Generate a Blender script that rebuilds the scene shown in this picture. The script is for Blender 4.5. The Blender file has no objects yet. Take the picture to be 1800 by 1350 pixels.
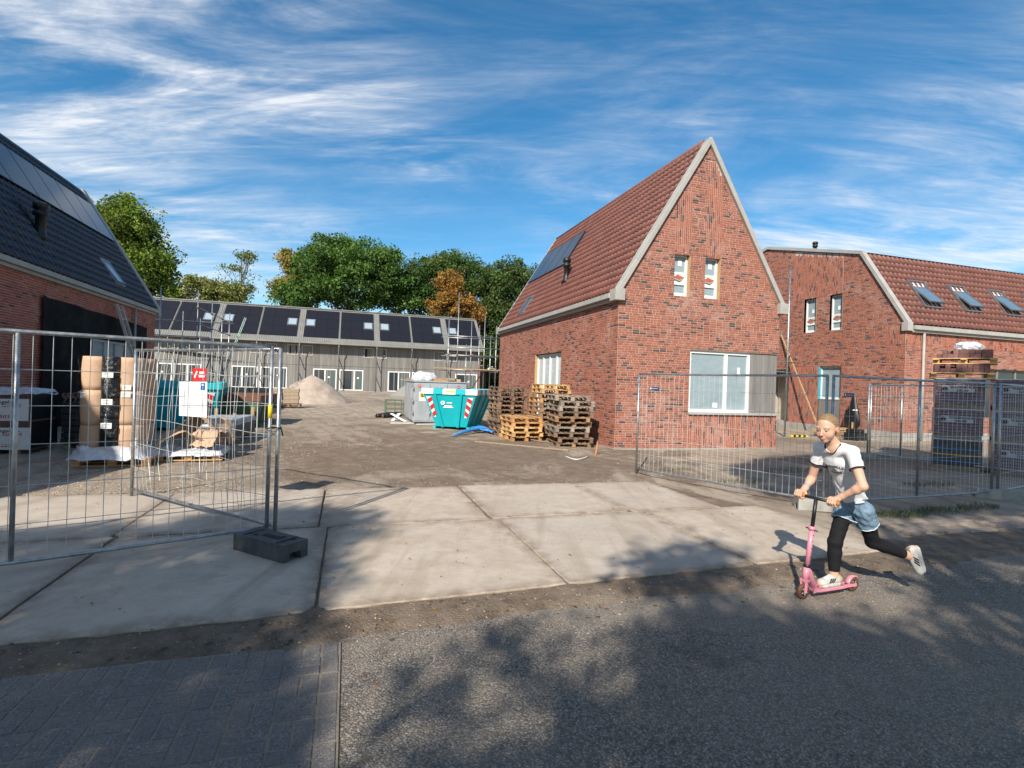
import bpy, bmesh, math, random
import numpy as np
from mathutils import Vector, Matrix, Euler
from mathutils.bvhtree import BVHTree

rnd = random.Random(7)
R = math.radians
scene = bpy.context.scene
col = scene.collection

# ------------------------------------------------------------------ camera
CAM_H = 1.73
YAW = R(17.1)                       # the whole building site is laid out on one grid
cam_d = bpy.data.cameras.new('camera'); cam = bpy.data.objects.new('camera', cam_d)
col.objects.link(cam); scene.camera = cam
cam_d.sensor_width = 36.0; cam_d.lens = 940.0/1800.0*36.0
cam_d.clip_start = 0.05; cam_d.clip_end = 2000
cam.matrix_world = Matrix.Translation((0, 0, CAM_H)) @ Matrix.Rotation(R(90-0.08), 4, 'X') @ Matrix.Rotation(R(1.89), 4, 'Z')

# ------------------------------------------------------------------ sky, sun, exposure
SUN_EL, SUN_AZ = R(35.0), R(18.5)   # shadows fall towards +Y, SUN_AZ to the right of it
to_sun = Vector((-math.sin(SUN_AZ)*math.cos(SUN_EL), -math.cos(SUN_AZ)*math.cos(SUN_EL), math.sin(SUN_EL)))
world = bpy.data.worlds.new('World'); scene.world = world; world.use_nodes = True
wt = world.node_tree; wt.nodes.clear()
def WN(t, **k):
    n = wt.nodes.new(t)
    for a, b in k.items(): setattr(n, a, b)
    return n
def wmath(op, a, b=None):
    n = WN('ShaderNodeMath', operation=op)
    for i, x in enumerate((a, b)):
        if x is None: continue
        if isinstance(x, (int, float)): n.inputs[i].default_value = x
        else: wt.links.new(x, n.inputs[i])
    return n.outputs[0]
sky = WN('ShaderNodeTexSky', sky_type='NISHITA', sun_disc=False)
sky.sun_elevation = SUN_EL
sky.sun_rotation = math.atan2(to_sun.x, to_sun.y)
sky.air_density = 1.0; sky.dust_density = 0.12; sky.ozone_density = 2.6; sky.altitude = 0
hsv = WN('ShaderNodeHueSaturation'); hsv.inputs['Hue'].default_value = 0.492; hsv.inputs['Saturation'].default_value = 1.33; hsv.inputs['Value'].default_value = 1.42
wt.links.new(sky.outputs[0], hsv.inputs['Color'])
tc = WN('ShaderNodeTexCoord'); sep = WN('ShaderNodeSeparateXYZ'); wt.links.new(tc.outputs['Generated'], sep.inputs[0])
# cirrus on a flat layer overhead: direction / height
zz = wmath('ADD', wmath('MAXIMUM', sep.outputs[2], 0.0), 0.16)
px_ = wmath('DIVIDE', sep.outputs[0], zz); py_ = wmath('DIVIDE', sep.outputs[1], zz)
cmb = WN('ShaderNodeCombineXYZ'); wt.links.new(px_, cmb.inputs[0]); wt.links.new(py_, cmb.inputs[1])
def wnoise(vec, scale, detail, rough, dist, mscale, rot, loc=(0, 0, 0)):
    m = WN('ShaderNodeMapping'); m.inputs['Scale'].default_value = mscale
    m.inputs['Rotation'].default_value = (0, 0, rot); m.inputs['Location'].default_value = loc
    wt.links.new(vec, m.inputs[0])
    n = WN('ShaderNodeTexNoise', noise_dimensions='3D'); n.inputs['Scale'].default_value = scale
    n.inputs['Detail'].default_value = detail; n.inputs['Roughness'].default_value = rough; n.inputs['Distortion'].default_value = dist
    wt.links.new(m.outputs[0], n.inputs['Vector']); return n.outputs[0]
def wramp(x, a, b, lo=0.0, hi=1.0, interp='SMOOTHSTEP'):
    n = WN('ShaderNodeMapRange', interpolation_type=interp)
    n.inputs[1].default_value = a; n.inputs[2].default_value = b; n.inputs[3].default_value = lo; n.inputs[4].default_value = hi
    wt.links.new(x, n.inputs[0]); return n.outputs[0]
bank = wmath('ADD', wnoise(cmb.outputs[0], 0.55, 3.0, 0.55, 0.5, (1, 1, 1), R(20), (3.1, 0.4, 0)), wmath('MULTIPLY', px_, -0.030))
cover = wramp(bank, 0.33, 0.66)
streak = wnoise(cmb.outputs[0], 1.25, 10.0, 0.62, 1.3, (0.7, 1.7, 1), R(28), (1.2, 5.7, 0))
fan = wnoise(cmb.outputs[0], 1.7, 10.0, 0.64, 1.6, (0.55, 1.9, 1), R(-38), (4.2, 2.7, 1))
fine = wnoise(cmb.outputs[0], 5.5, 8.0, 0.68, 1.4, (0.5, 2.6, 1), R(12), (7.2, 1.7, 2))
s1 = wramp(streak, 0.36, 0.70); s2 = wramp(fan, 0.40, 0.74); s3 = wramp(fine, 0.30, 0.75, 0.55, 1.15)
dens = wmath('MULTIPLY', wmath('MULTIPLY', wmath('ADD', wmath('MULTIPLY', s1, 0.85), wmath('MULTIPLY', s2, 0.75)), s3), wmath('ADD', wmath('MULTIPLY', cover, 0.95), 0.10))
dens = wmath('MINIMUM', wmath('MULTIPLY', wmath('POWER', dens, 1.15), 1.0), 0.84)
cmix = WN('ShaderNodeMix', data_type='RGBA')
wt.links.new(dens, cmix.inputs[0]); wt.links.new(hsv.outputs[0], cmix.inputs[6]); cmix.inputs[7].default_value = (9.6, 9.8, 10.1, 1)
bg = WN('ShaderNodeBackground'); bg.inputs[1].default_value = 0.076
wo = WN('ShaderNodeOutputWorld'); wt.links.new(cmix.outputs[2], bg.inputs[0]); wt.links.new(bg.outputs[0], wo.inputs[0])

sun_d = bpy.data.lights.new('sun', 'SUN'); sun = bpy.data.objects.new('sun', sun_d); col.objects.link(sun)
sun_d.energy = 5.0; sun_d.angle = R(0.53); sun_d.color = (1.0, 0.92, 0.80)
sun.rotation_euler = to_sun.to_track_quat('Z', 'Y').to_euler(); sun.location = (-10, -20, 30)
vs = scene.view_settings; vs.view_transform = 'Standard'; vs.look = 'None'; vs.exposure = 0.46; vs.gamma = 1.0; vs.use_curve_mapping = False
scene.cycles.use_denoising = True
scene.cycles.max_bounces = 8; scene.cycles.transparent_max_bounces = 12

# ------------------------------------------------------------------ site frame
SITE = Matrix.Rotation(YAW, 4, 'Z')
def W(u, v, z=0.0): return SITE @ Vector((u, v, z))
CR = (cam.matrix_world.to_3x3())
def ray(x, y): return CR @ Vector(((x-900)/940.0, -(y-675)/940.0, -1.0))
def gpx(x, y, z=0.0):               # photo pixel -> point at height z (world)
    d = ray(x, y); t = (z-CAM_H)/d.z; return Vector((0, 0, CAM_H)) + d*t
def to_uv(p): q = SITE.inverted() @ Vector(p); return q.x, q.y, q.z
def ground_z(v):                    # the site rises a little towards the terrace
    t = min(max((v-28)/30.0, 0), 1); return 0.26*t*t*(3-2*t)

# ------------------------------------------------------------------ mesh building
class MB:
    def __init__(s): s.v = []; s.f = []; s.m = []; s.c = []
    def add(s, vs_, fs, mat=0, c=None):
        o = len(s.v); s.v += [tuple(p) for p in vs_]
        for f in fs: s.f.append(tuple(o+i for i in f)); s.m.append(mat); s.c.append(c)
    def box(s, c, d, rot=None, mat=0, col_=None, taper=1.0):
        x, y, z = d[0]/2, d[1]/2, d[2]/2
        p = [Vector((i*x*(taper if k > 0 else 1), j*y*(taper if k > 0 else 1), k*z)) for k in (-1, 1) for j in (-1, 1) for i in (-1, 1)]
        if rot is not None: p = [rot @ q for q in p]
        c = Vector(c)
        s.add([q+c for q in p], [(0, 2, 3, 1), (4, 5, 7, 6), (0, 1, 5, 4), (2, 6, 7, 3), (0, 4, 6, 2), (1, 3, 7, 5)], mat, col_)
    def bb(s, x0, x1, y0, y1, z0, z1, mat=0, col_=None):
        s.box(((x0+x1)/2, (y0+y1)/2, (z0+z1)/2), (abs(x1-x0), abs(y1-y0), abs(z1-z0)), None, mat, col_)
    def tube(s, pts, r, n=8, mat=0, col_=None, caps=True):
        pts = [Vector(p) for p in pts]; rs = r if isinstance(r, (list, tuple)) else [r]*len(pts)
        o = len(s.v); up = None
        for i, p in enumerate(pts):
            a = pts[max(i-1, 0)]; b = pts[min(i+1, len(pts)-1)]; t = (b-a).normalized()
            if up is None: up = Vector((0, 0, 1)) if abs(t.z) < 0.9 else Vector((1, 0, 0))
            x = t.cross(up).normalized(); y = x.cross(t).normalized(); up = y
            for k in range(n):
                an = 2*math.pi*k/n; s.v.append(tuple(p+(x*math.cos(an)+y*math.sin(an))*rs[i]))
        for i in range(len(pts)-1):
            for k in range(n):
                a = o+i*n+k; b = o+i*n+(k+1) % n; s.f.append((a, b, b+n, a+n)); s.m.append(mat); s.c.append(col_)
        if caps:
            s.f.append(tuple(o+k for k in range(n))[::-1]); s.m.append(mat); s.c.append(col_)
            s.f.append(tuple(o+(len(pts)-1)*n+k for k in range(n))); s.m.append(mat); s.c.append(col_)
    def prism(s, poly, d, mat=0, col_=None):     # poly: 3D points in a plane, extruded by vector d
        n = len(poly); d = Vector(d); p = [Vector(q) for q in poly]
        s.add(p+[q+d for q in p], [tuple(range(n))[::-1], tuple(range(n, 2*n))]+[(i, (i+1) % n, n+(i+1) % n, n+i) for i in range(n)], mat, col_)
    def lathe(s, prof, n=24, mat=0, col_=None, M=None, wob=None):
        o = len(s.v)
        for i, (r, z) in enumerate(prof):
            for k in range(n):
                a = 2*math.pi*k/n; rr = r*(wob(a, z) if wob else 1)
                p = Vector((rr*math.cos(a), rr*math.sin(a), z)); s.v.append(tuple(M @ p if M is not None else p))
        for i in range(len(prof)-1):
            for k in range(n):
                a = o+i*n+k; b = o+i*n+(k+1) % n; s.f.append((a, b, b+n, a+n)); s.m.append(mat); s.c.append(col_)
        s.f.append(tuple(o+k for k in range(n))[::-1]); s.m.append(mat); s.c.append(col_)
        s.f.append(tuple(o+(len(prof)-1)*n+k for k in range(n))); s.m.append(mat); s.c.append(col_)
    def mesh(s, name, mats, smooth=False, fix=True):
        me = bpy.data.meshes.new(name); me.from_pydata(s.v, [], s.f)
        for m in (mats if isinstance(mats, (list, tuple)) else [mats]): me.materials.append(m)
        me.polygons.foreach_set('material_index', s.m)
        if True:
            at = me.attributes.new('tone', 'FLOAT_COLOR', 'FACE')
            a = []
            for c in s.c: a += list(c)+[1.0] if c is not None else [1, 1, 1, 1]
            at.data.foreach_set('color', a)
        if smooth: me.polygons.foreach_set('use_smooth', [True]*len(me.polygons))
        if fix:
            b = bmesh.new(); b.from_mesh(me); bmesh.ops.recalc_face_normals(b, faces=b.faces); b.to_mesh(me); b.free()
        me.update(); return me
    def build(s, name, mats, parent=None, smooth=False, M=None, fix=True):
        return mobj(name, s.mesh(name, mats, smooth, fix), parent, M)
def mobj(name, me, parent=None, M=None):
    o = bpy.data.objects.new(name, me); col.objects.link(o)
    if parent is not None: o.parent = parent
    if M is not None: o.matrix_local = M
    return o
def tag(o, label=None, cat=None, group=None, kind=None):
    if label: o['label'] = label
    if cat: o['category'] = cat
    if group: o['group'] = group
    if kind: o['kind'] = kind
    return o
def thing(name, label, cat, M=None, group=None):
    o = bpy.data.objects.new(name, None); col.objects.link(o); o.empty_display_size = 0.2
    if M is not None: o.matrix_world = M
    return tag(o, label, cat, group)
def SM(u, v, z=0, rz=0): return Matrix.Translation(W(u, v, z)) @ Matrix.Rotation(YAW+rz, 4, 'Z')
def copy_tree(o, parent=None):
    c = o.copy(); col.objects.link(c); c.parent = parent
    for ch in [x for x in o.children]: copy_tree(ch, c)
    return c
def bevel(o, w=0.01, seg=2):
    m = o.modifiers.new('bevel', 'BEVEL'); m.width = w; m.segments = seg; m.limit_method = 'ANGLE'; m.angle_limit = R(40); return o
def text_mesh(s, size, align='CENTER', extrude=0.0, sx=1.0, bold=0.0):
    c = bpy.data.curves.new('txt', 'FONT'); c.body = s; c.size = size; c.align_x = align; c.align_y = 'CENTER'; c.extrude = extrude
    c.offset = bold; c.resolution_u = 3
    o = bpy.data.objects.new('txt', c); col.objects.link(o)
    bpy.context.view_layer.update()
    me = bpy.data.meshes.new_from_object(o.evaluated_get(bpy.context.evaluated_depsgraph_get()))
    bpy.data.objects.remove(o); bpy.data.curves.remove(c)
    if sx != 1.0: me.transform(Matrix.Scale(sx, 4, (1, 0, 0)))
    return me
def text_obj(name, s, size, mat, parent, M, **k):
    me = text_mesh(s, size, **k); me.materials.clear(); me.materials.append(mat); return mobj(name, me, parent, M)

# ------------------------------------------------------------------ materials
class NT:
    def __init__(s, name):
        s.m = bpy.data.materials.new(name); s.m.use_nodes = True; s.t = s.m.node_tree; s.t.nodes.clear()
        s.out = s.n('ShaderNodeOutputMaterial'); s.b = s.n('ShaderNodeBsdfPrincipled'); s.l(s.b.outputs[0], s.out.inputs[0])
        s.co = s.n('ShaderNodeTexCoord')
    def n(s, t, **k):
        x = s.t.nodes.new(t)
        for a, b in k.items(): setattr(x, a, b)
        return x
    def l(s, a, b): s.t.links.new(a, b)
    def put(s, sock, x):
        if hasattr(x, 'links') or isinstance(x, bpy.types.NodeSocket): s.l(x, sock)
        else: sock.default_value = x if not (isinstance(x, tuple) and len(x) == 3) else (*x, 1)
    def vec(s, src='Object', scale=(1, 1, 1), rot=(0, 0, 0)):
        m = s.n('ShaderNodeMapping'); m.inputs['Scale'].default_value = scale; m.inputs['Rotation'].default_value = rot
        if src == 'World': s.l(s.n('ShaderNodeNewGeometry').outputs['Position'], m.inputs[0])
        else: s.l(s.co.outputs[src], m.inputs[0])
        return m.outputs[0]
    def noise(s, scale, detail=3, rough=0.55, v=None, dist=0):
        x = s.n('ShaderNodeTexNoise'); x.inputs['Scale'].default_value = scale; x.inputs['Detail'].default_value = detail
        x.inputs['Roughness'].default_value = rough; x.inputs['Distortion'].default_value = dist
        s.l(v if v is not None else s.vec(), x.inputs['Vector']); return x.outputs[0]
    def voro(s, scale, v=None, feature='F1', out='Distance', rnd_=1.0):
        x = s.n('ShaderNodeTexVoronoi', feature=feature); x.inputs['Scale'].default_value = scale; x.inputs['Randomness'].default_value = rnd_
        s.l(v if v is not None else s.vec(), x.inputs['Vector']); return x.outputs[out]
    def wave(s, scale, dist, v=None, d='X', prof='SIN'):
        x = s.n('ShaderNodeTexWave', bands_direction=d, wave_profile=prof); x.inputs['Scale'].default_value = scale; x.inputs['Distortion'].default_value = dist
        s.l(v if v is not None else s.vec(), x.inputs['Vector']); return x.outputs['Fac']
    def rng(s, x, a, b, lo=0.0, hi=1.0):
        r = s.n('ShaderNodeMapRange'); r.inputs[1].default_value = a; r.inputs[2].default_value = b; r.inputs[3].default_value = lo; r.inputs[4].default_value = hi
        s.l(x, r.inputs[0]); return r.outputs[0]
    def math(s, op, a, b=0.0):
        x = s.n('ShaderNodeMath', operation=op); s.put(x.inputs[0], a); s.put(x.inputs[1], b); return x.outputs[0]
    def mix(s, f, a, b, mode='MIX'):
        x = s.n('ShaderNodeMix', data_type='RGBA', blend_type=mode); s.put(x.inputs[0], f); s.put(x.inputs[6], a); s.put(x.inputs[7], b); return x.outputs[2]
    def attr(s, name='tone'): return s.n('ShaderNodeAttribute', attribute_name=name).outputs['Color']
    def bump(s, h, strength=0.3, dist=0.01):
        x = s.n('ShaderNodeBump'); x.inputs['Strength'].default_value = strength; x.inputs['Distance'].default_value = dist
        s.l(h, x.inputs['Height']); s.l(x.outputs[0], s.b.inputs['Normal'])
    def fin(s, c=None, rough=0.6, metal=0.0, spec=None):
        if c is not None: s.put(s.b.inputs['Base Color'], c)
        s.put(s.b.inputs['Roughness'], rough); s.put(s.b.inputs['Metallic'], metal)
        if spec is not None: s.b.inputs['Specular IOR Level'].default_value = spec
        return s.m
def pm(name, c, rough=0.6, metal=0.0, var=0.25, scale=6.0, fine=60.0, bump=0.0, bdist=0.004, dirt=None, dirt_amt=0.35, src='Object', spec=None, tone=False, stretch=(1, 1, 1)):
    """plain procedural material: base colour with mottling, optional dirt patches and fine relief"""
    k = NT(name); v = k.vec(src, stretch)
    n1 = k.noise(scale, 4, 0.6, v); n2 = k.noise(fine, 2, 0.5, v)
    base = k.mix(1.0, c, k.attr(), 'MULTIPLY') if tone else c
    f = k.math('ADD', k.rng(n1, 0.25, 0.75, 1-var, 1+var*0.6), k.rng(n2, 0.3, 0.7, -var*0.3, var*0.3))
    sc = k.n('ShaderNodeCombineColor'); [k.l(f, sc.inputs[i]) for i in range(3)]
    cc = k.mix(1.0, base, sc.outputs[0], 'MULTIPLY')
    if dirt:
        d = k.rng(k.noise(scale*0.7, 6, 0.7, v), 0.48, 0.68, 0, dirt_amt); cc = k.mix(d, cc, dirt)
    if bump: k.bump(k.math('ADD', n2, k.math('MULTIPLY', n1, 0.6)), bump, bdist)
    rg = k.rng(n1, 0.3, 0.7, max(rough-0.1, 0.02), min(rough+0.1, 1.0))
    return k.fin(cc, rg, metal, spec)
def glassy(name, c, rough=0.05):
    k = NT(name); n = k.noise(1.5, 3); cc = k.mix(k.rng(n, 0.3, 0.7, 0, 0.5), c, tuple(x*0.6 for x in c)); k.b.inputs['IOR'].default_value = 1.5
    return k.fin(cc, rough)
def film(name, c=(0.8, 0.82, 0.85), trans=0.5, rough=0.25):
    k = NT(name); v = k.vec(); n = k.noise(9, 5, 0.6, v, 1.0)
    k.bump(n, 0.9, 0.03); k.fin(c, rough)
    tr = k.n('ShaderNodeBsdfTransparent'); mx = k.n('ShaderNodeMixShader')
    k.l(k.rng(n, 0.3, 0.7, trans-0.2, trans+0.2), mx.inputs[0]); k.l(k.b.outputs[0], mx.inputs[1]); k.l(tr.outputs[0], mx.inputs[2])
    k.l(mx.outputs[0], k.out.inputs[0]); return k.m

def brick_mat(name):
    k = NT(name); v = k.vec('World'); n1 = k.noise(0.9, 5, 0.65, v); n2 = k.noise(38, 4, 0.65, v); n3 = k.noise(7, 4, 0.6, v)
    c = k.mix(1.0, k.attr(), k.mix(k.rng(n2, 0.25, 0.75), (0.72, 0.7, 0.68), (1.22, 1.2, 1.18)), 'MULTIPLY')
    bwt = k.n('ShaderNodeRGBToBW'); k.l(k.attr(), bwt.inputs[0])
    lime = k.math('MULTIPLY', k.rng(bwt.outputs[0], 0.07, 0.16, 0.12, 1.0), k.math('MULTIPLY', k.rng(n1, 0.52, 0.72, 0, 1), k.rng(n3, 0.35, 0.65, 0.15, 0.75)))
    c = k.mix(k.math('MULTIPLY', lime, 0.5), c, (0.62, 0.54, 0.5))
    k.bump(n2, 0.5, 0.006); return k.fin(c, 0.82, spec=0.3)
M_brick = brick_mat('brick_clay')
M_mortar = pm('lime_mortar', (0.46, 0.40, 0.355), 0.95, var=0.25, scale=3, fine=70, bump=0.4, src='World')
M_stone = pm('grey_coping', (0.37, 0.36, 0.335), 0.7, var=0.15, scale=2.5, fine=40, bump=0.15, dirt=(0.22, 0.2, 0.17), dirt_amt=0.3)
M_tile_red = pm('red_clay_tile', (0.175, 0.068, 0.050), 0.5, var=0.22, scale=2.2, fine=50, bump=0.25, dirt=(0.1, 0.05, 0.045), dirt_amt=0.5, src='World', tone=True)
M_tile_blue = pm('blue_black_tile', (0.007, 0.021, 0.050), 0.38, var=0.3, scale=2.5, fine=50, bump=0.15, src='World', tone=True)
M_white = pm('white_paint', (0.78, 0.78, 0.76), 0.45, var=0.08, scale=4, fine=40)
M_whiteprint = pm('white_print', (0.8, 0.8, 0.78), 0.5, var=0.08, scale=9)
M_black = pm('black_plastic', (0.012, 0.012, 0.014), 0.45, var=0.3, scale=8, bump=0.1)
M_dark = pm('dark_interior', (0.02, 0.02, 0.022), 0.9, var=0.4, scale=3)
M_glass = glassy('window_glass', (0.035, 0.045, 0.055), 0.03)
M_glass_foil = pm('foil_covered_glass', (0.26, 0.33, 0.36), 0.22, var=0.12, scale=1.6, fine=14, bump=0.25, bdist=0.02, dirt=(0.36, 0.42, 0.45), dirt_amt=0.5, stretch=(1, 1, 2.5))
M_pv = glassy('solar_glass', (0.010, 0.012, 0.020), 0.14); M_pvdark = pm('matt_solar_sheet', (0.011, 0.012, 0.018), 0.5, var=0.2, spec=0.25); M_skyglass = pm('painted_sky_glass', (0.30, 0.37, 0.43), 0.12, var=0.15)  # M_skyglass: sky reflection painted in as a pale base colour
M_pvframe = pm('black_panel_frame', (0.015, 0.015, 0.017), 0.4, var=0.2)
M_galv = pm('galvanised_steel', (0.44, 0.46, 0.47), 0.42, 0.85, var=0.3, scale=14, fine=90, dirt=(0.2, 0.19, 0.17), dirt_amt=0.5)
M_wire = pm('galvanised_wire', (0.50, 0.53, 0.53), 0.5, 0.25, var=0.25, scale=14)
M_steel = pm('dull_steel', (0.35, 0.36, 0.36), 0.5, 0.7, var=0.3, scale=10, dirt=(0.22, 0.13, 0.08), dirt_amt=0.4)
M_rust = pm('rusty_coupler', (0.2, 0.09, 0.04), 0.8, 0.2, var=0.4, scale=12)
M_zinc = pm('zinc_pipe', (0.25, 0.26, 0.26), 0.5, 0.6, var=0.2, scale=3)
M_wood = pm('raw_timber', (0.46, 0.30, 0.15), 0.75, var=0.3, scale=5, fine=60, bump=0.3, stretch=(1, 8, 8))
M_pal = pm('pallet_wood', (1, 1, 1), 0.85, var=0.38, scale=4, fine=40, bump=0.5, tone=True, stretch=(1.2, 7, 7), dirt=(0.10, 0.085, 0.07), dirt_amt=0.45)
M_cladp = pm('grey_panel_cladding', (0.215, 0.198, 0.178), 0.8, var=0.22, scale=1.4, fine=12, bump=0.3, stretch=(14, 14, 0.5))
M_oldwood = pm('weathered_timber', (0.26, 0.20, 0.14), 0.85, var=0.35, scale=4, fine=40, bump=0.5, stretch=(1.2, 7, 7))
M_rearbrick = pm('plain_brick', (0.34, 0.115, 0.07), 0.85, var=0.25, scale=5, fine=30)
M_clad = pm('grey_timber_cladding', (0.20, 0.19, 0.178), 0.8, var=0.22, scale=1.4, fine=12, bump=0.3, tone=True, stretch=(4, 4, 0.5))
M_sheet = pm('grey_roof_sheet', (0.24, 0.235, 0.215), 0.5, 0.2, var=0.12, scale=1.2, fine=20)
M_conc = pm('cast_concrete', (0.34, 0.33, 0.30), 0.9, var=0.28, scale=5, fine=50, bump=0.5, dirt=(0.2, 0.17, 0.13), dirt_amt=0.6)
M_rubber = pm('recycled_block', (0.055, 0.06, 0.065), 0.7, var=0.35, scale=8, fine=60, bump=0.35, dirt=(0.13, 0.115, 0.1), dirt_amt=0.55)
M_teal = pm('teal_skip_paint', (0.0, 0.40, 0.46), 0.45, var=0.18, scale=2.2, fine=30, bump=0.12, bdist=0.01, dirt=(0.04, 0.24, 0.27), dirt_amt=0.5)
def skip_paint():
    k = NT('scuffed_teal_paint'); v = k.vec(); n = k.noise(2.2, 5, 0.65, v); f = k.noise(9, 6, 0.75, v, 0.6); c = k.mix(k.rng(n, 0.3, 0.7), (0.0, 0.36, 0.42), (0.0, 0.43, 0.49)); c = k.mix(k.rng(f, 0.60, 0.66, 0, 0.8), c, (0.03, 0.22, 0.24)); c = k.mix(k.rng(k.noise(5, 8, 0.8, v, 1.0), 0.64, 0.67, 0, 0.9), c, (0.19, 0.085, 0.04))
    sc_ = k.noise(1.0, 4, 0.7, k.vec('Object', (30, 30, 2.0)), 0.5); c = k.mix(k.rng(sc_, 0.66, 0.70, 0, 0.5), c, (0.35, 0.42, 0.42)); k.bump(k.math('ADD', n, k.math('MULTIPLY', f, 0.3)), 0.5, 0.03); return k.fin(c, 0.5)
M_teal = skip_paint()
M_greypaint = pm('grey_steel_paint', (0.33, 0.36, 0.39), 0.5, var=0.14, scale=2, fine=25, bump=0.1, dirt=(0.2, 0.19, 0.18), dirt_amt=0.45)
M_greenrust = pm('faded_green_paint', (0.10, 0.17, 0.10), 0.7, var=0.3, scale=3, fine=20, bump=0.3, dirt=(0.14, 0.07, 0.035), dirt_amt=0.85)
M_red = pm('red_paint', (0.55, 0.03, 0.035), 0.5, var=0.12)
M_blue = pm('blue_plastic', (0.05, 0.24, 0.60), 0.42, var=0.2, scale=6)
M_bluesign = pm('dark_blue_sign', (0.008, 0.05, 0.16), 0.4, var=0.2)
M_yellow = pm('yellow_print', (0.75, 0.52, 0.02), 0.5, var=0.1)
M_card = pm('brown_cardboard', (0.52, 0.34, 0.22), 0.75, var=0.12, scale=5, fine=60, bump=0.2, bdist=0.008)
M_film = film('clear_wrap_film'); M_filmthick = film('milky_wrap_film', (0.72, 0.74, 0.8), 0.25, 0.3)
M_green = pm('green_plastic', (0.05, 0.30, 0.09), 0.5, var=0.2)
# ================================================================== GROUND
def hash2(x, y, s=0):
    return (math.sin(x*127.1+y*311.7+s*74.7)*43758.5453) % 1.0
def vnoise(x, y, s=0):
    ix, iy = math.floor(x), math.floor(y); fx, fy = x-ix, y-iy
    fx = fx*fx*(3-2*fx); fy = fy*fy*(3-2*fy)
    a = hash2(ix, iy, s); b = hash2(ix+1, iy, s); c = hash2(ix, iy+1, s); d = hash2(ix+1, iy+1, s)
    return a+(b-a)*fx+(c-a)*fy+(a-b-c+d)*fx*fy
def fbm(x, y, s=0, o=4):
    t = 0; a = 0.5
    for i in range(o): t += a*vnoise(x, y, s+i); x *= 2.03; y *= 2.03; a *= 0.5
    return t
def grid_sheet(name, us, vs_, zf, mat, smooth=True):
    me = bpy.data.meshes.new(name); n = len(us)
    V_ = [tuple(W(u, v, zf(u, v))) for v in vs_ for u in us]
    F_ = [(j*n+i, j*n+i+1, (j+1)*n+i+1, (j+1)*n+i) for j in range(len(vs_)-1) for i in range(n-1)]
    me.from_pydata(V_, [], F_); me.materials.append(mat)
    if smooth: me.polygons.foreach_set('use_smooth', [True]*len(F_))
    return mobj(name, me)
def arange(a, b, s): return [a+i*s for i in range(int(round((b-a)/s))+1)]

def site_ground_mat():
    k = NT('sandy_site_ground'); v = k.vec('World')
    big = k.noise(0.16, 5, 0.6, v, 0.6); mid = k.noise(0.9, 6, 0.65, v, 0.4); fin_ = k.noise(14, 5, 0.7, v); gr = k.noise(70, 3, 0.7, v)
    c = k.mix(k.rng(mid, 0.35, 0.68), (0.36, 0.285, 0.215), (0.52, 0.44, 0.345))
    wet = k.rng(k.math('ADD', k.math('MULTIPLY', big, 0.6), k.math('MULTIPLY', mid, 0.4)), 0.485, 0.575)
    rut = k.rng(k.noise(1.0, 5, 0.65, k.vec('World', (2.6, 0.22, 1), (0, 0, -YAW-R(8))), 0.8), 0.50, 0.64)
    wet = k.math('MAXIMUM', wet, k.math('MULTIPLY', rut, 0.55))
    c = k.mix(k.math('MULTIPLY', wet, 0.82), c, (0.185, 0.138, 0.10))
    ctr = W(2.6, 12.8); vm = k.n('ShaderNodeVectorMath', operation='DISTANCE'); k.l(v, vm.inputs[0]); vm.inputs[1].default_value = ctr
    patch = k.noise(0.42, 9, 0.72, v, 0.9); soil = k.rng(k.math('ADD', vm.outputs['Value'], k.math('MULTIPLY', k.math('SUBTRACT', patch, 0.5), 26.0)), 3.6, 5.6, 1.0, 0.0)
    tn = k.noise(3.2, 7, 0.72, v, 0.5); soilc = k.mix(k.rng(tn, 0.35, 0.66), (0.145, 0.102, 0.07), (0.285, 0.215, 0.155)); c = k.mix(k.math('MULTIPLY', soil, 0.92), c, soilc)
    trk = k.wave(0.55, 5.5, k.vec('World', (1, 1, 1), (0, 0, -YAW-R(12)))); c = k.mix(k.math('MULTIPLY', k.rng(trk, 0.72, 0.95, 0, 0.5), k.rng(tn, 0.4, 0.6, 0.2, 1.0)), c, (0.16, 0.115, 0.08))
    pud = k.rng(k.noise(0.75, 3, 0.5, v, 0.3), 0.70, 0.73); c = k.mix(k.math('MULTIPLY', pud, 0.7), c, (0.09, 0.075, 0.06))
    stones = k.voro(19, v); sp = k.rng(stones, 0.10, 0.20, 1, 0)
    stones2 = k.voro(55, v); sp2 = k.rng(stones2, 0.12, 0.3, 1, 0)
    sel = k.rng(k.noise(3.0, 3, 0.6, v), 0.5, 0.62)
    c = k.mix(k.math('MULTIPLY', k.math('MULTIPLY', sp, sel), 0.7), c, (0.52, 0.46, 0.39))
    c = k.mix(k.math('MULTIPLY', sp2, 0.3), c, (0.5, 0.43, 0.35))
    c = k.mix(k.rng(fin_, 0.4, 0.8, 0, 0.40), c, (0.20, 0.15, 0.11), 'MIX')
    k.bump(k.math('ADD', k.math('ADD', fin_, gr), k.math('MULTIPLY', sp, 0.7)), 0.75, 0.03)
    return k.fin(c, k.rng(wet, 0, 1, 0.95, 0.72), spec=0.3)
M_ground = site_ground_mat()
def dirt_level(u, v):
    z = ground_z(v)+(fbm(u*0.5, v*0.5, 3)-0.47)*0.10+(fbm(u*1.9+fbm(u*0.4, v*0.4, 8)*3, v*0.8, 6)-0.47)*0.055
    near = min(max((v-8.6)/1.5, 0), 1)
    if v > 8.4: z = z*near+0.02*(1-near)
    if v < 8.65: z = -0.03
    if v < 9.4 and (u > 5.6 or u < -4.3): z = -0.01+(fbm(u*0.8, v*0.8, 5)-0.47)*0.06
    if v < 4.4: z = -0.05
    return z
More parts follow.
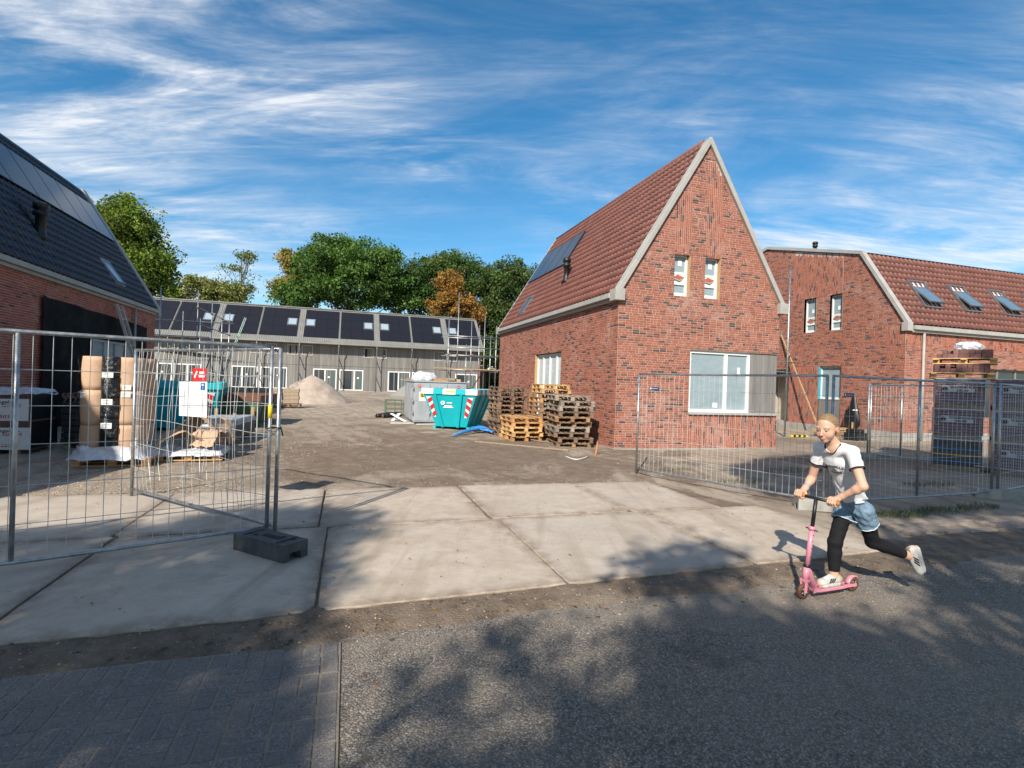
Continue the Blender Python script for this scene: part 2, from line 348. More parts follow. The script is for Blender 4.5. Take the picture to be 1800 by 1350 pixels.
us = [-900, -400, -180, -90, -50, -30]+arange(-20, -8, 0.5)+arange(-7.8, 18, 0.16)+arange(18.5, 24, 0.5)+[26, 30, 36, 44, 60, 90, 180, 400, 900]
vs_ = [-900, -300, -90, -40, -18, -8, 0, 3]+arange(4, 22, 0.16)+arange(22.4, 30, 0.4)+arange(31, 62, 1.0)+[66, 72, 80, 95, 120, 160, 250, 500, 1100]
g = grid_sheet('ground', us, vs_, dirt_level, M_ground); tag(g, 'bare sandy building-site ground with damp brown patches', kind='structure')

def asphalt_mat():
    k = NT('worn_asphalt'); v = k.vec('World')
    agg = k.voro(85, v, out='Color'); d = k.voro(85, v); bw = k.n('ShaderNodeRGBToBW'); k.l(agg, bw.inputs[0])
    big = k.noise(0.7, 5, 0.6, v); mid = k.noise(6, 5, 0.65, v)
    c = k.mix(k.rng(bw.outputs[0], 0.1, 0.9), (0.135, 0.115, 0.093), (0.46, 0.395, 0.325))
    c = k.mix(k.rng(bw.outputs[0], 0.78, 0.86, 0, 0.6), c, (0.5, 0.47, 0.43))
    c = k.mix(k.rng(d, 0.25, 0.55, 0, 0.55), c, (0.06, 0.055, 0.055))
    c = k.mix(k.rng(big, 0.5, 0.72, 0, 0.4), c, (0.33, 0.285, 0.235))
    c = k.mix(k.rng(mid, 0.55, 0.75, 0, 0.3), c, (0.09, 0.085, 0.085))
    wp = k.noise(0.5, 6, 0.68, k.vec('World', (0.35, 1.6, 1), (0, 0, -YAW)), 0.6); c = k.mix(k.rng(wp, 0.42, 0.66, 0, 0.5), c, (0.30, 0.255, 0.205)); c = k.mix(k.rng(k.noise(0.9, 7, 0.75, v, 0.8), 0.60, 0.68, 0, 0.5), c, (0.10, 0.085, 0.07))
    k.bump(k.math('SUBTRACT', k.noise(160, 3, 0.6, v), d), 0.8, 0.008); return k.fin(c, 0.88, spec=0.2)
M_asph = asphalt_mat()
road = grid_sheet('road', [-400, -60, -20]+arange(-8, 12, 0.5)+[20, 60, 400], [-7.5, -4, 0]+arange(0.5, 4.5, 0.25), lambda u, v: 0.004+0.006*(fbm(u*0.6, v*0.6, 9)-0.5), M_asph)
tag(road, 'grey coarse asphalt road', kind='structure')
def edge_mat():
    k = NT('muddy_verge'); v = k.vec('World'); n = k.noise(5, 6, 0.7, v); f = k.noise(45, 4, 0.7, v); m = k.noise(1.3, 4, 0.6, v)
    c = k.mix(k.rng(n, 0.3, 0.7), (0.115, 0.085, 0.062), (0.27, 0.205, 0.15)); c = k.mix(k.rng(m, 0.5, 0.7, 0, 0.6), c, (0.34, 0.27, 0.205))
    c = k.mix(k.rng(k.voro(40, v), 0.1, 0.22, 0.5, 0), c, (0.45, 0.4, 0.34)); k.bump(k.math('ADD', n, f), 0.9, 0.03); return k.fin(c, 0.93, spec=0.25)
M_edge = edge_mat()
def strip_z(u, v):
    e = 3.52+0.20*(fbm(u*0.9, 1.7, 21)-0.5)*2+0.05*u*(1 if u > 0 else 0.0)+(0.12 if u > 0 else 0)-0.08*min(max((u-3)/3, 0), 1)
    t = (v-e)/0.16
    return -0.02+0.045*min(max(t, 0), 1)+0.03*(fbm(u*3, v*3, 31)-0.5)+0.022*(fbm(u*9, v*9, 33)-0.5)
verge = grid_sheet('dirt_verge', arange(-7, 11, 0.06), arange(3.2, 4.75, 0.06), strip_z, M_edge)
tag(verge, 'strip of dark mud between concrete slabs and road', kind='structure')

# concrete slabs of the site entrance
def slab_mat():
    k = NT('old_concrete_slab'); v = k.vec('World'); big = k.noise(0.8, 6, 0.62, v, 0.5); mid = k.noise(5, 6, 0.7, v); f = k.noise(110, 3, 0.6, v)
    ob = k.n('ShaderNodeObjectInfo').outputs['Random']
    c = k.mix(k.rng(big, 0.3, 0.7), (0.43, 0.355, 0.28), (0.55, 0.47, 0.38)); c = k.mix(k.rng(mid, 0.42, 0.72, 0, 0.6), c, (0.33, 0.27, 0.215))
    c = k.mix(k.math('MULTIPLY', k.rng(k.noise(1.9, 7, 0.72, v, 1.2), 0.52, 0.66), 0.5), c, (0.33, 0.245, 0.175))
    c = k.mix(k.rng(ob, 0, 1, 0, 0.3), c, (0.45, 0.42, 0.385)); c = k.mix(k.rng(k.voro(2.3, v), 0.02, 0.035, 0.7, 0), c, (0.09, 0.075, 0.06))
    trk = k.rng(k.noise(1.0, 5, 0.65, k.vec('World', (2.2, 0.16, 1), (0, 0, -YAW)), 0.7), 0.50, 0.66, 0, 0.55); c = k.mix(trk, c, (0.30, 0.235, 0.175))
    eg = k.n('ShaderNodeAttribute', attribute_name='edge').outputs['Fac']; c = k.mix(k.math('MULTIPLY', eg, k.rng(mid, 0.35, 0.65, 0.15, 0.95)), c, (0.22, 0.165, 0.12))
    ck = k.n('ShaderNodeTexVoronoi', feature='DISTANCE_TO_EDGE'); ck.inputs['Scale'].default_value = 0.42; dv = k.n('ShaderNodeVectorMath', operation='ADD'); k.l(v, dv.inputs[0]); cn = k.n('ShaderNodeTexNoise'); cn.inputs['Scale'].default_value = 2.5; k.l(v, cn.inputs['Vector']); k.l(cn.outputs['Color'], dv.inputs[1]); k.l(dv.outputs[0], ck.inputs['Vector']); c = k.mix(k.rng(ck.outputs['Distance'], 0.0012, 0.003, 0.12, 0), c, (0.14, 0.11, 0.085))
    pit = k.rng(k.voro(30, v), 0.04, 0.12, 0, 1)
    scratch = k.noise(1.0, 5, 0.7, k.vec('World', (9, 60, 1), (0, 0, R(25))), 1.5); c = k.mix(k.rng(scratch, 0.58, 0.72, 0, 0.35), c, (0.24, 0.215, 0.19))
    k.bump(k.math('ADD', k.math('ADD', mid, k.math('MULTIPLY', f, 0.35)), k.math('MULTIPLY', pit, 0.3)), 0.35, 0.012); return k.fin(c, 0.88, spec=0.3)
M_slab = slab_mat()
apron = tag(bpy.data.objects.new('site_entrance', None), 'concrete slab crossing between road and site', kind='structure'); col.objects.link(apron)
def fe(u): return 4.10+0.047*u+(0.0 if u > -2 else 0.0)
def me_(u): return 6.38+0.022*u
def be(u): return 8.55-0.004*u
def add_slab(u0, u1, f0, f1, jit=0.012):
    b = MB(); g_ = 0.009
    q = [(u0+g_, f0(u0)+g_), (u1-g_, f0(u1)+g_), (u1-g_, f1(u1)-g_), (u0+g_, f1(u0)-g_)]
    q = [(a+rnd.uniform(-jit, jit), c+rnd.uniform(-jit, jit)) for a, c in q]
    n = 26; z = 0.042+rnd.uniform(-0.006, 0.006); tilt = rnd.uniform(-0.003, 0.003)
    ring = []
    for i in range(4):
        a, c = q[i], q[(i+1) % 4]
        for t in range(n):
            s_ = t/n; px, py = a[0]+(c[0]-a[0])*s_, a[1]+(c[1]-a[1])*s_
            cx = sum(w[0] for w in q)/4; cy = sum(w[1] for w in q)/4
            w = 0.022*max(0, fbm(px*5, py*5, 50+i)-0.5)+(0.05 if t == 0 and rnd.random() < 0.6 else 0.006)*rnd.random()
            px += (cx-px)*w/1.0; py += (cy-py)*w/1.0; ring.append((px, py))
    m = len(ring)
    cx = sum(w[0] for w in q)/4; cy = sum(w[1] for w in q)/4
    V_ = [W(x, y, -0.1) for x, y in ring]+[W(x, y, z-0.008+tilt*(x-cx)) for x, y in ring]+[W(x+(cx-x)*0.008, y+(cy-y)*0.008, z+tilt*(x-cx)) for x, y in ring]
    ins = [0.05+0.17*fbm(x*3, y*3, 57)+0.05*rnd.random() for x, y in ring]
    V_ += [W(x+(cx-x)*i_, y+(cy-y)*i_, z+tilt*(x-cx)) for (x, y), i_ in zip(ring, ins)]
    F_ = [(k*m+i, k*m+(i+1) % m, (k+1)*m+(i+1) % m, (k+1)*m+i) for k in range(3) for i in range(m)]+[tuple(range(3*m, 4*m))]
    b.add(V_, F_); so_ = b.build('concrete_slab', M_slab, apron)
    ea = so_.data.attributes.new('edge', 'FLOAT', 'POINT'); ea.data.foreach_set('value', [1.0]*(3*m)+[0.0]*m)
fu = [-8.3, -6.25, -4.2, -2.18, -0.16, 1.86, 3.9, 5.86]
for a, c in zip(fu, fu[1:]): add_slab(a, c, fe, me_)
bu = [-8.3, -6.3, -4.28, -2.24, -0.26, 1.76, 3.78, 5.24]
for a, c in zip(bu, bu[1:]): add_slab(a, c, me_, be)
# rest of the hard strip under the slabs so that joints show dark earth
jb = MB(); jb.add([W(-8.4, 3.95, 0.022), W(5.8, 4.42, 0.022), W(5.8, 6.45, 0.022), W(5.2, 8.5, 0.022), W(-8.4, 8.5, 0.022)], [(0, 1, 2, 3, 4)])
tag(jb.build('slab_bed', M_edge), 'earth bed in the joints of the entrance slabs', kind='structure')

# block pavers, basket weave, left of the asphalt
def paver_mat():
    k = NT('grey_concrete_paver'); v = k.vec('World'); sp = k.voro(150, v, out='Color'); bw = k.n('ShaderNodeRGBToBW'); k.l(sp, bw.inputs[0]); n = k.noise(4, 5, 0.65, v)
    ob = k.n('ShaderNodeObjectInfo').outputs['Random']
    c = k.mix(k.rng(bw.outputs[0], 0.1, 0.9), (0.10, 0.09, 0.085), (0.235, 0.215, 0.20)); c = k.mix(k.rng(bw.outputs[0], 0.8, 0.9, 0, 0.5), c, (0.4, 0.39, 0.37))
    c = k.mix(k.rng(n, 0.45, 0.75, 0, 0.6), c, (0.25, 0.205, 0.16)); c = k.mix(k.rng(ob, 0, 1, 0, 0.4), c, (0.13, 0.12, 0.115))
    k.bump(k.math('ADD', k.noise(120, 3, 0.6, v), k.math('MULTIPLY', n, 0.5)), 0.5, 0.006); return k.fin(c, 0.85, spec=0.3)
M_paver = paver_mat()
pav = tag(bpy.data.objects.new('block_pavement', None), 'grey concrete block paving in basket weave beside the asphalt', kind='structure'); col.objects.link(pav)
def block_mesh(name, l, w, h, mat):
    b = MB(); e = 0.006
    V_ = [(-l/2, -w/2, -h), (l/2, -w/2, -h), (l/2, w/2, -h), (-l/2, w/2, -h), (-l/2, -w/2, -e), (l/2, -w/2, -e), (l/2, w/2, -e), (-l/2, w/2, -e), (-l/2+e, -w/2+e, 0), (l/2-e, -w/2+e, 0), (l/2-e, w/2-e, 0), (-l/2+e, w/2-e, 0)]
    F_ = [(0, 1, 5, 4), (1, 2, 6, 5), (2, 3, 7, 6), (3, 0, 4, 7), (4, 5, 9, 8), (5, 6, 10, 9), (6, 7, 11, 10), (7, 4, 8, 11), (8, 9, 10, 11)]
    b.add(V_, F_); return b.mesh(name, mat)
PM_ = block_mesh('paver', 0.199, 0.0955, 0.06, M_paver)
def paver(u, v, z, rz, par=pav, me=None):
    mobj('paver', me or PM_, par, SM(u, v, z+rnd.uniform(-0.0025, 0.0025), rz) @ Matrix.Rotation(rnd.uniform(-0.012, 0.012), 4, 'X') @ Matrix.Rotation(rnd.uniform(-0.01, 0.01), 4, 'Y'))
S = 0.207
for j in range(9):
    v0 = 3.36-j*S
    paver(-0.045, v0, 0.018, R(90), me=PM_)
    for i in range(12):
        u0 = -0.20-i*S
        if (i+j) % 2 == 0:
            paver(u0, v0+0.0515, 0.018, 0); paver(u0, v0-0.0515, 0.018, 0)
        else:
            paver(u0-0.0515, v0, 0.018, R(90)); paver(u0+0.0515, v0, 0.018, R(90))
for i in range(22): paver(-0.05-i*0.104, 3.518, 0.018, R(90))
sb = MB(); sb.add([W(-3.2, 1.3, 0.0135), W(0.012, 1.3, 0.0135), W(0.012, 3.63, 0.0135), W(-3.2, 3.63, 0.0135)], [(0, 1, 2, 3)])
tag(sb.build('paving_sand', pm('joint_sand', (0.25, 0.20, 0.15), 0.95, var=0.3, scale=20, bump=0.4, src='World')), 'sand in the joints of the block paving', kind='structure')
sd = grid_sheet('sand_drift', arange(-0.6, 0.5, 0.025), arange(1.4, 3.75, 0.025), lambda u, v: 0.0045+0.030*(fbm(u*4, v*2.2, 41)-0.5)+0.012*(fbm(u*14, v*14, 43)-0.5)-0.05*max(abs(u+0.03)-0.10, 0)+0.012*max(0, (v-3.3)), M_edge)
tag(sd, 'sand drifted along the edge between block paving and asphalt', kind='structure')
# half-buried paving bricks on the right
old = tag(bpy.data.objects.new('sunken_paving', None), 'half buried old paving bricks beside the brick stack fence', kind='structure'); col.objects.link(old)
OB_ = block_mesh('paver', 0.2, 0.062, 0.06, pm('old_paving_brick', (0.23, 0.19, 0.16), 0.9, var=0.3, scale=9, fine=70, bump=0.5, src='World'))
for j in range(11):
    for i in range(17):
        u_, v_ = 6.9+i*0.207+(j % 2)*0.1, 4.62+j*0.069+i*0.004
        if fbm(u_*1.1, v_*1.6, 77) < 0.34: continue
        mobj('paver', OB_, old, SM(u_, v_, 0.012+rnd.uniform(-0.008, 0.006), rnd.uniform(-0.03, 0.03)))

# ================================================================== BRICKWORK
CH, JT = 0.0655, 0.0105
PAL_A = [((0.335, 0.118, 0.073), 28), ((0.312, 0.107, 0.066), 28), ((0.355, 0.132, 0.083), 16), ((0.278, 0.092, 0.06), 12), ((0.215, 0.08, 0.06), 7), ((0.14, 0.066, 0.056), 5), ((0.08, 0.055, 0.053), 4), ((0.10, 0.068, 0.062), 3)]
PAL_L = [((0.40, 0.115, 0.075), 30), ((0.36, 0.10, 0.068), 30), ((0.43, 0.135, 0.088), 22), ((0.30, 0.085, 0.06), 14), ((0.13, 0.05, 0.045), 3)]
def pick(pal):
    t = rnd.uniform(0, sum(w for _, w in pal))
    for c, w in pal:
        t -= w
        if t <= 0: return c
    return pal[0][0]
class BrickWall:
    """plane wall: origin o (u,v,0), direction d, outward normal n (site coords); outline by row interval function"""
    def __init__(s, o, d, n, top, span, openings, vert=(), pal=PAL_A):
        s.o, s.d, s.n = Vector((*o, 0)), Vector((*d, 0)), Vector((*n, 0)); s.bricks = []; s.mortar = MB(); z = 0.0
        rows = int(math.ceil(top/CH))
        for r in range(rows):
            z0, z1 = r*CH, min((r+1)*CH, top)
            if z1-z0 < 0.004: continue
            a0, b0 = span(z0); a1, b1 = span(z1); am, bm_ = max(a0, a1), min(b0, b1)
            ivs = [(a0, b0, a1, b1)]
            def cut(ivs, x0, x1):
                out = []
                for (p, q, p1, q1) in ivs:
                    if x1 <= min(p, p1) or x0 >= max(q, q1): out.append((p, q, p1, q1)); continue
                    if x0 > max(p, p1): out.append((p, x0, p1, x0))
                    if x1 < min(q, q1): out.append((x1, q, x1, q1))
                return out
            zm = (z0+z1)/2
            for (x0, x1, y0, y1) in openings:
                if y0 < zm < y1: ivs = cut(ivs, x0, x1)
            for (p, q, p1, q1) in ivs:
                if max(q-p, q1-p1) > 0.003: s.mortar.add([s.P(p, z0), s.P(q, z0), s.P(q1, z1), s.P(p1, z1)], [(0, 1, 2, 3)])
            bi = ivs
            for (x0, x1, y0, y1) in vert:
                if y0 <= zm < y1: bi = cut(bi, x0, x1)
            for (p, q, p1, q1) in bi:
                lo, hi = max(p, p1)+0.004, min(q, q1)-0.004
                x = lo; first = True
                while x < hi-0.03:
                    L = 0.21 if rnd.random() > 0.16 else 0.10
                    if first: L = rnd.choice([0.05, 0.10, 0.155, 0.21]); first = False
                    if hi-(x+L) < 0.04: L = hi-x
                    s.bricks.append((x+L/2, z0+CH/2, L, CH-JT, 0, pick(pal))); x += L+JT
        for (x0, x1, y0, y1) in vert:
            x = x0+0.004
            while x < x1-0.03:
                z = y0+rnd.choice([0.0, 0.07, 0.14])-0.14; w = CH-JT
                while z < y1-0.02:
                    L = 0.21 if rnd.random() > 0.12 else 0.10
                    a, b = max(z, y0+0.003), min(z+L, y1-0.003)
                    lo, hi = span(b); lo2, hi2 = span(a)
                    if b-a > 0.03 and x > max(lo, lo2) and x+w < min(hi, hi2): s.bricks.append((x+w/2, (a+b)/2, b-a, w, 1, pick(pal)))
                    z += L+JT
                x += CH
    def P(s, x, z, out=0.0): q = s.o+s.d*x+s.n*out; return Vector((q.x, q.y, z))
BR_CACHE = {}
def brick_shared(L, c):
    k = (round(L, 3), c)
    if k not in BR_CACHE:
        b = MB(); l, h, d = L/2, (CH-JT)/2, 0.008; e = 0.004
        b.add([(-l, 0, -h), (l, 0, -h), (l, 0, h), (-l, 0, h), (-l+e, -d, -h+e), (l-e, -d, -h+e), (l-e, -d, h-e), (-l+e, -d, h-e)], [(4, 5, 6, 7), (0, 1, 5, 4), (1, 2, 6, 5), (2, 3, 7, 6), (3, 0, 4, 7)], 0, c)
        BR_CACHE[k] = b.mesh('brick', M_brick, fix=False)
    return BR_CACHE[k]
SITE_CAM = Vector((0, 0, CAM_H))
def finish_walls(house, M, walls, n_obj=300, pool=None):
    wall = None; mb = MB()
    for w in walls: mb.add(w.mortar.v, w.mortar.f)
    wall = mb.build('wall', M_mortar, house, M=M)
    allb = []
    for w in walls:
        for b in w.bricks:
            p = w.P(b[0], b[1]); allb.append(((p-SITE_CAM).length, w, b))
    cand = sorted([x for x in allb if (pool is None or pool(x[1], x[2])) and abs(x[2][2]-0.21) < 0.002 or (pool is None or pool(x[1], x[2])) and abs(x[2][2]-0.10) < 0.002], key=lambda x: x[0])[:n_obj]
    ids = set(id(x[2]) for x in cand)
    for _, w, b in cand:
        me = brick_shared(b[2], b[5]); p = w.P(b[0], b[1], 0.0)
        X = w.d if b[4] == 0 else Vector((0, 0, 1)); Y = -w.n; Z = X.cross(Y)
        mt = Matrix((X, Y, Z)).transposed().to_4x4(); mt.translation = p
        mobj('brick', me, wall, mt)
    st = MB()
    for _, w, b in allb:
        if id(b) in ids: continue
        hx, hz = (b[2]/2, b[3]/2) if b[4] == 0 else (b[3]/2, b[2]/2); e = 0.004; jz = rnd.uniform(-0.0015, 0.0015); d = 0.008+rnd.uniform(-0.002, 0.002)
        x, z = b[0], b[1]+jz
        q = [w.P(x-hx, z-hz), w.P(x+hx, z-hz), w.P(x+hx, z+hz), w.P(x-hx, z+hz), w.P(x-hx+e, z-hz+e, d), w.P(x+hx-e, z-hz+e, d), w.P(x+hx-e, z+hz-e, d), w.P(x-hx+e, z+hz-e, d)]
        st.add(q, [(4, 5, 6, 7), (0, 1, 5, 4), (1, 2, 6, 5), (2, 3, 7, 6), (3, 0, 4, 7)], 0, b[5])
    o = st.build('brickwork', M_brick, wall, fix=False); tag(o, kind='stuff')
    return wall

# ------------------------------------------------------------------ roof tiles
def tile_geom(w=0.30, L=0.40):
    xs = [-0.5, -0.3, -0.08, 0.10, 0.24, 0.38, 0.5]; zs = [0.016, 0.0, 0.002, 0.036, 0.062, 0.044, 0.016]
    V_ = []; F_ = []
    for y, dz in ((0, 0.030), (L, 0.0)):
        for x, z in zip(xs, zs): V_.append((x*w, y, z+dz))
    for x, z in zip(xs, zs): V_.append((x*w, 0.004, z+0.030-0.024))
    for i in range(6): F_.append((i, i+1, 8+i, 7+i)); F_.append((14+i, 15+i, i+1, i))
    return V_, F_
def roof_plane(o, along, up, n_al, n_up, mat, roof, wt_=0.30, gauge=0.335, n_obj=300, skip=None, tones=0.12, name='roof_tile'):
    """o: lower corner (site), along: unit vector along eave, up: unit vector up the slope; tiles parented to roof"""
    o, along, up = Vector(o), Vector(along), Vector(up); nn = along.cross(up).normalized()
    if nn.z < 0: nn = -nn
    V_, F_ = tile_geom(wt_, gauge+0.06)
    flip = along.cross(up).dot(nn) < 0
    ax = -along if flip else along
    items = []
    for j in range(n_up):
        for i in range(n_al):
            p = o+along*((i+0.5)*wt_)+up*(j*gauge)
            if skip and skip(i, j, p): continue
            items.append(((p-SITE_CAM).length, p))
    items.sort(key=lambda x: x[0])
    shades = [tuple([1+rnd.uniform(-tones, tones)]*3) for _ in range(6)]
    shared = []
    if n_obj:
        for c in shades:
            b = MB(); b.add(V_, F_, 0, c); shared.append(b.mesh(name, mat, True, fix=False))
    Rm = Matrix((ax, up, nn)).transposed()
    st = MB()
    for k, (d, p) in enumerate(items):
        if k < n_obj:
            mt = Rm.to_4x4(); mt.translation = p+nn*rnd.uniform(-0.003, 0.003); mobj(name, rnd.choice(shared), roof, mt)
        else: st.add([p+Rm @ Vector(q) for q in V_], F_, 0, rnd.choice(shades))
    if st.v: tag(st.build('tiling', mat, roof, True, fix=False), kind='stuff')
def slope_box(mb, p0, p1, wdir, half_w, thick, mat=0, nrm=None):
    """beam from p0 to p1, width along wdir, thickness along the third axis (centred)"""
    p0, p1, wdir = Vector(p0), Vector(p1), Vector(wdir).normalized(); t = (p1-p0).normalized(); n = t.cross(wdir).normalized()
    q = []
    for p in (p0, p1):
        for a, b in ((-1, -1), (1, -1), (1, 1), (-1, 1)): q.append(p+wdir*half_w*a+n*thick*0.5*b)
    mb.add(q, [(0, 3, 2, 1), (4, 5, 6, 7), (0, 1, 5, 4), (1, 2, 6, 5), (2, 3, 7, 6), (3, 0, 4, 7)], mat)
def pv_panel(parent, M):
    f = MB(); f.box((0, 0, 0.02), (1.13, 1.70, 0.035)); o = f.build('solar_panel', M_pvframe, parent, M=M)
    c = MB(); c.add([(-0.55, -0.835, 0.0405), (0.55, -0.835, 0.0405), (0.55, 0.835, 0.0405), (-0.55, 0.835, 0.0405)], [(0, 1, 2, 3)]); c.build('panel_glass', M_pv, o)
    return o
def frame_M(o, x, y):
    x, y = Vector(x).normalized(), Vector(y).normalized(); z = x.cross(y).normalized(); m = Matrix((x, y, z)).transposed().to_4x4(); m.translation = Vector(o); return m
def roof_window(parent, M, w=0.78, h=1.1, open_=0.0, framemat=None, glass=None):
    fm = framemat or pm('roof_window_frame', (0.16, 0.165, 0.17), 0.45, 0.3)
    f = MB(); t = 0.07
    f.bb(-w/2, -w/2+t, -h/2, h/2, 0, 0.09); f.bb(w/2-t, w/2, -h/2, h/2, 0, 0.09); f.bb(-w/2+t, w/2-t, h/2-t, h/2, 0, 0.095); f.bb(-w/2+t, w/2-t, -h/2, -h/2+t, 0, 0.085)
    o = f.build('roof_window', fm, parent, M=M)
    inner = MB(); inner.add([(-w/2+t, -h/2+t, 0.02), (w/2-t, -h/2+t, 0.02), (w/2-t, h/2-t, 0.02), (-w/2+t, h/2-t, 0.02)], [(0, 1, 2, 3)]); inner.build('lining', M_white if open_ else M_dark, o)
    s = MB(); q = 0.035
    s.bb(-w/2+t, -w/2+t+q, -h/2+t, h/2-t, 0, 0.05); s.bb(w/2-t-q, w/2-t, -h/2+t, h/2-t, 0, 0.05); s.bb(-w/2+t+q, w/2-t-q, h/2-t-q, h/2-t, 0, 0.05); s.bb(-w/2+t+q, w/2-t-q, -h/2+t, -h/2+t+q, 0, 0.05)
    mt = Matrix.Translation((0, h*0.12, 0.06)) @ Matrix.Rotation(open_, 4, 'X') @ Matrix.Translation((0, -h*0.12, 0))
    sash = s.build('sash', fm, o, M=mt)
    gl = MB(); gl.add([(-w/2+t+q, -h/2+t+q, 0.03), (w/2-t-q, -h/2+t+q, 0.03), (w/2-t-q, h/2-t-q, 0.03), (-w/2+t+q, h/2-t-q, 0.03)], [(0, 1, 2, 3)]); mobj('pane', gl.mesh('pane', glass or M_glass), o, mt)
    return o
def vent_pipe(parent, M, h=0.75, r=0.09):
    b = MB(); b.lathe([(0.2, 0.0), (0.14, 0.12), (r, 0.2), (r, h*0.62), (r*1.45, h*0.64), (r*1.45, h*0.74), (r*1.1, h*0.76), (r*1.1, h*0.8), (r*1.5, h*0.82), (r*1.5, h*0.96), (r*0.9, h)], 16); return b.build('vent_pipe', M_black, parent, True, M=M)

def window_unit(parent, M, w, h, bars_v=(), bars_h=(), fw=0.07, depth=0.07, fmat=None, gmat=None, name='window', stickers=()):
    """window in its own frame: x right, z up, -y outwards; origin at lower left; bars at given x / z"""
    fm = fmat or M_white; f = MB()
    f.bb(0, fw, 0, depth, 0, h); f.bb(w-fw, w, 0, depth, 0, h); f.bb(fw, w-fw, 0, depth, 0, fw); f.bb(fw, w-fw, 0, depth, h-fw, h)
    for x in bars_v: f.bb(x-fw*0.6, x+fw*0.6, 0.004, depth, fw, h-fw)
    for z in bars_h: f.bb(fw, w-fw, 0.006, depth, z-fw*0.5, z+fw*0.5)
    o = f.build(name, fm, parent, M=M)
    xs = [0]+list(bars_v)+[w]; zs = [0]+list(bars_h)+[h]
    for i in range(len(xs)-1):
        for j in range(len(zs)-1):
            p = MB(); p.add([(xs[i]+0.02, 0.045, zs[j]+0.02), (xs[i+1]-0.02, 0.045, zs[j]+0.02), (xs[i+1]-0.02, 0.045, zs[j+1]-0.02), (xs[i]+0.02, 0.045, zs[j+1]-0.02)], [(0, 1, 2, 3)])
            p.build('pane', (gmat[i % len(gmat)] if isinstance(gmat, list) else gmat) or M_glass, o)
    for (x, z, sw, sh) in stickers:
        p = MB(); p.bb(x, x+sw, 0.035, 0.043, z, z+sh); p.build('sticker', M_whiteprint, o)
    return o

# ================================================================== HOUSE A (gable to the road, right of the entrance)
AU0, AU1, AV0, AV1, AE, AR = 7.08, 12.56, 13.24, 25.2, 4.36, 8.93; AUM = (AU0+AU1)/2
hA = thing('brick_house', 'red brick gabled house with steep red tiled roof behind the stacked pallets', 'house', SM(AUM, (AV0+AV1)/2)); MA = Matrix.Translation((-AUM, -(AV0+AV1)/2, 0))
def gable_span(u0, u1, e, r):
    m = (u1-u0)/2
    def f(z):
        if z <= e: return (0, u1-u0)
        t = min((z-e)/(r-e), 1); return (m*t, (u1-u0)-m*t)
    return f
gs = gable_span(AU0, AU1, AE, AR)
bigw = (9.42-AU0, 12.58-AU0, 1.07, 2.87); sw1 = (8.80-AU0, 9.32-AU0, 4.36, 5.60); sw2 = (9.83-AU0, 10.35-AU0, 4.36, 5.60)
vz = [(9.42-AU0, 12.56-AU0, 0.0, 1.0), (8.80-AU0, 9.32-AU0, 5.62, 7.4), (9.83-AU0, 10.35-AU0, 5.62, 8.4)]
wA = [BrickWall((AU0, AV0), (1, 0), (0, -1), AR-0.05, gs, [bigw, sw1, sw2, (9.42-AU0, 12.58-AU0, 1.0, 1.07)], vz),
      BrickWall((AU0, AV1), (0, -1), (-1, 0), AE, lambda z: (0, AV1-AV0), [(AV1-20.0, AV1-17.3, 0.30, 2.87)]),
      BrickWall((AU1, AV0), (0, 1), (1, 0), AE, lambda z: (0, AV1-AV0), [(-0.01, 1.0, 1.0, 2.87)]),
      BrickWall((AU1, AV1), (-1, 0), (0, 1), AR-0.05, gs, [])]
finish_walls(hA, MA, wA, 300, pool=lambda w, b: w is wA[0] or w is wA[1])
plA = MB(); plA.bb(AU0-0.03, AU1+0.03, AV0-0.03, AV1+0.03, -0.3, 0.03); plA.build('plinth', M_conc, hA, M=MA)
# roof of house A
su = Vector((AUM-AU0+0.10, 0, AR-AE+0.05)).normalized(); sl = math.hypot(AUM-AU0+0.1, AR-AE+0.05)
rA = MB()
for sgn, ue in ((1, AU0-0.08), (-1, AU1+0.08)):
    rA.add([(ue, AV0+0.1, AE-0.02), (ue, AV1-0.1, AE-0.02), (AUM, AV1-0.1, AR+0.02), (AUM, AV0+0.1, AR+0.02)], [(0, 1, 2, 3)])
roofA = rA.build('roof', M_tile_red, hA, M=MA)
nrow = int(sl/0.335)+1
def skA(i, j, p): return False
upL = Vector((AUM-(AU0-0.08), 0, AR+0.02-(AE-0.02))).normalized()
roof_plane((AU0-0.10, AV0+0.20, AE+0.0), (0, 1, 0), upL, 52, 18, M_tile_red, roofA, wt_=0.223, gauge=0.298, n_obj=300)
upR = Vector((-upL.x, 0, upL.z)); roof_plane((AU1+0.10, AV0+0.20, AE), (0, 1, 0), upR, 52, 18, M_tile_red, roofA, wt_=0.223, gauge=0.298, n_obj=0)
rt = MB(); rt.tube([(AUM, AV0+0.25, AR+0.06), (AUM, AV1-0.25, AR+0.06)], 0.10, 10); rt.build('ridge', M_tile_red, roofA, True)
cp = MB()
for vv in (AV0+0.03, AV1-0.03):
    for sgn, ue in ((1, AU0-0.05), (-1, AU1+0.05)):
        cp = MB(); slope_box(cp, (ue-sgn*0.02, vv, AE-0.02), (AUM+0.03*sgn, vv+0.002*sgn, AR+0.07), (0, 1, 0), 0.13, 0.135); bevel(cp.build('gable_coping', M_stone, hA, M=MA), 0.012)
        cp = MB(); cp.bb(ue-sgn*0.14, ue+sgn*0.16, vv-0.18, vv+0.18, AE-0.26, AE+0.06); bevel(cp.build('kneeler', M_stone, hA, M=MA), 0.012)
gt = MB()
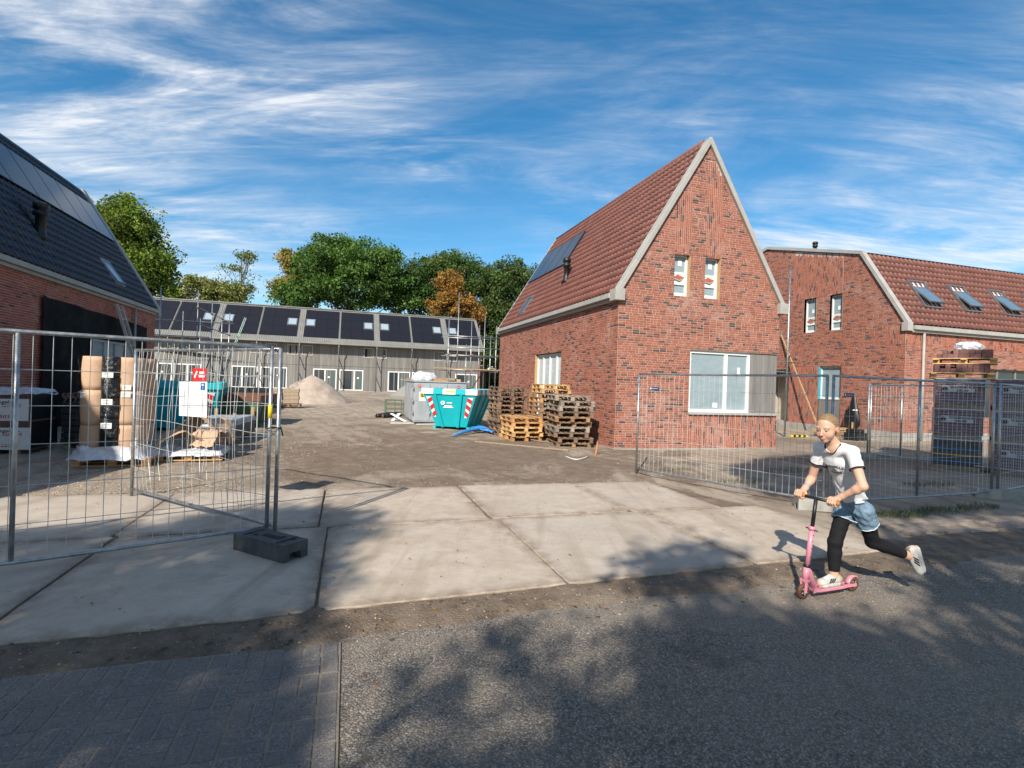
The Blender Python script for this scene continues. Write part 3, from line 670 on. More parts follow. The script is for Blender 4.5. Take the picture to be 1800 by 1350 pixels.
for ue, sg in ((AU0, -1), (AU1, 1)):
    gt.bb(ue+sg*0.012, ue+sg*0.22, AV0+0.2, AV1-0.2, AE-0.17, AE-0.03); gt.bb(ue+sg*0.01, ue+sg*0.12, AV0+0.2, AV1-0.2, AE-0.26, AE-0.172)
bevel(gt.build('gutter', M_stone, hA, M=MA), 0.01)
# panels, vent, roof window on the left slope
def onA(t, v, off=0.06): p = Vector((AU0-0.08, v, AE-0.02))+upL*t; n = Vector((-upL.z, 0, upL.x)); return p+n*off
nA = Vector((-upL.z, 0, upL.x))
for i in range(4): pv_panel(roofA, frame_M(onA(3.45, 20.7+i*1.155, 0.11), (0, -1, 0), upL))
vent_pipe(roofA, Matrix.Translation(onA(1.45, 18.7, 0.0)), 0.95, 0.10)
roof_window(roofA, frame_M(onA(0.92, 22.35, 0.03), (0, -1, 0), upL), 0.78, 1.0)
# windows of house A
def face_M(u, v, z, d): return frame_M_w((u, v, z), d)
def frame_M_w(o, d):
    x = Vector((*d, 0)).normalized(); z = Vector((0, 0, 1)); y = z.cross(x); m = Matrix((x, y, z)).transposed().to_4x4(); m.translation = Vector(o); return m
bw_ = window_unit(hA, MA @ frame_M_w((9.42, AV0+0.07, 1.07), (1, 0)), 2.15, 1.80, (1.30,), (), 0.085, 0.09, None, M_glass_foil, stickers=((1.98-0.24, 1.15, 0.09, 0.2), (0.9, 0.14, 0.16, 0.14)))
rv = MB(); rv.bb(9.40, 12.58, AV0-0.07, AV0+0.20, 1.0, 1.068); bevel(rv.build('sill', M_stone, hA, M=MA), 0.006)
hd = MB(); hd.bb(9.42, 12.56, AV0+0.005, AV0+0.16, 2.871, 2.95); hd.bb(9.415, 9.42, AV0, AV0+0.16, 1.07, 2.87); hd.build('reveal', M_mortar, hA, M=MA)
pn = thing('x', '', '') if False else None
for i in range(9):
    b = MB(); x0 = 11.575+i*0.1085; c = rnd.uniform(0.85, 1.15); b.bb(x0, x0+0.102, AV0+0.045, AV0+0.075, 1.07, 2.868, 0, (c, c, c)); b.build('cladding_board', M_clad, hA, M=MA)
b = MB(); b.bb(11.57, 12.57, AV0+0.08, AV0+0.12, 1.07, 2.869); b.bb(12.52, 12.55, AV0+0.12, AV0+1.0, 1.0, 2.869); b.build('corner_panel', M_cladp, hA, M=MA)
M_wrap_logo = pm('brown_print', (0.40, 0.12, 0.06), 0.6, var=0.2, scale=30); M_greyprint = pm('grey_print', (0.12, 0.13, 0.15), 0.6, var=0.3, scale=30)
def small_window(par, M, w=0.52, h=1.24):
    o = window_unit(par, M, w, h, (), (0.40, 0.70), 0.06, 0.07, None, M_glass_foil, stickers=((w*0.45, 0.92, 0.12, 0.17),))
    f = MB(); f.bb(0.02, w-0.02, 0.018, 0.03, 0.36, 0.72); f.bb(0.02, w-0.02, 0.019, 0.03, 0.06, 0.14); f.build('window_film', M_whiteprint, o)
    r = MB()
    r.add([(0.03, 0.014, 0.57), (0.22, 0.014, 0.66), (w-0.06, 0.014, 0.60), (0.30, 0.014, 0.51)], [(0, 1, 2, 3)]); r.build('printed_logo', M_wrap_logo, o)
    r = MB(); r.add([(0.03, 0.013, 0.555), (0.30, 0.013, 0.495), (w-0.08, 0.013, 0.575), (w-0.10, 0.013, 0.545), (0.29, 0.013, 0.44), (0.06, 0.013, 0.50)], [(0, 1, 2, 3, 4, 5)]); r.build('printed_logo', M_greyprint, o)
    t = MB(); t.bb(w, w+0.035, -0.12, 0.06, 0, h); t.build('jamb', M_wood, o); d = MB(); d.bb(-0.02, w+0.04, -0.11, 0.0, h, h+0.03); d.build('lintel', M_dark, o)
    return o
small_window(hA, MA @ frame_M_w((8.79, AV0+0.13, 4.36), (1, 0))); small_window(hA, MA @ frame_M_w((9.82, AV0+0.13, 4.36), (1, 0)))
window_unit(hA, MA @ frame_M_w((AU0+0.10, 20.0, 0.30), (0, -1)), 2.70, 2.57, (0.66, 1.34, 2.02), (), 0.07, 0.08, M_white, pm('milky_window_foil', (0.5, 0.54, 0.55), 0.3, var=0.15, scale=2, fine=10, bump=0.3, bdist=0.02, stretch=(1, 1, 3)), stickers=((2.2, 1.2, 0.14, 0.2),))
b = MB(); b.bb(AU0-0.004, AU0+0.1, 19.965, 20.0, 0.3, 2.87); b.build('jamb', M_wood, hA, M=MA)
b = MB(); b.bb(AU0+0.24, AU0+0.28, 17.25, 20.05, 0.25, 2.9); b.build('reveal', M_mortar, hA, M=MA)

# ================================================================== LEFT HOUSE
LU, LV0, LV1, LE, LR = -8.02, 3.5, 26.62, 4.40, 8.98; LUM = LU-2.78; LU2 = LU-5.56
hL = thing('brick_house', 'red brick house with blue-black tiled roof and pale solar panels beside the tile crates', 'house', SM(LUM, (LV0+LV1)/2)); ML = Matrix.Translation((-LUM, -(LV0+LV1)/2, 0))
gl_ = gable_span(LU2, LU, LE, LR)
wL = [BrickWall((LU, LV0), (0, 1), (1, 0), LE, lambda z: (0, LV1-LV0), [], pal=PAL_L)]
b_ = BrickWall((LU, LV1), (-1, 0), (0, 1), LR-0.05, gl_, [], pal=PAL_L)
f_ = BrickWall((LU2, LV0), (1, 0), (0, -1), LR-0.05, gl_, [], pal=PAL_L)
b_.bricks = []; f_.bricks = []
bk = MB(); bk.add([(LU2, LV0, 0), (LU2, LV1, 0), (LU2, LV1, LE), (LU2, LV0, LE)], [(0, 1, 2, 3)])
finish_walls(hL, ML, wL+[b_, f_], 300, pool=lambda w, b: w is wL[0] and b[0] > 9.5 and b[1] > 1.0)
bk.build('rear_wall', M_rearbrick, hL, M=ML)
rL = MB()
for sgn, ue in ((1, LU2-0.08), (-1, LU+0.08)): rL.add([(ue, LV0+0.1, LE-0.02), (ue, LV1-0.1, LE-0.02), (LUM, LV1-0.1, LR+0.02), (LUM, LV0+0.1, LR+0.02)], [(0, 1, 2, 3)])
roofL = rL.build('roof', M_tile_blue, hL, M=ML)
upl = Vector((LUM-(LU+0.08), 0, LR-LE+0.04)).normalized(); nL = Vector((upl.z, 0, -upl.x))
roof_plane((LU+0.10, LV0+0.2, LE), (0, 1, 0), upl, int((LV1-LV0-0.4)/0.27), 17, M_tile_blue, roofL, wt_=0.27, gauge=0.315, n_obj=300, skip=lambda i, j, p: p.y < 14.5, tones=0.25)
rt = MB(); rt.tube([(LUM, LV0+0.2, LR+0.06), (LUM, LV1-0.25, LR+0.06)], 0.10, 10); rt.build('ridge', M_tile_blue, roofL, True)
cp = MB()
for vv in (LV0+0.03, LV1-0.03):
    for sgn, ue in ((1, LU2-0.05), (-1, LU+0.05)):
        cp = MB(); slope_box(cp, (ue-sgn*0.02, vv, LE-0.02), (LUM+0.03*sgn, vv+0.002*sgn, LR+0.14), (0, 1, 0), 0.16, 0.26); bevel(cp.build('gable_coping', M_stone, hL, M=ML), 0.012)
        cp = MB(); cp.bb(ue-sgn*0.14, ue+sgn*0.16, vv-0.18, vv+0.18, LE-0.26, LE+0.06); bevel(cp.build('kneeler', M_stone, hL, M=ML), 0.012)
gt = MB(); gt.bb(LU+0.012, LU+0.22, LV0+0.2, LV1-0.2, LE-0.17, LE-0.03); gt.bb(LU+0.01, LU+0.12, LV0+0.2, LV1-0.2, LE-0.26, LE-0.172); bevel(gt.build('gutter', M_stone, hL, M=ML), 0.01)
def onL(t, v, off=0.06): return Vector((LU+0.08, v, LE-0.02))+upl*t+nL*off
for i in range(6): pv_panel(roofL, frame_M(onL(3.92, 25.5-i*1.43, 0.12), (0, 1, 0), upl) @ Matrix.Scale(1.245, 4, (1, 0, 0)))
vent_pipe(roofL, Matrix.Translation(onL(1.25, 18.8, 0.0)), 1.05, 0.13); b = MB(); b.box((0, 0, 0.05), (0.55, 0.7, 0.012)); b.build('vent_flashing', M_black, roofL, M=frame_M(onL(1.25, 18.85, 0.02), (0, 1, 0), upl))
roof_window(roofL, frame_M(onL(1.05, 23.25, 0.03), (0, 1, 0), upl), 0.85, 1.05, R(-4), M_steel, M_skyglass)
# black membrane covers the big opening of the left house
mm = MB(); nx, nz = 40, 24
for j in range(nz+1):
    for i in range(nx+1):
        v = 17.6+i*(25.5-17.6)/nx; zt = 3.68-0.020*(v-17.6)+0.012*math.sin(v*2.7)+0.05*(i == 0); z = 0.05+(zt-0.05)*j/nz
        mm.v.append((LU+0.07+0.045*fbm(v*1.3, z*0.9, 61)+0.02*math.sin(v*5+z), v, z))
for j in range(nz):
    for i in range(nx):
        a = j*(nx+1)+i; mm.f.append((a, a+1, a+nx+2, a+nx+1)); mm.m.append(0); mm.c.append(None)
mem = mm.build('black_membrane', pm('black_sheeting', (0.004, 0.004, 0.005), 0.75, var=0.3, scale=3, bump=0.5, bdist=0.02, spec=0.15), hL, True, ML, fix=False)
window_unit(hL, ML @ frame_M_w((LU+0.16, 20.4, 1.1), (0, 1)), 3.6, 1.62, (0.9, 1.8, 2.7), (), 0.07, 0.06, M_greypaint, M_glass_foil, stickers=((3.6, 0.5, 0.2, 0.2),))
dp = MB(); dp.tube([(LU+0.10, 24.1, 0.1), (LU+0.10, 24.1, LE-0.2)], 0.045, 8); dp.build('downpipe', M_stone, hL, True, ML)

# ================================================================== HOUSE B (right, eaves to the road)
BU0, BU1, BV0 = 20.3, 37.0, 15.1; prof = [(15.1, 4.5), (17.05, 7.55), (22.3, 8.95), (27.55, 7.55), (29.5, 4.5)]
hB = thing('brick_house', 'red brick house with gambrel roof and open roof windows behind the wrapped brick stacks', 'house', SM((BU0+BU1)/2, 22.3)); MBm = Matrix.Translation((-(BU0+BU1)/2, -22.3, 0))
def b_span(z):      # along +v reversed: wall runs from far (s=0) to near
    Lw = 29.5-15.1
    if z <= 4.5: return (0, Lw)
    if z <= 7.55: t = (z-4.5)/(7.55-4.5); d = 1.95*t
    else: t = min((z-7.55)/1.4, 1); d = 1.95+5.25*t
    return (d, Lw-d)
def s_of(v): return 29.5-v
opB = [(s_of(19.92), s_of(19.22), 4.5, 6.07), (s_of(18.53), s_of(17.88), 4.5, 6.07), (s_of(19.0), s_of(17.85), 0.35, 2.98), (s_of(22.6), s_of(20.7), 0.0, 2.85)]
vzB = [(s_of(20.7), s_of(19.02), 0.0, 2.98), (s_of(20.6), s_of(17.9), 6.09, 8.7), (s_of(15.9), s_of(15.1), 3.72, 4.48)]
vzB = [(a, b, c, d) for a, b, c, d in vzB]
wB = [BrickWall((BU0, 29.5), (0, -1), (-1, 0), 8.9, b_span, opB, vzB),
      BrickWall((BU0, BV0), (1, 0), (0, -1), 4.5, lambda z: (0, BU1-BU0), [(4.2, 7.6, 0.9, 2.95)], [(0, BU1-BU0, 3.72, 4.48)])]
finish_walls(hB, MBm, wB, 300)
ob = MB(); ob.add([(BU1, a, b) for a, b in [(15.1, 0)]+prof+[(29.5, 0)]], [tuple(range(7))]); ob.add([(BU0, 29.5, 0), (BU1, 29.5, 0), (BU1, 29.5, 4.5), (BU0, 29.5, 4.5)], [(0, 1, 2, 3)]); ob.build('rear_wall', M_rearbrick, hB, M=MBm)
b = MB(); b.bb(BU0-0.04, BU1, BV0-0.05, 29.5, -0.3, 0.32); b.build('plinth', M_conc, hB, M=MBm)
rb = MB(); ov = 0.1
pr = [(15.02, 4.47), (17.05, 7.6), (22.3, 9.0), (27.55, 7.6), (29.58, 4.47)]
for (a, za), (c, zc) in zip(pr, pr[1:]): rb.add([(BU0+ov, a, za), (BU1, a, za), (BU1, c, zc), (BU0+ov, c, zc)], [(0, 1, 2, 3)])
roofB = rb.build('roof', M_tile_red, hB, M=MBm)
upB = Vector((0, 17.05-15.02, 7.6-4.47)).normalized(); nB = Vector((0, -upB.z, upB.y))
roof_plane((BU0+0.18, 15.0, 4.48), (1, 0, 0), upB, 66, 12, M_tile_red, roofB, wt_=0.25, gauge=0.305, n_obj=300)
upB2 = Vector((0, 22.3-17.05, 1.4)).normalized()
for i in range(13):
    for j in range(2): pv_panel(roofB, frame_M(Vector((21.6+i*1.16, 17.25+0.0, 7.66))+upB2*(0.95+j*1.74)+Vector((0, 0, 0.06)), (1, 0, 0), upB2))
cp = MB()
for i, ((a, za), (c, zc)) in enumerate(zip(pr, pr[1:])): cp = MB(); slope_box(cp, (BU0+0.02, a+(0.0), za+0.05), (BU0+0.02+0.002*i, c, zc+0.05), (1, 0, 0), 0.11+0.002*i, 0.15); bevel(cp.build('gable_coping', M_stone, hB, M=MBm), 0.012)
cp = MB(); cp.bb(BU0-0.10, BU0+0.16, BV0-0.15, BV0+0.12, 4.22, 4.56); bevel(cp.build('kneeler', M_stone, hB, M=MBm), 0.012)
gt = MB(); gt.bb(BU0+0.2, BU1, BV0-0.22, BV0-0.012, 4.28, 4.44); gt.bb(BU0+0.2, BU1, BV0-0.12, BV0-0.01, 4.18, 4.278); bevel(gt.build('gutter', M_stone, hB, M=MBm), 0.01)
for uc in (22.2, 24.5, 26.9, 29.2, 31.6): roof_window(roofB, frame_M(Vector((uc, 15.02, 4.47))+upB*1.62+nB*0.04, (1, 0, 0), upB), 0.95, 1.45, R(-14), None, pm('blue_roof_glass', (0.12, 0.19, 0.26), 0.08, var=0.15) if 'blue_roof_glass' not in bpy.data.materials else bpy.data.materials['blue_roof_glass'])
small_window(hB, MBm @ frame_M_w((BU0+0.12, 19.92, 4.5), (0, -1)), 0.66, 1.57); small_window(hB, MBm @ frame_M_w((BU0+0.12, 18.53, 4.5), (0, -1)), 0.62, 1.57)
window_unit(hB, MBm @ frame_M_w((BU0+0.10, 19.0, 1.5), (0, -1)), 1.15, 1.46, (), (), 0.07, 0.08, M_white, M_glass_foil)
b = MB(); b.bb(BU0-0.004, BU0+0.1, 18.96, 19.0, 1.5, 2.97); b.build('blue_tape', pm('light_blue_tape', (0.03, 0.42, 0.55), 0.5), hB, M=MBm)
for i in range(9):
    b = MB(); v0 = 19.0-i*0.127; c = rnd.uniform(0.85, 1.15); b.bb(BU0+0.04, BU0+0.07, v0-0.122, v0, 0.35, 1.46, 0, (c, c, c)); b.build('cladding_board', M_clad, hB, M=MBm)
b = MB(); b.bb(BU0+0.02, BU0+0.2, 17.8, 19.05, 1.46, 1.5); b.build('sill', M_stone, hB, M=MBm)
b = MB(); b.bb(BU0+0.16, BU0+0.2, 17.8, 19.05, 0.3, 3.0); b.build('window_backing', M_dark, hB, M=MBm); b = MB(); b.bb(BU0+1.2, BU0+1.25, 20.6, 22.7, 0, 2.9); b.bb(BU0+0.02, BU0+1.2, 22.6, 22.65, 0, 2.9); b.bb(BU0+0.02, BU0+1.2, 20.66, 20.7, 0, 2.9); b.bb(BU0+0.0, BU0+1.2, 20.7, 22.6, 2.86, 2.95); b.build('porch_lining', pm('plastered_lining', (0.42, 0.38, 0.32), 0.9, var=0.2), hB, M=MBm)
b = MB(); b.tube([(21.15, BV0-0.07, 0.05), (21.15, BV0-0.07, 4.3)], 0.05, 10); b.build('downpipe', M_stone, hB, True, MBm)
window_unit(hB, MBm @ frame_M_w((24.5, BV0+0.1, 0.9), (1, 0)), 3.4, 2.05, (1.1, 2.2), (), 0.07, 0.08, M_cladp, M_glass)
vent_pipe(roofB, Matrix.Translation((BU0+3.0, 22.3, 8.95)), 0.75, 0.09)

# ================================================================== TERRACE ROW
TU0, TU1, TV = -25.1, 14.75, 60.0; TW = TV+1.25; TZ = 0.24; TE, TR_, TRV = 5.42, 9.42, 64.6
tr = thing('terraced_row', 'long terrace of grey timber-clad houses with solar roof below the trees', 'terrace', SM(-5, 64.5, TZ)); MT = Matrix.Translation((5, -64.5, -TZ))
bounds = [-25.0, -21.0, -17.0, -13.0, -9.02, -4.95, -1.0, 2.95, 6.75, 10.7, 14.7]
opT = []
for u0, u1 in zip(bounds, bounds[1:]): pass
b = MB(); b.bb(TU0, TU1, TW, TRV*2-TW, TZ-0.3, TE+0.2); body = b.build('wall', pm('terrace_core', (0.05, 0.045, 0.04), 0.9), tr, M=MT)
cb = MB(); u = TU0
while u < TU1:
    c = rnd.uniform(0.8, 1.2); d = rnd.choice([0.02, 0.028, 0.036]); cb.bb(u, u+0.135, TW-0.02-d, TW-0.004, 2.98, TE+0.12, 0, (c, c, c*0.98)); c *= rnd.uniform(0.9, 1.08); cb.bb(u, u+0.135, TW-0.02-d, TW-0.004, TZ+0.12, 2.95, 0, (c, c, c)); u += 0.145
tag(cb.build('cladding', M_clad, body), kind='stuff')
b = MB(); b.bb(TU0, TU1, TW-0.03, TW-0.003, TZ-0.2, TZ+0.12); b.build('plinth', M_conc, tr, M=MT)
# roof: ribbed sheet
rs = MB(); upT = Vector((0, TRV-TV, TR_-TE)).normalized(); LT = math.hypot(TRV-TV, TR_-TE)
xs = []; x = TU0-0.05
while x < TU1+0.1: xs += [(x, 0.0), (x+0.14, 0.0), (x+0.155, 0.045), (x+0.19, 0.045)]; x += 0.21
for side in (0, 1):
    for (a, za), (c, zc) in zip(xs, xs[1:]):
        if side == 0: q = [(a, TV, TE+za), (c, TV, TE+zc), (c, TRV, TR_+zc), (a, TRV, TR_+za)]
        else: q = [(a, TRV, TR_+za), (c, TRV, TR_+zc), (c, 2*TRV-TV, TE+zc), (a, 2*TRV-TV, TE+za)]
        rs.add(q, [(0, 1, 2, 3)])
roofT = rs.build('roof', M_sheet, tr, M=MT, fix=False)
b = MB(); b.bb(TU0, TU1+0.02, TV-0.03, TV+0.02, TE-0.18, TE+0.01); b.bb(TU0, TU1+0.02, TV+0.02, TW-0.05, TE-0.16, TE-0.12); b.bb(TU0, TU1+0.05, TRV-0.15, TRV+0.15, TR_+0.0, TR_+0.09); b.build('fascia', M_sheet, tr, M=MT)
b = MB(); b.add([(TU1-0.01, TV+0.05, TE-0.1), (TU1-0.01, 2*TRV-TV-0.05, TE-0.1), (TU1-0.01, TRV, TR_-0.02)], [(0, 1, 2)]); b.bb(TU1, TU1+0.05, TW-0.3, 2*TRV-TW, TZ, TE); b.build('end_wall', pm('end_brick', (0.30, 0.10, 0.065), 0.85, var=0.3, scale=4, fine=25, src='World'), tr, M=MT)
nT = Vector((0, -upT.z, upT.y))
skyl = {}
for k, (u0, u1) in enumerate(zip(bounds, bounds[1:])):
    gl0, gr0 = (0.32, 0.10) if k % 2 == 1 else (0.10, 0.32)
    a, c = u0+gl0, u1-gr0; wpan = (c-a)/3; hp = 1.66
    side = 1 if k % 2 == 0 else 0
    for i in range(3):
        for j in range(3):
            if j == 1 and i == (2 if side else 0): continue
            p = Vector((a+(i+0.5)*wpan, TV, TE))+upT*(0.72+(j+0.5)*hp)+nT*0.07
            f = MB(); f.box((0, 0, 0), (wpan-0.02, hp-0.02, 0.04)); o = f.build('solar_panel', M_pvdark, roofT, M=frame_M(p, (1, 0, 0), upT))
    i = 2 if side else 0
    p = Vector((a+(i+0.5)*wpan, TV, TE))+upT*(0.72+1.5*hp)+nT*0.05
    f = MB(); f.box((0, 0, -0.01), (wpan-0.02, hp-0.02, 0.04)); f.build('flashing', M_pvframe, roofT, M=frame_M(p, (1, 0, 0), upT))
    roof_window(roofT, frame_M(p+nT*0.02, (1, 0, 0), upT), 0.98, 1.25, 0, M_galv, M_skyglass)
# facade openings
curt = [M_glass, pm('curtained_glass', (0.10, 0.13, 0.13), 0.12, var=0.3, scale=2, fine=14, stretch=(4, 1, 0.6))]
up_w = [-17.9, -16.4, -9.75, -8.3, -6.2, -4.75, 1.62, 3.02, 9.35, 10.95]
for uu in up_w: window_unit(tr, MT @ frame_M_w((uu, TW-0.09, 3.98), (1, 0)), 1.1, 1.12, (), (), 0.10, 0.09, M_stone, M_glass, stickers=((0.75, 0.25, 0.1, 0.14),))
for uu, ww, bv in [(-19.4, 2.6, 1.3), (-16.7, 2.5, 1.25), (-11.45, 2.45, 1.0), (-8.75, 2.6, 1.3), (-3.55, 2.4, 1.2), (-0.86, 2.5, 1.55), (4.3, 2.45, 1.15), (6.95, 2.5, 1.2), (11.9, 2.6, 1.2)]:
    window_unit(tr, MT @ frame_M_w((uu, TW-0.10, TZ+0.12), (1, 0)), ww, 2.25, (bv,), (), 0.10, 0.1, M_white, curt if uu > -4 else M_glass, stickers=((bv+0.3, 1.3, 0.2, 0.16),))
for uu in bounds[1:-1]:
    b = MB(); yy = TV+0.30; b.tube([(uu+0.02, TV+0.1, TE-0.1), (uu+0.02, TV+0.12, TE-0.5), (uu, yy, TE-0.95), (uu, yy, TZ)], 0.055, 8)
    b.tube([(uu, yy, 3.0), (uu, TW, 3.9)], 0.05, 6); b.tube([(uu, yy, 1.2), (uu, TW, 2.1)], 0.05, 6); b.build('downpipe', M_zinc, tr, True, MT)
# ================================================================== SITE OBJECTS
SI = SITE.inverted()
def hit_plane(x, y, p0, n):
    d = ray(x, y); o = Vector((0, 0, CAM_H)); t = (Vector(p0)-o).dot(Vector(n))/d.dot(Vector(n)); return o+d*t
def hit_u(x, y, u): return SI @ hit_plane(x, y, W(u, 0), SITE.to_3x3() @ Vector((1, 0, 0)))
def hit_v(x, y, v): return SI @ hit_plane(x, y, W(0, v), SITE.to_3x3() @ Vector((0, 1, 0)))

# ------------------------------------------------------------------ fence panels
def fence_panel(label, A, B, zb=0.12, ht=1.88, mids=(), bent=0.0, spacing=0.117, hor=(0.30, 0.62, 0.96, 1.28, 1.58), cat='fence', group=None, r=0.021, seed=1, name='mesh_fence'):
    """A, B: world points of the two end posts on the ground"""
    rr = random.Random(seed); A, B = Vector(A), Vector(B); L = (B-A).length; X = (B-A).normalized(); ang = math.atan2(X.y, X.x)
    M = Matrix.Translation(A) @ Matrix.Rotation(ang, 4, 'Z'); t = thing(name, label, cat, M, group)
    for x in (0, L): b = MB(); b.tube([(x, 0, 0.045), (x, 0, zb+ht+0.01)], r, 12); b.build('post', M_galv, t, True)
    for x in mids: b = MB(); b.tube([(x, 0, zb), (x, 0, zb+ht)], r*0.9, 10); b.build('mid_post', M_galv, t, True)
    for z, nm in ((zb, 'bottom_rail'), (zb+ht, 'top_rail')):
        b = MB(); pts = [(L*i/8, 0.006*math.sin(i*1.3+seed) if 0 < i < 8 else 0, z-0.008*math.sin(math.pi*i/8)) for i in range(9)]; b.tube(pts, r*0.9, 10); b.build(nm, M_galv, t, True)
    def bow(x, z):
        w = math.sin(math.pi*x/L)*math.sin(math.pi*min(max((z-zb)/ht, 0), 1)); return bent*w*(0.6+0.5*math.sin(x*2.1+seed))
    n = int(L/spacing)
    for i in range(1, n):
        x = L*i/n; dx = rr.uniform(-0.004, 0.004); k = rr.uniform(-1, 1)*bent*0.25; b = MB(); pts = []
        z0 = zb if not (bent > 0.06 and rr.random() < 0.45 and 0.3 < x/L < 0.85) else zb+rr.uniform(0.08, 0.4)
        for j in range(9):
            z = z0+(zb+ht-z0)*j/8; q = (z-zb)/ht
            loose = (1-q)**3*(0.3 if z0 > zb else 0)*rr.uniform(0.6, 1)
            pts.append((x+dx+k*math.sin(math.pi*q)+loose*rr.uniform(-0.6, 0.6), bow(x, z)+loose*0.4, z))
        b.tube(pts, 0.0029, 4, caps=False); b.build('upright_wire', M_wire, t)
    for z in hor:
        b = MB(); b.tube([(L*i/14, bow(L*i/14, zb+z)-0.004, zb+z+(bent*0.14*math.sin(i*0.9+z*5)*math.sin(math.pi*i/14))) for i in range(15)], 0.0031, 4, caps=False); b.build('cross_wire', M_wire, t)
    return t, M, L
def clamp(label, p, ang, group='fence clamps'):
    t = MB(); 
    b = MB(); pts = [(0.05*math.cos(a)*1.5, 0.035*math.sin(a), 0.01*math.sin(3*a)) for a in [i*math.pi/6 for i in range(12)]]; b.tube(pts+[pts[0], (0.09, 0.02, -0.05), (0.1, 0.03, -0.09)], 0.007, 6)
    o = b.build('fence_clamp', M_black, None, True, Matrix.Translation(p) @ Matrix.Rotation(ang, 4, 'Z')); tag(o, label, 'clamp')
pR = gpx(468, 940, 0.05); pL = gpx(0, 992, 0.12); d_ = (pL-pR); d_.z = 0; d_.normalize(); pR.z = 0
fence_panel('upright wire mesh fence panel with a second post in front of the wrapped rolls', pR, pR+d_*3.5, mids=(1.97,), seed=3, zb=0.13, ht=1.90, spacing=0.125)
fence_panel('wire mesh fence panel beside the white crates of roof tiles', pR+d_*3.56, pR+d_*7.0, seed=4, zb=0.13, ht=1.90)
gR = gpx(483, 939, 0.05); gL = gpx(231, 872, 0.04); gR.z = 0; gL.z = 0
G, MG, LG = fence_panel('fence panel with bulging torn mesh, swung inwards, carrying the white notice', gR, gL, zb=0.14, ht=1.87, bent=0.16, seed=8, spacing=0.105)
gn = Vector((-(gL-gR).y, (gL-gR).x, 0)).normalized()
if gn.dot(-gR) < 0: gn = -gn
def on_gate(x, y): return hit_plane(x, y, gR+gn*0.02, gn)
def board(name, px, mat, label, cat, extra=None):
    P = [on_gate(*q) for q in px]; c = sum(P, Vector())/4; x = (P[1]-P[0]+P[2]-P[3])*0.5; h = ((P[0]-P[3]).length+(P[1]-P[2]).length)/2; w = x.length; x.normalize(); z = Vector((0, 0, 1)); y = z.cross(x)
    m = Matrix((x, y, z)).transposed().to_4x4(); m.translation = c; t = thing(name, label, cat, m)
    b = MB(); b.box((0, 0, 0), (w, 0.006, h)); b.build('panel', mat, t); return t, w, h
nb, w, h = board('notice_board', [(318, 671), (366, 671), (362, 732), (313, 732)], M_whiteprint, 'white printed notice with a blue corner mark wired to the swung fence panel', 'sign')
M_textblue = pm('pale_blue_print', (0.38, 0.42, 0.55), 0.6); M_darkprint = pm('dark_print', (0.05, 0.05, 0.06), 0.6)
for i in range(13):
    b = MB(); zz_ = h*0.36-i*h*0.055; b.bb(-w*0.38, w*(-0.38+rnd.uniform(0.3, 0.74)), -0.0045, -0.0035, zz_-h*0.008, zz_+h*0.008); b.build('print_line', M_textblue, nb)
b = MB(); b.bb(w*0.28, w*0.44, -0.0048, -0.0035, h*0.26, h*0.47); b.build('corner_mark', pm('blue_mark', (0.02, 0.12, 0.4), 0.5), nb)
b = MB(); b.box((w*0.36, -0.0052, h*0.41), (w*0.07, 0.001, h*0.05)); b.build('mark_print', M_whiteprint, nb)
rb_, w, h = board('warning_sign', [(339.5, 648), (363.5, 647), (362, 669.5), (338, 670)], M_red, 'small red warning sign with white symbols above the white notice', 'sign')
b = MB(); b.box((-w*0.24, -0.005, 0.02*h), (w*0.10, 0.002, h*0.62), Matrix.Rotation(R(35), 3, 'Y')); b.build('symbol', M_whiteprint, rb_)
for zz_, l in ((0.16, 0.36), (-0.12, 0.42)):
    b = MB(); b.box((w*0.2, -0.005, zz_*h), (w*l, 0.002, h*0.17)); b.build('print_line', M_whiteprint, rb_)
clamp('black wire clamp tying the swung panel to the long panel', (gR+pR)*0.5+Vector((0, -0.02, 1.18)), 0.5)
b = MB(); b.tube([pR+Vector((0.0, 0.0, 1.28)), pR+Vector((0.0, 0.0, 1.42))], 0.0222, 10); tag(b.build('yellow_tape', M_yellow, None, True), 'strip of yellow tape around the long panel end post', 'tape')
# right hand fences
f1L = gpx(1118, 832, 0.02); f1R = gpx(1447, 889, 0.05); f1L.z = f1R.z = 0
F1, _, _ = fence_panel('wire mesh fence panel in front of the brick gable and its large window', f1L, f1R, seed=11, zb=0.12, spacing=0.10)
f2L = gpx(1458, 890, 0.05); f2R = gpx(1742, 873, 0.03); f2L.z = f2R.z = 0; L2 = (f2R-f2L).length
fence_panel('wire mesh fence panel with a centre post in front of the wrapped brick stacks', f2L, f2R, seed=12, zb=0.12, mids=(L2*0.5,), bent=0.03, spacing=0.12)
f3L = gpx(1753, 872, 0.03); f3L.z = 0
fence_panel('wire mesh fence panel turning back beside the wrapped bricks', f3L, f3L+Vector((2.9, 1.75, 0)), seed=13, zb=0.12)
f4L = gpx(1528, 806, 0.0); f4R = gpx(1690, 826, 0.0); f4L.z = f4R.z = 0; f4R = f4L+(f4R-f4L).normalized()*3.3
fence_panel('inner wire mesh fence panel standing before the black cover', f4L, f4R, seed=14, zb=0.14, mids=(1.1,))
fence_panel('narrow wire mesh gate leaf next to the inner fence panel', f4L+Vector((-0.03, 0.05, 0)), f4L+Vector((1.2, 0.5, 0)), seed=15, zb=0.14)
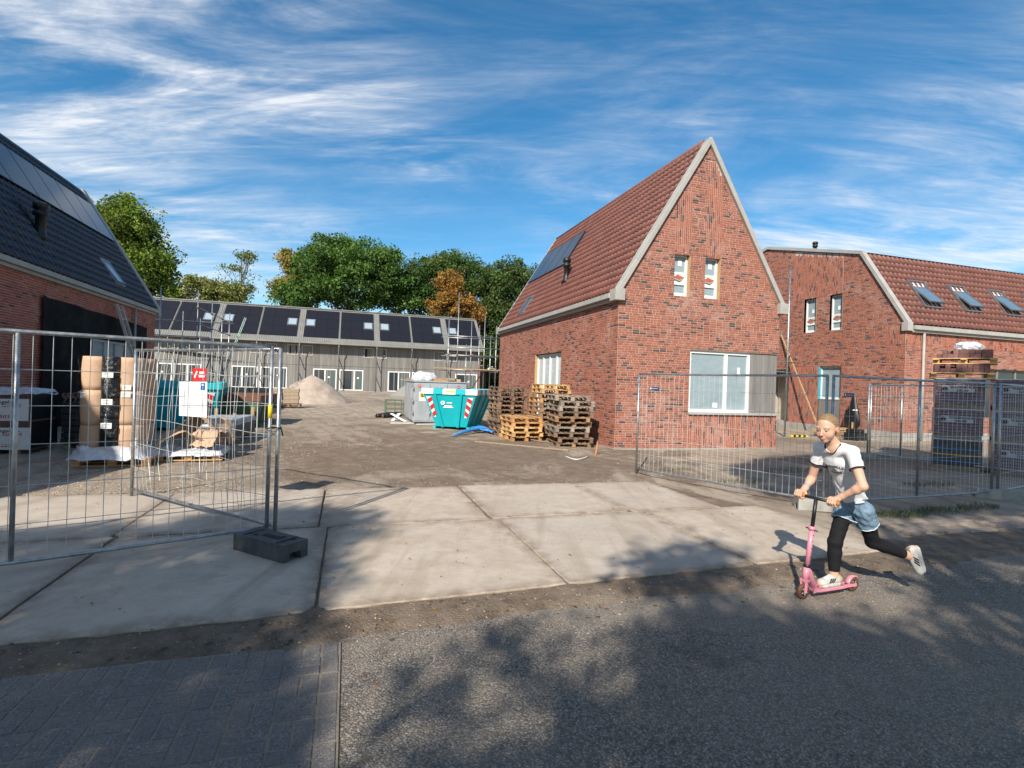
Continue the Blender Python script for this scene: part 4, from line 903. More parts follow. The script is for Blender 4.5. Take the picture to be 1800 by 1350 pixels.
def fence_tag(par_p, par_d, label, w=0.2):
    ang = math.atan2(par_d.y, par_d.x); t = thing('fence_tag', label, 'tag', Matrix.Translation(par_p) @ Matrix.Rotation(ang, 4, 'Z'))
    b = MB(); b.box((0, 0, 0), (w, 0.006, 0.06)); b.build('plate', M_bluesign, t); b = MB(); b.box((-w*0.4, -0.0045, 0), (w*0.1, 0.002, 0.036)); b.build('emblem', M_whiteprint, t)
    for i in range(5): b = MB(); b.box((-w*0.24+i*w*0.14, -0.0045, 0.0), (w*0.10, 0.002, 0.018)); b.build('print', M_textblue, t)
d1 = (f1R-f1L).normalized(); fence_tag(f1L+d1*0.36+Vector((0, -0.03, 1.72)), d1, 'small dark blue name tag on the fence panel before the brick gable')
d2 = (f2R-f2L).normalized(); fence_tag(f2L+d2*0.30+Vector((0, -0.03, 1.72)), d2, 'small dark blue name tag on the fence panel before the brick stacks')
# feet of the fences
def foot(label, M, l, w, h, mat, holes=True):
    t = thing('fence_block', label, 'fence block', M)
    b = MB(); ch = 0.03
    p = [(-l/2, -w/2), (l/2, -w/2), (l/2, w/2), (-l/2, w/2)]
    # body with a carrying notch under each end
    b.bb(-l/2+0.10, l/2-0.10, -w/2, w/2, 0, h); 
    for s in (-1, 1):
        x0, x1 = (-l/2, -l/2+0.10) if s < 0 else (l/2-0.10, l/2)
        b.bb(x0, x1, -w/2, -w*0.22, 0, h); b.bb(x0, x1, w*0.22, w/2, 0, h); b.bb(x0, x1, -w*0.22, w*0.22, h*0.45, h)
    o = b.build('block', mat, t)
    bm_ = bmesh.new(); bm_.from_mesh(o.data); bmesh.ops.remove_doubles(bm_, verts=bm_.verts, dist=0.0005); bm_.to_mesh(o.data); bm_.free()
    if holes:
        for x in (-l*0.33, -l*0.2, l*0.18, l*0.36):
            c = MB(); c.lathe([(0.026, h+0.002), (0.026, h+0.003)], 14, M=Matrix.Translation((x, -0.05 if x < 0 else 0.05, 0))); c.build('socket', M_dark, t)
        for x in (-l*0.12, l*0.05): c = MB(); c.bb(x, x+0.12, -0.035, 0.035, h+0.002, h+0.004); c.build('slot', M_dark, t)
        for x in (-l/2+0.12, l/2-0.12): c = MB(); c.bb(x-0.006, x+0.006, -w*0.42, w*0.42, h+0.001, h+0.012); c.build('ridge', mat, t)
    return t
a, b2, c2 = gpx(411, 966, 0.045), gpx(498, 991, 0.045), gpx(539, 976, 0.045); x = (b2-a); l = x.length; wv = (c2-b2); cen = (a+c2)/2
foot('dark recycled-plastic fence foot under two posts on the concrete slab', Matrix.Translation((cen.x, cen.y, 0.046)) @ Matrix.Rotation(math.atan2(x.y, x.x), 4, 'Z'), l, max(wv.length, 0.24), 0.155, M_rubber)
cc_ = (f1R+f2L)/2; foot('pale concrete fence foot behind the scooter rider', Matrix.Translation((cc_.x-0.05, cc_.y-0.06, 0.0)) @ Matrix.Rotation(R(-12), 4, 'Z'), 0.80, 0.24, 0.17, M_conc, False)
cc_ = (f2R+f3L)/2; foot('grey concrete fence foot below the brick stack fence corner', Matrix.Translation((cc_.x+0.18, cc_.y-0.05, 0)) @ Matrix.Rotation(R(-20), 4, 'Z'), 0.95, 0.26, 0.16, M_conc, False)
foot('grey concrete fence foot under the inner fence panel', Matrix.Translation((f4L.x+0.05, f4L.y-0.02, 0)) @ Matrix.Rotation(R(-15), 4, 'Z'), 0.7, 0.24, 0.15, M_conc, False)

# ------------------------------------------------------------------ pallets
WOODT = {'dark': (0.20, 0.13, 0.085), 'brown': (0.31, 0.19, 0.105), 'orange': (0.55, 0.30, 0.12), 'fresh': (0.64, 0.40, 0.17), 'grey': (0.31, 0.26, 0.205)}
PALC = {}
def pal_mesh(kind, dims, tone, k):
    key = (kind, tone, k)
    if key not in PALC:
        c = WOODT[tone]; f = 1+(k-1.5)*0.16; b = MB(); b.box((0, 0, 0), dims, None, 0, tuple(q*f for q in c)); PALC[key] = b.mesh(kind, M_pal)
    return PALC[key]
def pallet(M, tone, label, group=None, l=1.2, w=1.0):
    t = thing('pallet', label, 'pallet', M, group); K = lambda: rnd.randrange(4)
    for i in range(7 if w > 0.9 else 5):
        n = 6 if w > 0.9 else 4; y = -w/2+0.05+(w-0.10)*i/n
        if rnd.random() < 0.05: continue
        mobj('top_board', pal_mesh('top_board', (l, 0.098, 0.022), tone, K()), t, Matrix.Translation((rnd.uniform(-0.012, 0.012), y, 0.133)) @ Matrix.Rotation(rnd.uniform(-0.01, 0.01), 4, 'Z'))
    for x in (-l/2+0.07, 0, l/2-0.07):
        mobj('cross_board', pal_mesh('cross_board', (0.12, w-0.01, 0.022), tone, K()), t, Matrix.Translation((x, 0, 0.111)))
        for y in (-w/2+0.06, 0, w/2-0.06): mobj('block', pal_mesh('block', (0.125, 0.098, 0.078), tone, K()), t, Matrix.Translation((x, y, 0.061)))
    for y in (-w/2+0.06, 0, w/2-0.06): mobj('bottom_board', pal_mesh('bottom_board', (l, 0.098, 0.022), tone, K()), t, Matrix.Translation((0, y, 0.011)))
    return t
ORD = ['lowest', 'second', 'third', 'fourth', 'fifth', 'sixth', 'seventh', 'eighth', 'ninth', 'tenth', 'topmost']
def ordn(i, n): return 'topmost' if i == n-1 else ('lowest' if i == 0 else ORD[i]+' from the ground')
def stack(u, v, n, tones, label, group, rz=0.0, jit=0.045, rj=0.07, z0=0.0):
    for i in range(n): pallet(SM(u+rnd.uniform(-jit, jit), v+rnd.uniform(-jit, jit), z0+i*0.1445, rz+rnd.uniform(-rj, rj)), rnd.choice(tones) if isinstance(tones, list) else tones, label+', '+ordn(i, n), group)
stack(5.22, 17.45, 11, ['dark', 'dark', 'brown'], 'dark pallet in the tall stack by the teal skip', 'dark pallet stack', R(90))
stack(6.30, 16.35, 10, ['orange', 'brown'], 'brown pallet in the tall stack against the wall', 'brown pallet stack', R(90))
stack(6.30, 16.35, 2, 'fresh', 'fresh yellow pallet on the brown stack', 'fresh pallets on top', R(84), z0=1.452, jit=0.09)
stack(5.22, 15.78, 5, ['orange', 'orange', 'fresh'], 'orange pallet in the low stack', 'low orange pallet stack', R(90))
stack(6.10, 14.15, 10, ['grey', 'grey', 'dark', 'brown'], 'grey battered pallet in the house corner stack', 'grey pallet stack', R(84), 0.07, 0.08)
for i, (a0, a1, lab) in enumerate([((835, 779), (1000, 795), 'long grey timber lying in front of the pallet stacks'), ((905, 771), (985, 783), 'short thin lath on the ground beside the low orange pallets')]):
    p, q = gpx(*a0), gpx(*a1); b = MB(); b.tube([p+Vector((0, 0, 0.04)), q+Vector((0, 0, 0.04))], 0.035 if i == 0 else 0.02, 6); tag(b.build('timber_lath', M_oldwood), lab, 'timber')
b = MB(); b.tube([gpx(993+i*3.2, 803+6*math.sin(i/13*math.pi))+Vector((0, 0, 0.02)) for i in range(14)], 0.012, 6); tag(b.build('hose', M_whiteprint, None, True), 'thin pale hose curled on the ground by the pallets', 'hose')
b = MB(); p = gpx(1048, 800); b.box(p+Vector((0, 0, 0.16)), (0.03, 0.02, 0.32), Matrix.Rotation(0.15, 3, 'Y')); tag(b.build('marker_peg', pm('orange_peg', (0.6, 0.2, 0.05), 0.7)), 'small orange wooden peg at the house corner', 'peg')

# ------------------------------------------------------------------ skips
def skip(name, label, M, tw, tl, bw, bl, h, mat, stripes=True, hatch=True, logo=True, rim_mat=None, rim_h=0.2):
    """front = -y side; tw/bw widths (x), tl/bl lengths (y) at rim and floor"""
    t = thing(name, label, 'skip', M); b = MB(); th = 0.05
    def ring(w, l, z, y0=0): return [(-w/2, -l/2+y0, z), (w/2, -l/2+y0, z), (w/2, l/2+y0, z), (-w/2, l/2+y0, z)]
    o_b, o_t, i_t, i_b = ring(bw, bl, 0.10), ring(tw, tl, h-rim_h), ring(tw-2*th, tl-2*th, h-rim_h), ring(bw-2*th, bl-2*th, 0.4)
    V_ = o_b+o_t+i_t+i_b; F_ = [(3, 2, 1, 0)]+[(i, (i+1) % 4, 4+(i+1) % 4, 4+i) for i in range(4)]+[(4+i, 4+(i+1) % 4, 8+(i+1) % 4, 8+i) for i in range(4)]+[(8+i, 8+(i+1) % 4, 12+(i+1) % 4, 12+i) for i in range(4)]+[(12, 13, 14, 15)]
    b.add(V_, F_); body = b.build('body', mat, t)
    def fr(x, z, off=0.012):      # point on the sloping front face, x in -1..1, z height
        q = (z-0.10)/(h-rim_h-0.10); w = bw+(tw-bw)*q; l = bl+(tl-bl)*q; return Vector((x*w/2, -l/2-off, z))
    # rim
    k = 0
    def rimbox(x0, x1, y0, y1, m, nm='rim'): c = MB(); c.bb(x0, x1, y0, y1, h-rim_h, h); bevel(c.build(nm, m, t), 0.01)
    tw2, tl2 = tw+0.10, tl+0.10
    if stripes:
        cols = [M_white, mat, M_white, mat, M_white]; edges = [-tw2/2, -tw2*0.27, -tw2*0.08, tw2*0.15, tw2*0.32, tw2/2]
        edges = [-tw2/2, -tw2/2+tw2*0.21, -tw2/2+tw2*0.38, -tw2/2+tw2*0.61, -tw2/2+tw2*0.79, tw2/2]
        for i in range(5): rimbox(edges[i], edges[i+1], -tl2/2, -tl2/2+0.12, cols[i], 'rim_stripe')
        for sx in (-1, 1):
            n = 8
            for i in range(n):
                y0 = -tl2/2+0.12+(tl2-0.12)*i/n; y1 = -tl2/2+0.12+(tl2-0.12)*(i+1)/n; x = sx*(tw2/2-0.06); rimbox(x-0.06, x+0.06, y0, y1, [M_white, mat][i % 2], 'rim_stripe')
        rimbox(-tw2/2+0.12, tw2/2-0.12, tl2/2-0.12, tl2/2, mat)
        c = MB(); c.bb(-tw*0.06, tw*0.11, -tl2/2-0.006, -tl2/2, h-rim_h*0.62, h-rim_h*0.3); c.build('yellow_label', M_yellow, t)
    else:
        rm = rim_mat or mat
        rimbox(-tw2/2, tw2/2, -tl2/2, -tl2/2+0.12, rm); rimbox(-tw2/2, tw2/2, tl2/2-0.12, tl2/2, rm); rimbox(-tw2/2, -tw2/2+0.12, -tl2/2+0.12, tl2/2-0.12, rm); rimbox(tw2/2-0.12, tw2/2, -tl2/2+0.12, tl2/2-0.12, rm)
    # ribs on the front and sides
    for x in (-0.55, 0.45):
        c = MB(); p0, p1 = fr(x, 0.08, 0.03), fr(x, h-rim_h-0.01, 0.03); slope_box(c, p0, p1, (1, 0, 0), 0.045, 0.06); bevel(c.build('rib', mat, t), 0.008)
    for sx in (-1, 1):
        for y in (-0.5, 0.15, 0.7):
            c = MB(); slope_box(c, (sx*(bw/2+0.02), y*bl/2, 0.1), (sx*(tw/2+0.02), y*tl/2, h-rim_h-0.01), (0, 1, 0), 0.045, 0.06); c.build('rib', mat, t)
    if hatch:
        for sx in (-1, 1):
            pl = MB(); z0, z1 = h*0.30, h*0.80
            e0, e1 = 0.92*sx, 0.70*sx
            q = [fr(e0, z0, 0.016), fr(e1, z0, 0.016), fr(e1, z1, 0.016), fr(e0, z1, 0.016)]; q[1] = fr(0.78*sx if sx < 0 else 0.74*sx, z0, 0.016)
            pl.add(q, [(0, 1, 2, 3)]); hp = pl.build('hatch_plate', M_whiteprint, t)
            n = 3
            for i in range(n):
                s0 = i/n; s1 = s0+0.20; sl = 0.16
                def L_(e, s): return fr(e, z0+(z1-z0)*s, 0.019)
                r_ = MB(); a0, a1 = (e0, e1) if sx < 0 else (e0, e1)
                r_.add([L_(e0*0.995, min(s0+0.0+(0 if sx > 0 else 0), 1)), L_(e1, min(s0+sl, 1)), L_(e1, min(s1+sl, 1)), L_(e0*0.995, min(s1, 1))], [(0, 1, 2, 3)]); r_.build('hatch_stripe', M_red, hp)
    if logo:
        c = MB(); p = fr(-0.30, h*0.66, 0.018); ring_ = [p+Vector((0.075*math.cos(a), 0, 0.075*math.sin(a))) for a in [i*math.pi/10 for i in range(20)]]; c.add(ring_, [tuple(range(20))]); lg = c.build('emblem', M_whiteprint, t)
        c = MB(); ring_ = [p+Vector((0.04*math.cos(a), -0.003, 0.04*math.sin(a))) for a in [i*math.pi/5 for i in range(10)]]; c.add(ring_, [tuple(range(10))]); c.build('emblem_centre', mat, lg)
        for xx, zz_, l_ in ((-0.02, 0.66, 0.16), (-0.08, 0.585, 0.24), (-0.08, 0.55, 0.3)):
            p = fr(xx, h*zz_, 0.018); c = MB(); c.add([p+Vector((-l_*0.6, 0, -0.016)), p+Vector((l_*0.6, 0, -0.016)), p+Vector((l_*0.6, 0, 0.016)), p+Vector((-l_*0.6, 0, 0.016))], [(0, 1, 2, 3)]); c.build('print_line', M_whiteprint, t)
    for x in (-0.55, 0.55):
        c = MB(); c.bb(x*bw-0.05, x*bw+0.05, -bl/2-0.02, bl/2, 0.0, 0.105); c.build('skid', mat, t)
    return t
sk_c = W(4.30, 18.15)
ang = -R(26)
skM = SM(3.98, 20.3, 0, ang)
skip('teal_skip', 'teal skip with white striped rim and red-white hatching beside the pallets', SM(4.12, 20.0, 0, ang), 1.92, 3.1, 1.12, 2.4, 1.46, M_teal)
skip('teal_skip', 'teal skip half hidden by the notice behind the torn fence', SM(-5.1, 19.0, 0, R(8)), 2.6, 3.0, 2.1, 2.3, 1.45, M_teal, stripes=False, logo=False)
skip('green_skip', 'low rusty green skip with brown timber on its rim', SM(-3.75, 20.6, 0, R(-4)), 2.2, 2.6, 1.9, 2.2, 1.05, M_greenrust, stripes=False, hatch=False, logo=False, rim_mat=pm('rusted_rim', (0.17, 0.075, 0.045), 0.8, var=0.4))
# ------------------------------------------------------------------ grey steel container
gc = thing('steel_container', 'light grey steel storage container standing behind the teal skip', 'container', SM(3.55, 22.7)); gw, gd, gh = 2.1, 3.2, 1.66
b = MB(); b.bb(-gw/2, gw/2, -gd/2, gd/2, 0.08, gh); bevel(b.build('body', M_greypaint, gc), 0.02)
for x0, x1 in ((-gw/2+0.03, -gw/2+0.62), (-gw/2+0.66, -gw/2+1.3), (-gw/2+1.34, gw/2-0.03)):
    b = MB(); b.bb(x0, x1, -gd/2-0.025, -gd/2-0.001, 0.14, gh-0.06); bevel(b.build('door', M_greypaint, gc), 0.008)
for y0 in (-gd/2+0.05, -gd/2+1.12, -gd/2+2.18):
    b = MB(); b.bb(-gw/2-0.025, -gw/2-0.001, y0, y0+1.0, 0.14, gh-0.06); bevel(b.build('door', M_greypaint, gc), 0.008)
for z in (0.35, 0.8, 1.3):
    for (x, y) in ((-gw/2-0.03, -gd/2-0.03), (-gw/2+0.64, -gd/2-0.045)): b = MB(); b.tube([(x, y, z), (x, y, z+0.16)], 0.022, 8); b.build('hinge', M_steel, gc, True)
b = MB(); b.bb(-gw/2-0.04, gw/2+0.04, -gd/2-0.04, gd/2+0.04, gh, gh+0.05); bevel(b.build('lid', M_greypaint, gc), 0.01)
b = MB(); b.bb(-gw/2+0.2, -gw/2+0.86, -gd/2-0.034, -gd/2-0.027, 0.92, 1.28); s_ = b.build('sign_plate', M_whiteprint, gc)
b = MB(); b.bb(-gw/2+0.23, -gw/2+0.47, -gd/2-0.040, -gd/2-0.0345, 1.06, 1.25); b.build('yellow_field', M_yellow, s_)
b = MB(); b.bb(-gw/2+0.28, -gw/2+0.33, -gd/2-0.044, -gd/2-0.0405, 1.09, 1.23); b.bb(-gw/2+0.33, -gw/2+0.42, -gd/2-0.044, -gd/2-0.0405, 1.09, 1.13); b.build('letter', M_black, s_)
for x in (-gw/2+0.2, gw/2-0.35):
    b = MB(); b.lathe([(0.06, 0), (0.06, 0.01)], 14, M=Matrix.Translation((x, -gd/2-0.028, 1.5)) @ Matrix.Rotation(R(90), 4, 'X')); lk = b.build('lock_plate', M_red, gc); b = MB(); b.box((x, -gd/2-0.042, 1.5), (0.07, 0.004, 0.018)); b.build('lock_bar', M_white, lk)
b = MB(); b.bb(-gw/2-0.033, -gw/2-0.027, -gd/2+0.35, -gd/2+0.75, 1.0, 1.4); b.build('paper_notice', pm('pale_paper', (0.5, 0.52, 0.5), 0.7, var=0.3, scale=12), gc)
def lump(name, M, sx, sy, sz, mat, label, cat, seed=0, n=20, amp=0.35, freq=3.0, parent=None, kind=None):
    b = MB(); m = n//2
    for j in range(m+1):
        for i in range(n):
            th_ = math.pi*j/m; ph = 2*math.pi*i/n; d = Vector((math.sin(th_)*math.cos(ph), math.sin(th_)*math.sin(ph), math.cos(th_)))
            f = 1+amp*(fbm(d.x*freq+seed, d.y*freq+d.z*freq*1.3, seed)-0.47)*2; b.v.append((d.x*sx*f, d.y*sy*f, max(d.z*sz*f, -0.35*sz)))
    for j in range(m):
        for i in range(n): b.f.append((j*n+i, j*n+(i+1) % n, (j+1)*n+(i+1) % n, (j+1)*n+i)); b.m.append(0); b.c.append(None)
    o = b.build(name, mat, parent, False, M, fix=False)
    return tag(o, label, cat, kind=kind)
lump('plastic_bundle', SM(3.0, 22.0, gh+0.15), 0.5, 0.4, 0.28, M_filmthick, 'crumpled white plastic sheet on the grey container', 'plastic sheet', 4)
for i in range(5):
    b = MB(); b.box((0, 0, 0), (rnd.uniform(0.5, 1.0), 0.16, 0.1)); tag(b.build('timber_offcut', M_oldwood if i % 2 else M_wood, None, False, SM(3.5+i*0.16, 21.7+rnd.uniform(0, 0.7), gh+0.1+0.04*(i % 2)+0.002*i, rnd.uniform(-0.4, 0.4))), 'short brown timber offcut lying on the grey container lid', 'timber', 'offcuts on the container')
# debris at its foot
b = MB(); b.tube([(0, 0, 0.13), (0.75, 0.9, 0.13)], 0.13, 14); b.tube([(0.02, -0.02, 0.13), (-0.004, -0.022, 0.13)], 0.13, 14); ro = b.build('membrane_roll', M_black, None, True, SM(1.55, 24.0)); tag(ro, 'black rolled roofing membrane on the ground beside the container', 'roll')
b = MB(); b.lathe([(0.075, 0), (0.078, 0.01)], 14, M=Matrix.Translation((-0.012, -0.012, 0.13)) @ Matrix.Rotation(R(90), 4, 'X') @ Matrix.Rotation(R(40), 4, 'Y')); b.build('roll_core', M_card, ro)
b = MB(); b.tube([(0, 0, 0.1), (0.6, 0.85, 0.1)], 0.1, 14); tag(b.build('membrane_roll', M_black, None, True, SM(1.30, 24.25)), 'second black membrane roll lying tight against the first', 'roll')
for i, (u, v, l, rz, tl_, lab) in enumerate([(2.05, 22.3, 0.95, 2.2, 0.3, 'white plank leaning against the container corner'), (2.25, 21.3, 1.2, 0.1, 0.0, 'white plank flat on the ground before the container'), (3.0, 20.9, 0.8, 0.3, 0.0, 'broken white board beside the teal skip'), (2.0, 22.9, 1.0, 1.2, 0.25, 'pale lath propped beside the membrane rolls')]):
    b = MB(); b.box((0, 0, 0), (l, 0.14, 0.025)); tag(b.build('plank', M_white, None, False, SM(u, v, 0.03+0.5*l*math.sin(tl_), rz) @ Matrix.Rotation(-tl_, 4, 'Y')), lab, 'plank')
b = thing('mesh_crate', 'small green wire crate beside the grey container', 'crate', SM(2.2, 26.6))
for z in (0.08, 0.3, 0.52, 0.72):
    for (x0, y0, x1, y1) in ((-0.4, -0.5, 0.4, -0.5), (0.4, -0.5, 0.4, 0.5), (0.4, 0.5, -0.4, 0.5), (-0.4, 0.5, -0.4, -0.5)): m = MB(); m.tube([(x0, y0, z), (x1, y1, z)], 0.02, 6); m.build('rail', M_greenrust, b)
for (x0, y0) in ((-0.4, -0.5), (0.4, -0.5), (0.4, 0.5), (-0.4, 0.5), (0, -0.5), (-0.4, 0)): m = MB(); m.tube([(x0, y0, 0), (x0, y0, 0.74)], 0.025, 6); m.build('leg', M_greenrust, b)
m = MB(); m.bb(-0.38, 0.38, -0.48, 0.48, 0.1, 0.12); m.build('floor', M_greenrust, b)
# blue pipes in front of the skip
for i in range(7):
    p0 = gpx(798+i*6, 766-i*1.9); p1 = gpx(862+rnd.uniform(-3, 6), 756+i*1.7+rnd.uniform(-1, 1)); up_ = rnd.uniform(0.02, 0.16); b = MB()
    b.tube([p0.lerp(p1, t_/10)+Vector((0.05*math.sin(t_*0.7+i*2), 0.16*math.sin(t_*0.55+i*1.9)+0.10*(i-3), 0.04+0.008*i+up_*math.sin(math.pi*t_/10)*0.8)) for t_ in range(11)], 0.034, 8); tag(b.build('blue_hose', M_blue, None, True), 'limp light blue tube lying in the heap below the teal skip', 'tube', 'blue tubes on the ground')

# ------------------------------------------------------------------ heaps
def heap(name, u, v, ru, rv, h, mat, label, seed, n=60):
    b = MB(); z0 = ground_z(v)
    for j in range(n+1):
        for i in range(n+1):
            x, y = -1.25+2.5*i/n, -1.25+2.5*j/n; r = math.hypot(x, y); hh = max(0.0, 1-r)**0.92 if r < 1 else 0
            hh *= 1+0.35*(fbm(x*2+seed, y*2, seed)-0.5); z = hh*h+0.10*(fbm(x*7, y*7, seed+3)-0.5)*min(1, hh*6)+0.05*(fbm(x*20, y*20, seed+5)-0.5)*min(1, hh*8)-(0.06 if r > 1 else 0.0)
            b.v.append((x*ru, y*rv, z))
    for j in range(n):
        for i in range(n): a = j*(n+1)+i; b.f.append((a, a+1, a+n+2, a+n+1)); b.m.append(0); b.c.append(None)
    return tag(b.build(name, mat, None, True, SM(u, v, z0-0.01), fix=False), label, 'heap')
M_sand = pm('heaped_sand', (0.43, 0.35, 0.285), 0.95, var=0.22, scale=1.5, fine=18, bump=0.8, bdist=0.05, dirt=(0.27, 0.2, 0.15), dirt_amt=0.7)
heap('sand_heap', -2.25, 37.3, 2.55, 2.3, 1.95, M_sand, 'tall pinkish sand heap in front of the grey terrace', 3)
heap('sand_heap', 6.2, 50, 2.6, 2.0, 1.55, pm('grey_mortar_sand', (0.25, 0.24, 0.22), 0.95, var=0.2, bump=0.5), 'low grey sand heap with planks on top before the terrace doors', 8, 30)
for i in range(3): b = MB(); b.box((0, 0, 0), (2.6-i*0.5, 0.3, 0.12)); tag(b.build('plank', M_oldwood, None, False, SM(6.0+0.2*i, 49.7, 1.73+i*0.12)), 'brown plank in the pile on the grey sand heap', 'plank', 'planks on the grey heap')
# stacked paving behind the left fence
for j in range(4):
    for i in range(5):
        b = MB(); b.box((0, 0, 0), (0.78, 0.5, 0.2)); c = rnd.uniform(0.8, 1.2)
        tag(bevel(b.build('stone_block', pm('sandstone_block', (0.36, 0.28, 0.2), 0.9, var=0.3, scale=3, bump=0.4) if (i, j) == (0, 0) else bpy.data.materials['sandstone_block'], None, False, SM(-6.2+i*0.82+rnd.uniform(-0.03, 0.03), 31.5, ground_z(31.5)+0.32+j*0.205, rnd.uniform(-0.03, 0.03))), 0.02), 'brown paving block in the stack before the sand heap', 'block', 'blocks stacked before the heap')
for x in (-6.0, -4.2, -3.0): pallet(SM(x, 31.5, ground_z(31.5)+0.06), 'brown', 'brown pallet below the stacked paving blocks', 'pallets under blocks')

# ------------------------------------------------------------------ wrapped rolls on a pallet
wl = thing('wrapped_rolls', 'tall film-wrapped brown and black rolls with white labels on a pallet', 'load', SM(-4.02, 11.75, 0.145))
M_blackfoil = pm('black_foil_roll', (0.012, 0.014, 0.018), 0.18, var=0.4, scale=4, fine=20, bump=0.6, bdist=0.02, stretch=(1, 1, 4))
def rollp(x, y, z0, z1, r, mat, seed):
    b = MB(); n = 7; pf = []
    for i in range(n+1):
        t_ = i/n; pf.append((r*(0.985+0.022*math.sin(math.pi*t_)+(0.0 if 0 < i < n else -0.018)), z0+(z1-z0)*t_))
    b.lathe(pf, 28, M=Matrix.Translation((x, y, 0)), wob=lambda a, z: 1+0.02*math.sin(3*a+seed+z*9)); return b.build('roll', mat, wl, True)
for x, y in ((-0.28, -0.30), (0.23, -0.30), (-0.28, 0.18), (0.23, 0.18)):
    for i, (a_, c_) in enumerate(((0.0, 0.60), (0.605, 1.22), (1.225, 1.82))): rollp(x+rnd.uniform(-0.008, 0.008), y+rnd.uniform(-0.01, 0.01), a_, c_, 0.245, M_card, i+x)
for i in range(5): rollp(-0.02, -0.50, 0.365*i, 0.365*i+0.362, 0.145, M_blackfoil, i)
def lbl(par, x, y, z, w, h, mat=M_whiteprint):
    b = MB(); b.bb(x-w/2, x+w/2, y-0.003, y, z-h/2, z+h/2); o = b.build('label', mat, par)
    for k_ in range(3): c = MB(); c.bb(x-w*0.36, x+w*rnd.uniform(0.0, 0.36), y-0.0045, y-0.0035, z+h*(0.26-0.25*k_)-h*0.035, z+h*(0.26-0.25*k_)+h*0.035); c.build('print_line', M_darkprint, o)
for z in (1.5, 1.02, 0.6, 0.08): lbl(wl, -0.02, -0.652, z, 0.17, 0.10)
lbl(wl, 0.24, -0.556, 1.28, 0.14, 0.09); lbl(wl, 0.23, -0.556, 1.15, 0.15, 0.09); lbl(wl, 0.36, -0.53, 0.30, 0.1, 0.15); lbl(wl, -0.42, -0.51, 1.13, 0.1, 0.1)
b = MB(); n = 44       # clear stretch film round the rolls
for j in range(15):
    for i in range(n):
        a_ = 2*math.pi*i/n; sx = abs(math.cos(a_))**0.45*(1 if math.cos(a_) > 0 else -1); sy = abs(math.sin(a_))**0.45*(1 if math.sin(a_) > 0 else -1); w_ = 1+0.012*math.sin(a_*9+j*1.7)+0.008*math.sin(a_*17-j)
        b.v.append((-0.02+sx*0.535*w_, -0.10+sy*0.575*w_, 0.02+1.80*j/14))
for j in range(14):
    for i in range(n): b.f.append((j*n+i, j*n+(i+1) % n, (j+1)*n+(i+1) % n, (j+1)*n+i)); b.m.append(0); b.c.append(None)
b.build('stretch_film', film('stretch_film', (0.75, 0.75, 0.77), 1.05, 0.15), wl, True, fix=False)
b = MB(); n = 40       # film skirt round the foot
for j in range(6):
    for i in range(n):
        a_ = 2*math.pi*i/n; rr_ = 0.62+0.12*(1-j/5.0)**2+0.03*math.sin(a_*7+j); sx = abs(math.cos(a_))**0.5*(1 if math.cos(a_) > 0 else -1); sy = abs(math.sin(a_))**0.5*(1 if math.sin(a_) > 0 else -1)
        b.v.append((sx*rr_*0.86, sy*rr_*1.03-0.06, 0.012+0.045*j+0.02*math.sin(a_*11+j)))
for j in range(5):
    for i in range(n): b.f.append((j*n+i, j*n+(i+1) % n, (j+1)*n+(i+1) % n, (j+1)*n+i)); b.m.append(0); b.c.append(None)
b.build('film', M_filmthick, wl, True, fix=False)
pallet(SM(-4.02, 11.75, 0, R(2)), 'orange', 'light wooden pallet carrying the wrapped brown and black rolls')
pallet(SM(-2.98, 12.35, 0, R(4)), 'orange', 'light wooden pallet with plastic film and torn brown paper', l=1.1)
b = MB(); n = 26
for j in range(n+1):
    for i in range(n+1):
        x, y = -0.62+1.24*i/n, -0.55+1.1*j/n; e = max(abs(x)/0.62, abs(y)/0.55); b.v.append((x, y, 0.165+0.13*fbm(x*4, y*4, 14)*(1-e**4)+0.05*fbm(x*11, y*11, 15)-(0.02 if e < 0.95 else 0.09)))
for j in range(n):
    for i in range(n): a = j*(n+1)+i; b.f.append((a, a+1, a+n+2, a+n+1)); b.m.append(0); b.c.append(None)
tag(b.build('plastic_sheet', M_filmthick, None, False, SM(-2.98, 12.35, 0, R(4)), fix=False), 'loose milky plastic sheet spread over the pallet beside the rolls', 'plastic sheet')
def paper(label, M, w, d, h, seed):
    b = MB(); n = 9
    for j in range(n+1):
        for i in range(n+1):
            x, y = -w/2+w*i/n, -d/2+d*j/n; q = rnd.uniform(-0.03, 0.03); arch = h*math.sin(math.pi*i/n)**0.7*(0.55+0.6*fbm(x*3+seed, y*3, seed))
            b.v.append((x+q, y+q, arch+rnd.uniform(0, 0.05)))
    for j in range(n):
        for i in range(n): a = j*(n+1)+i; b.f.append((a, a+1, a+n+2, a+n+1)); b.m.append(0); b.c.append(None)
    o = b.build('brown_paper', M_card, None, False, M, fix=False); s = o.modifiers.new('thick', 'SOLIDIFY'); s.thickness = 0.006; tag(o, label, 'paper')
paper('crumpled brown wrapping paper just behind the torn fence mesh', SM(-3.15, 12.05, 0.22, 0.4), 0.95, 0.6, 0.36, 2)
paper('arched sheet of torn brown paper leaning on the grey slabs', SM(-2.85, 12.75, 0.28, -0.3), 0.95, 0.8, 0.60, 7)
paper('folded brown paper strip hanging over the film-covered pallet', SM(-2.62, 12.25, 0.25, 1.2), 0.75, 0.5, 0.36, 12)
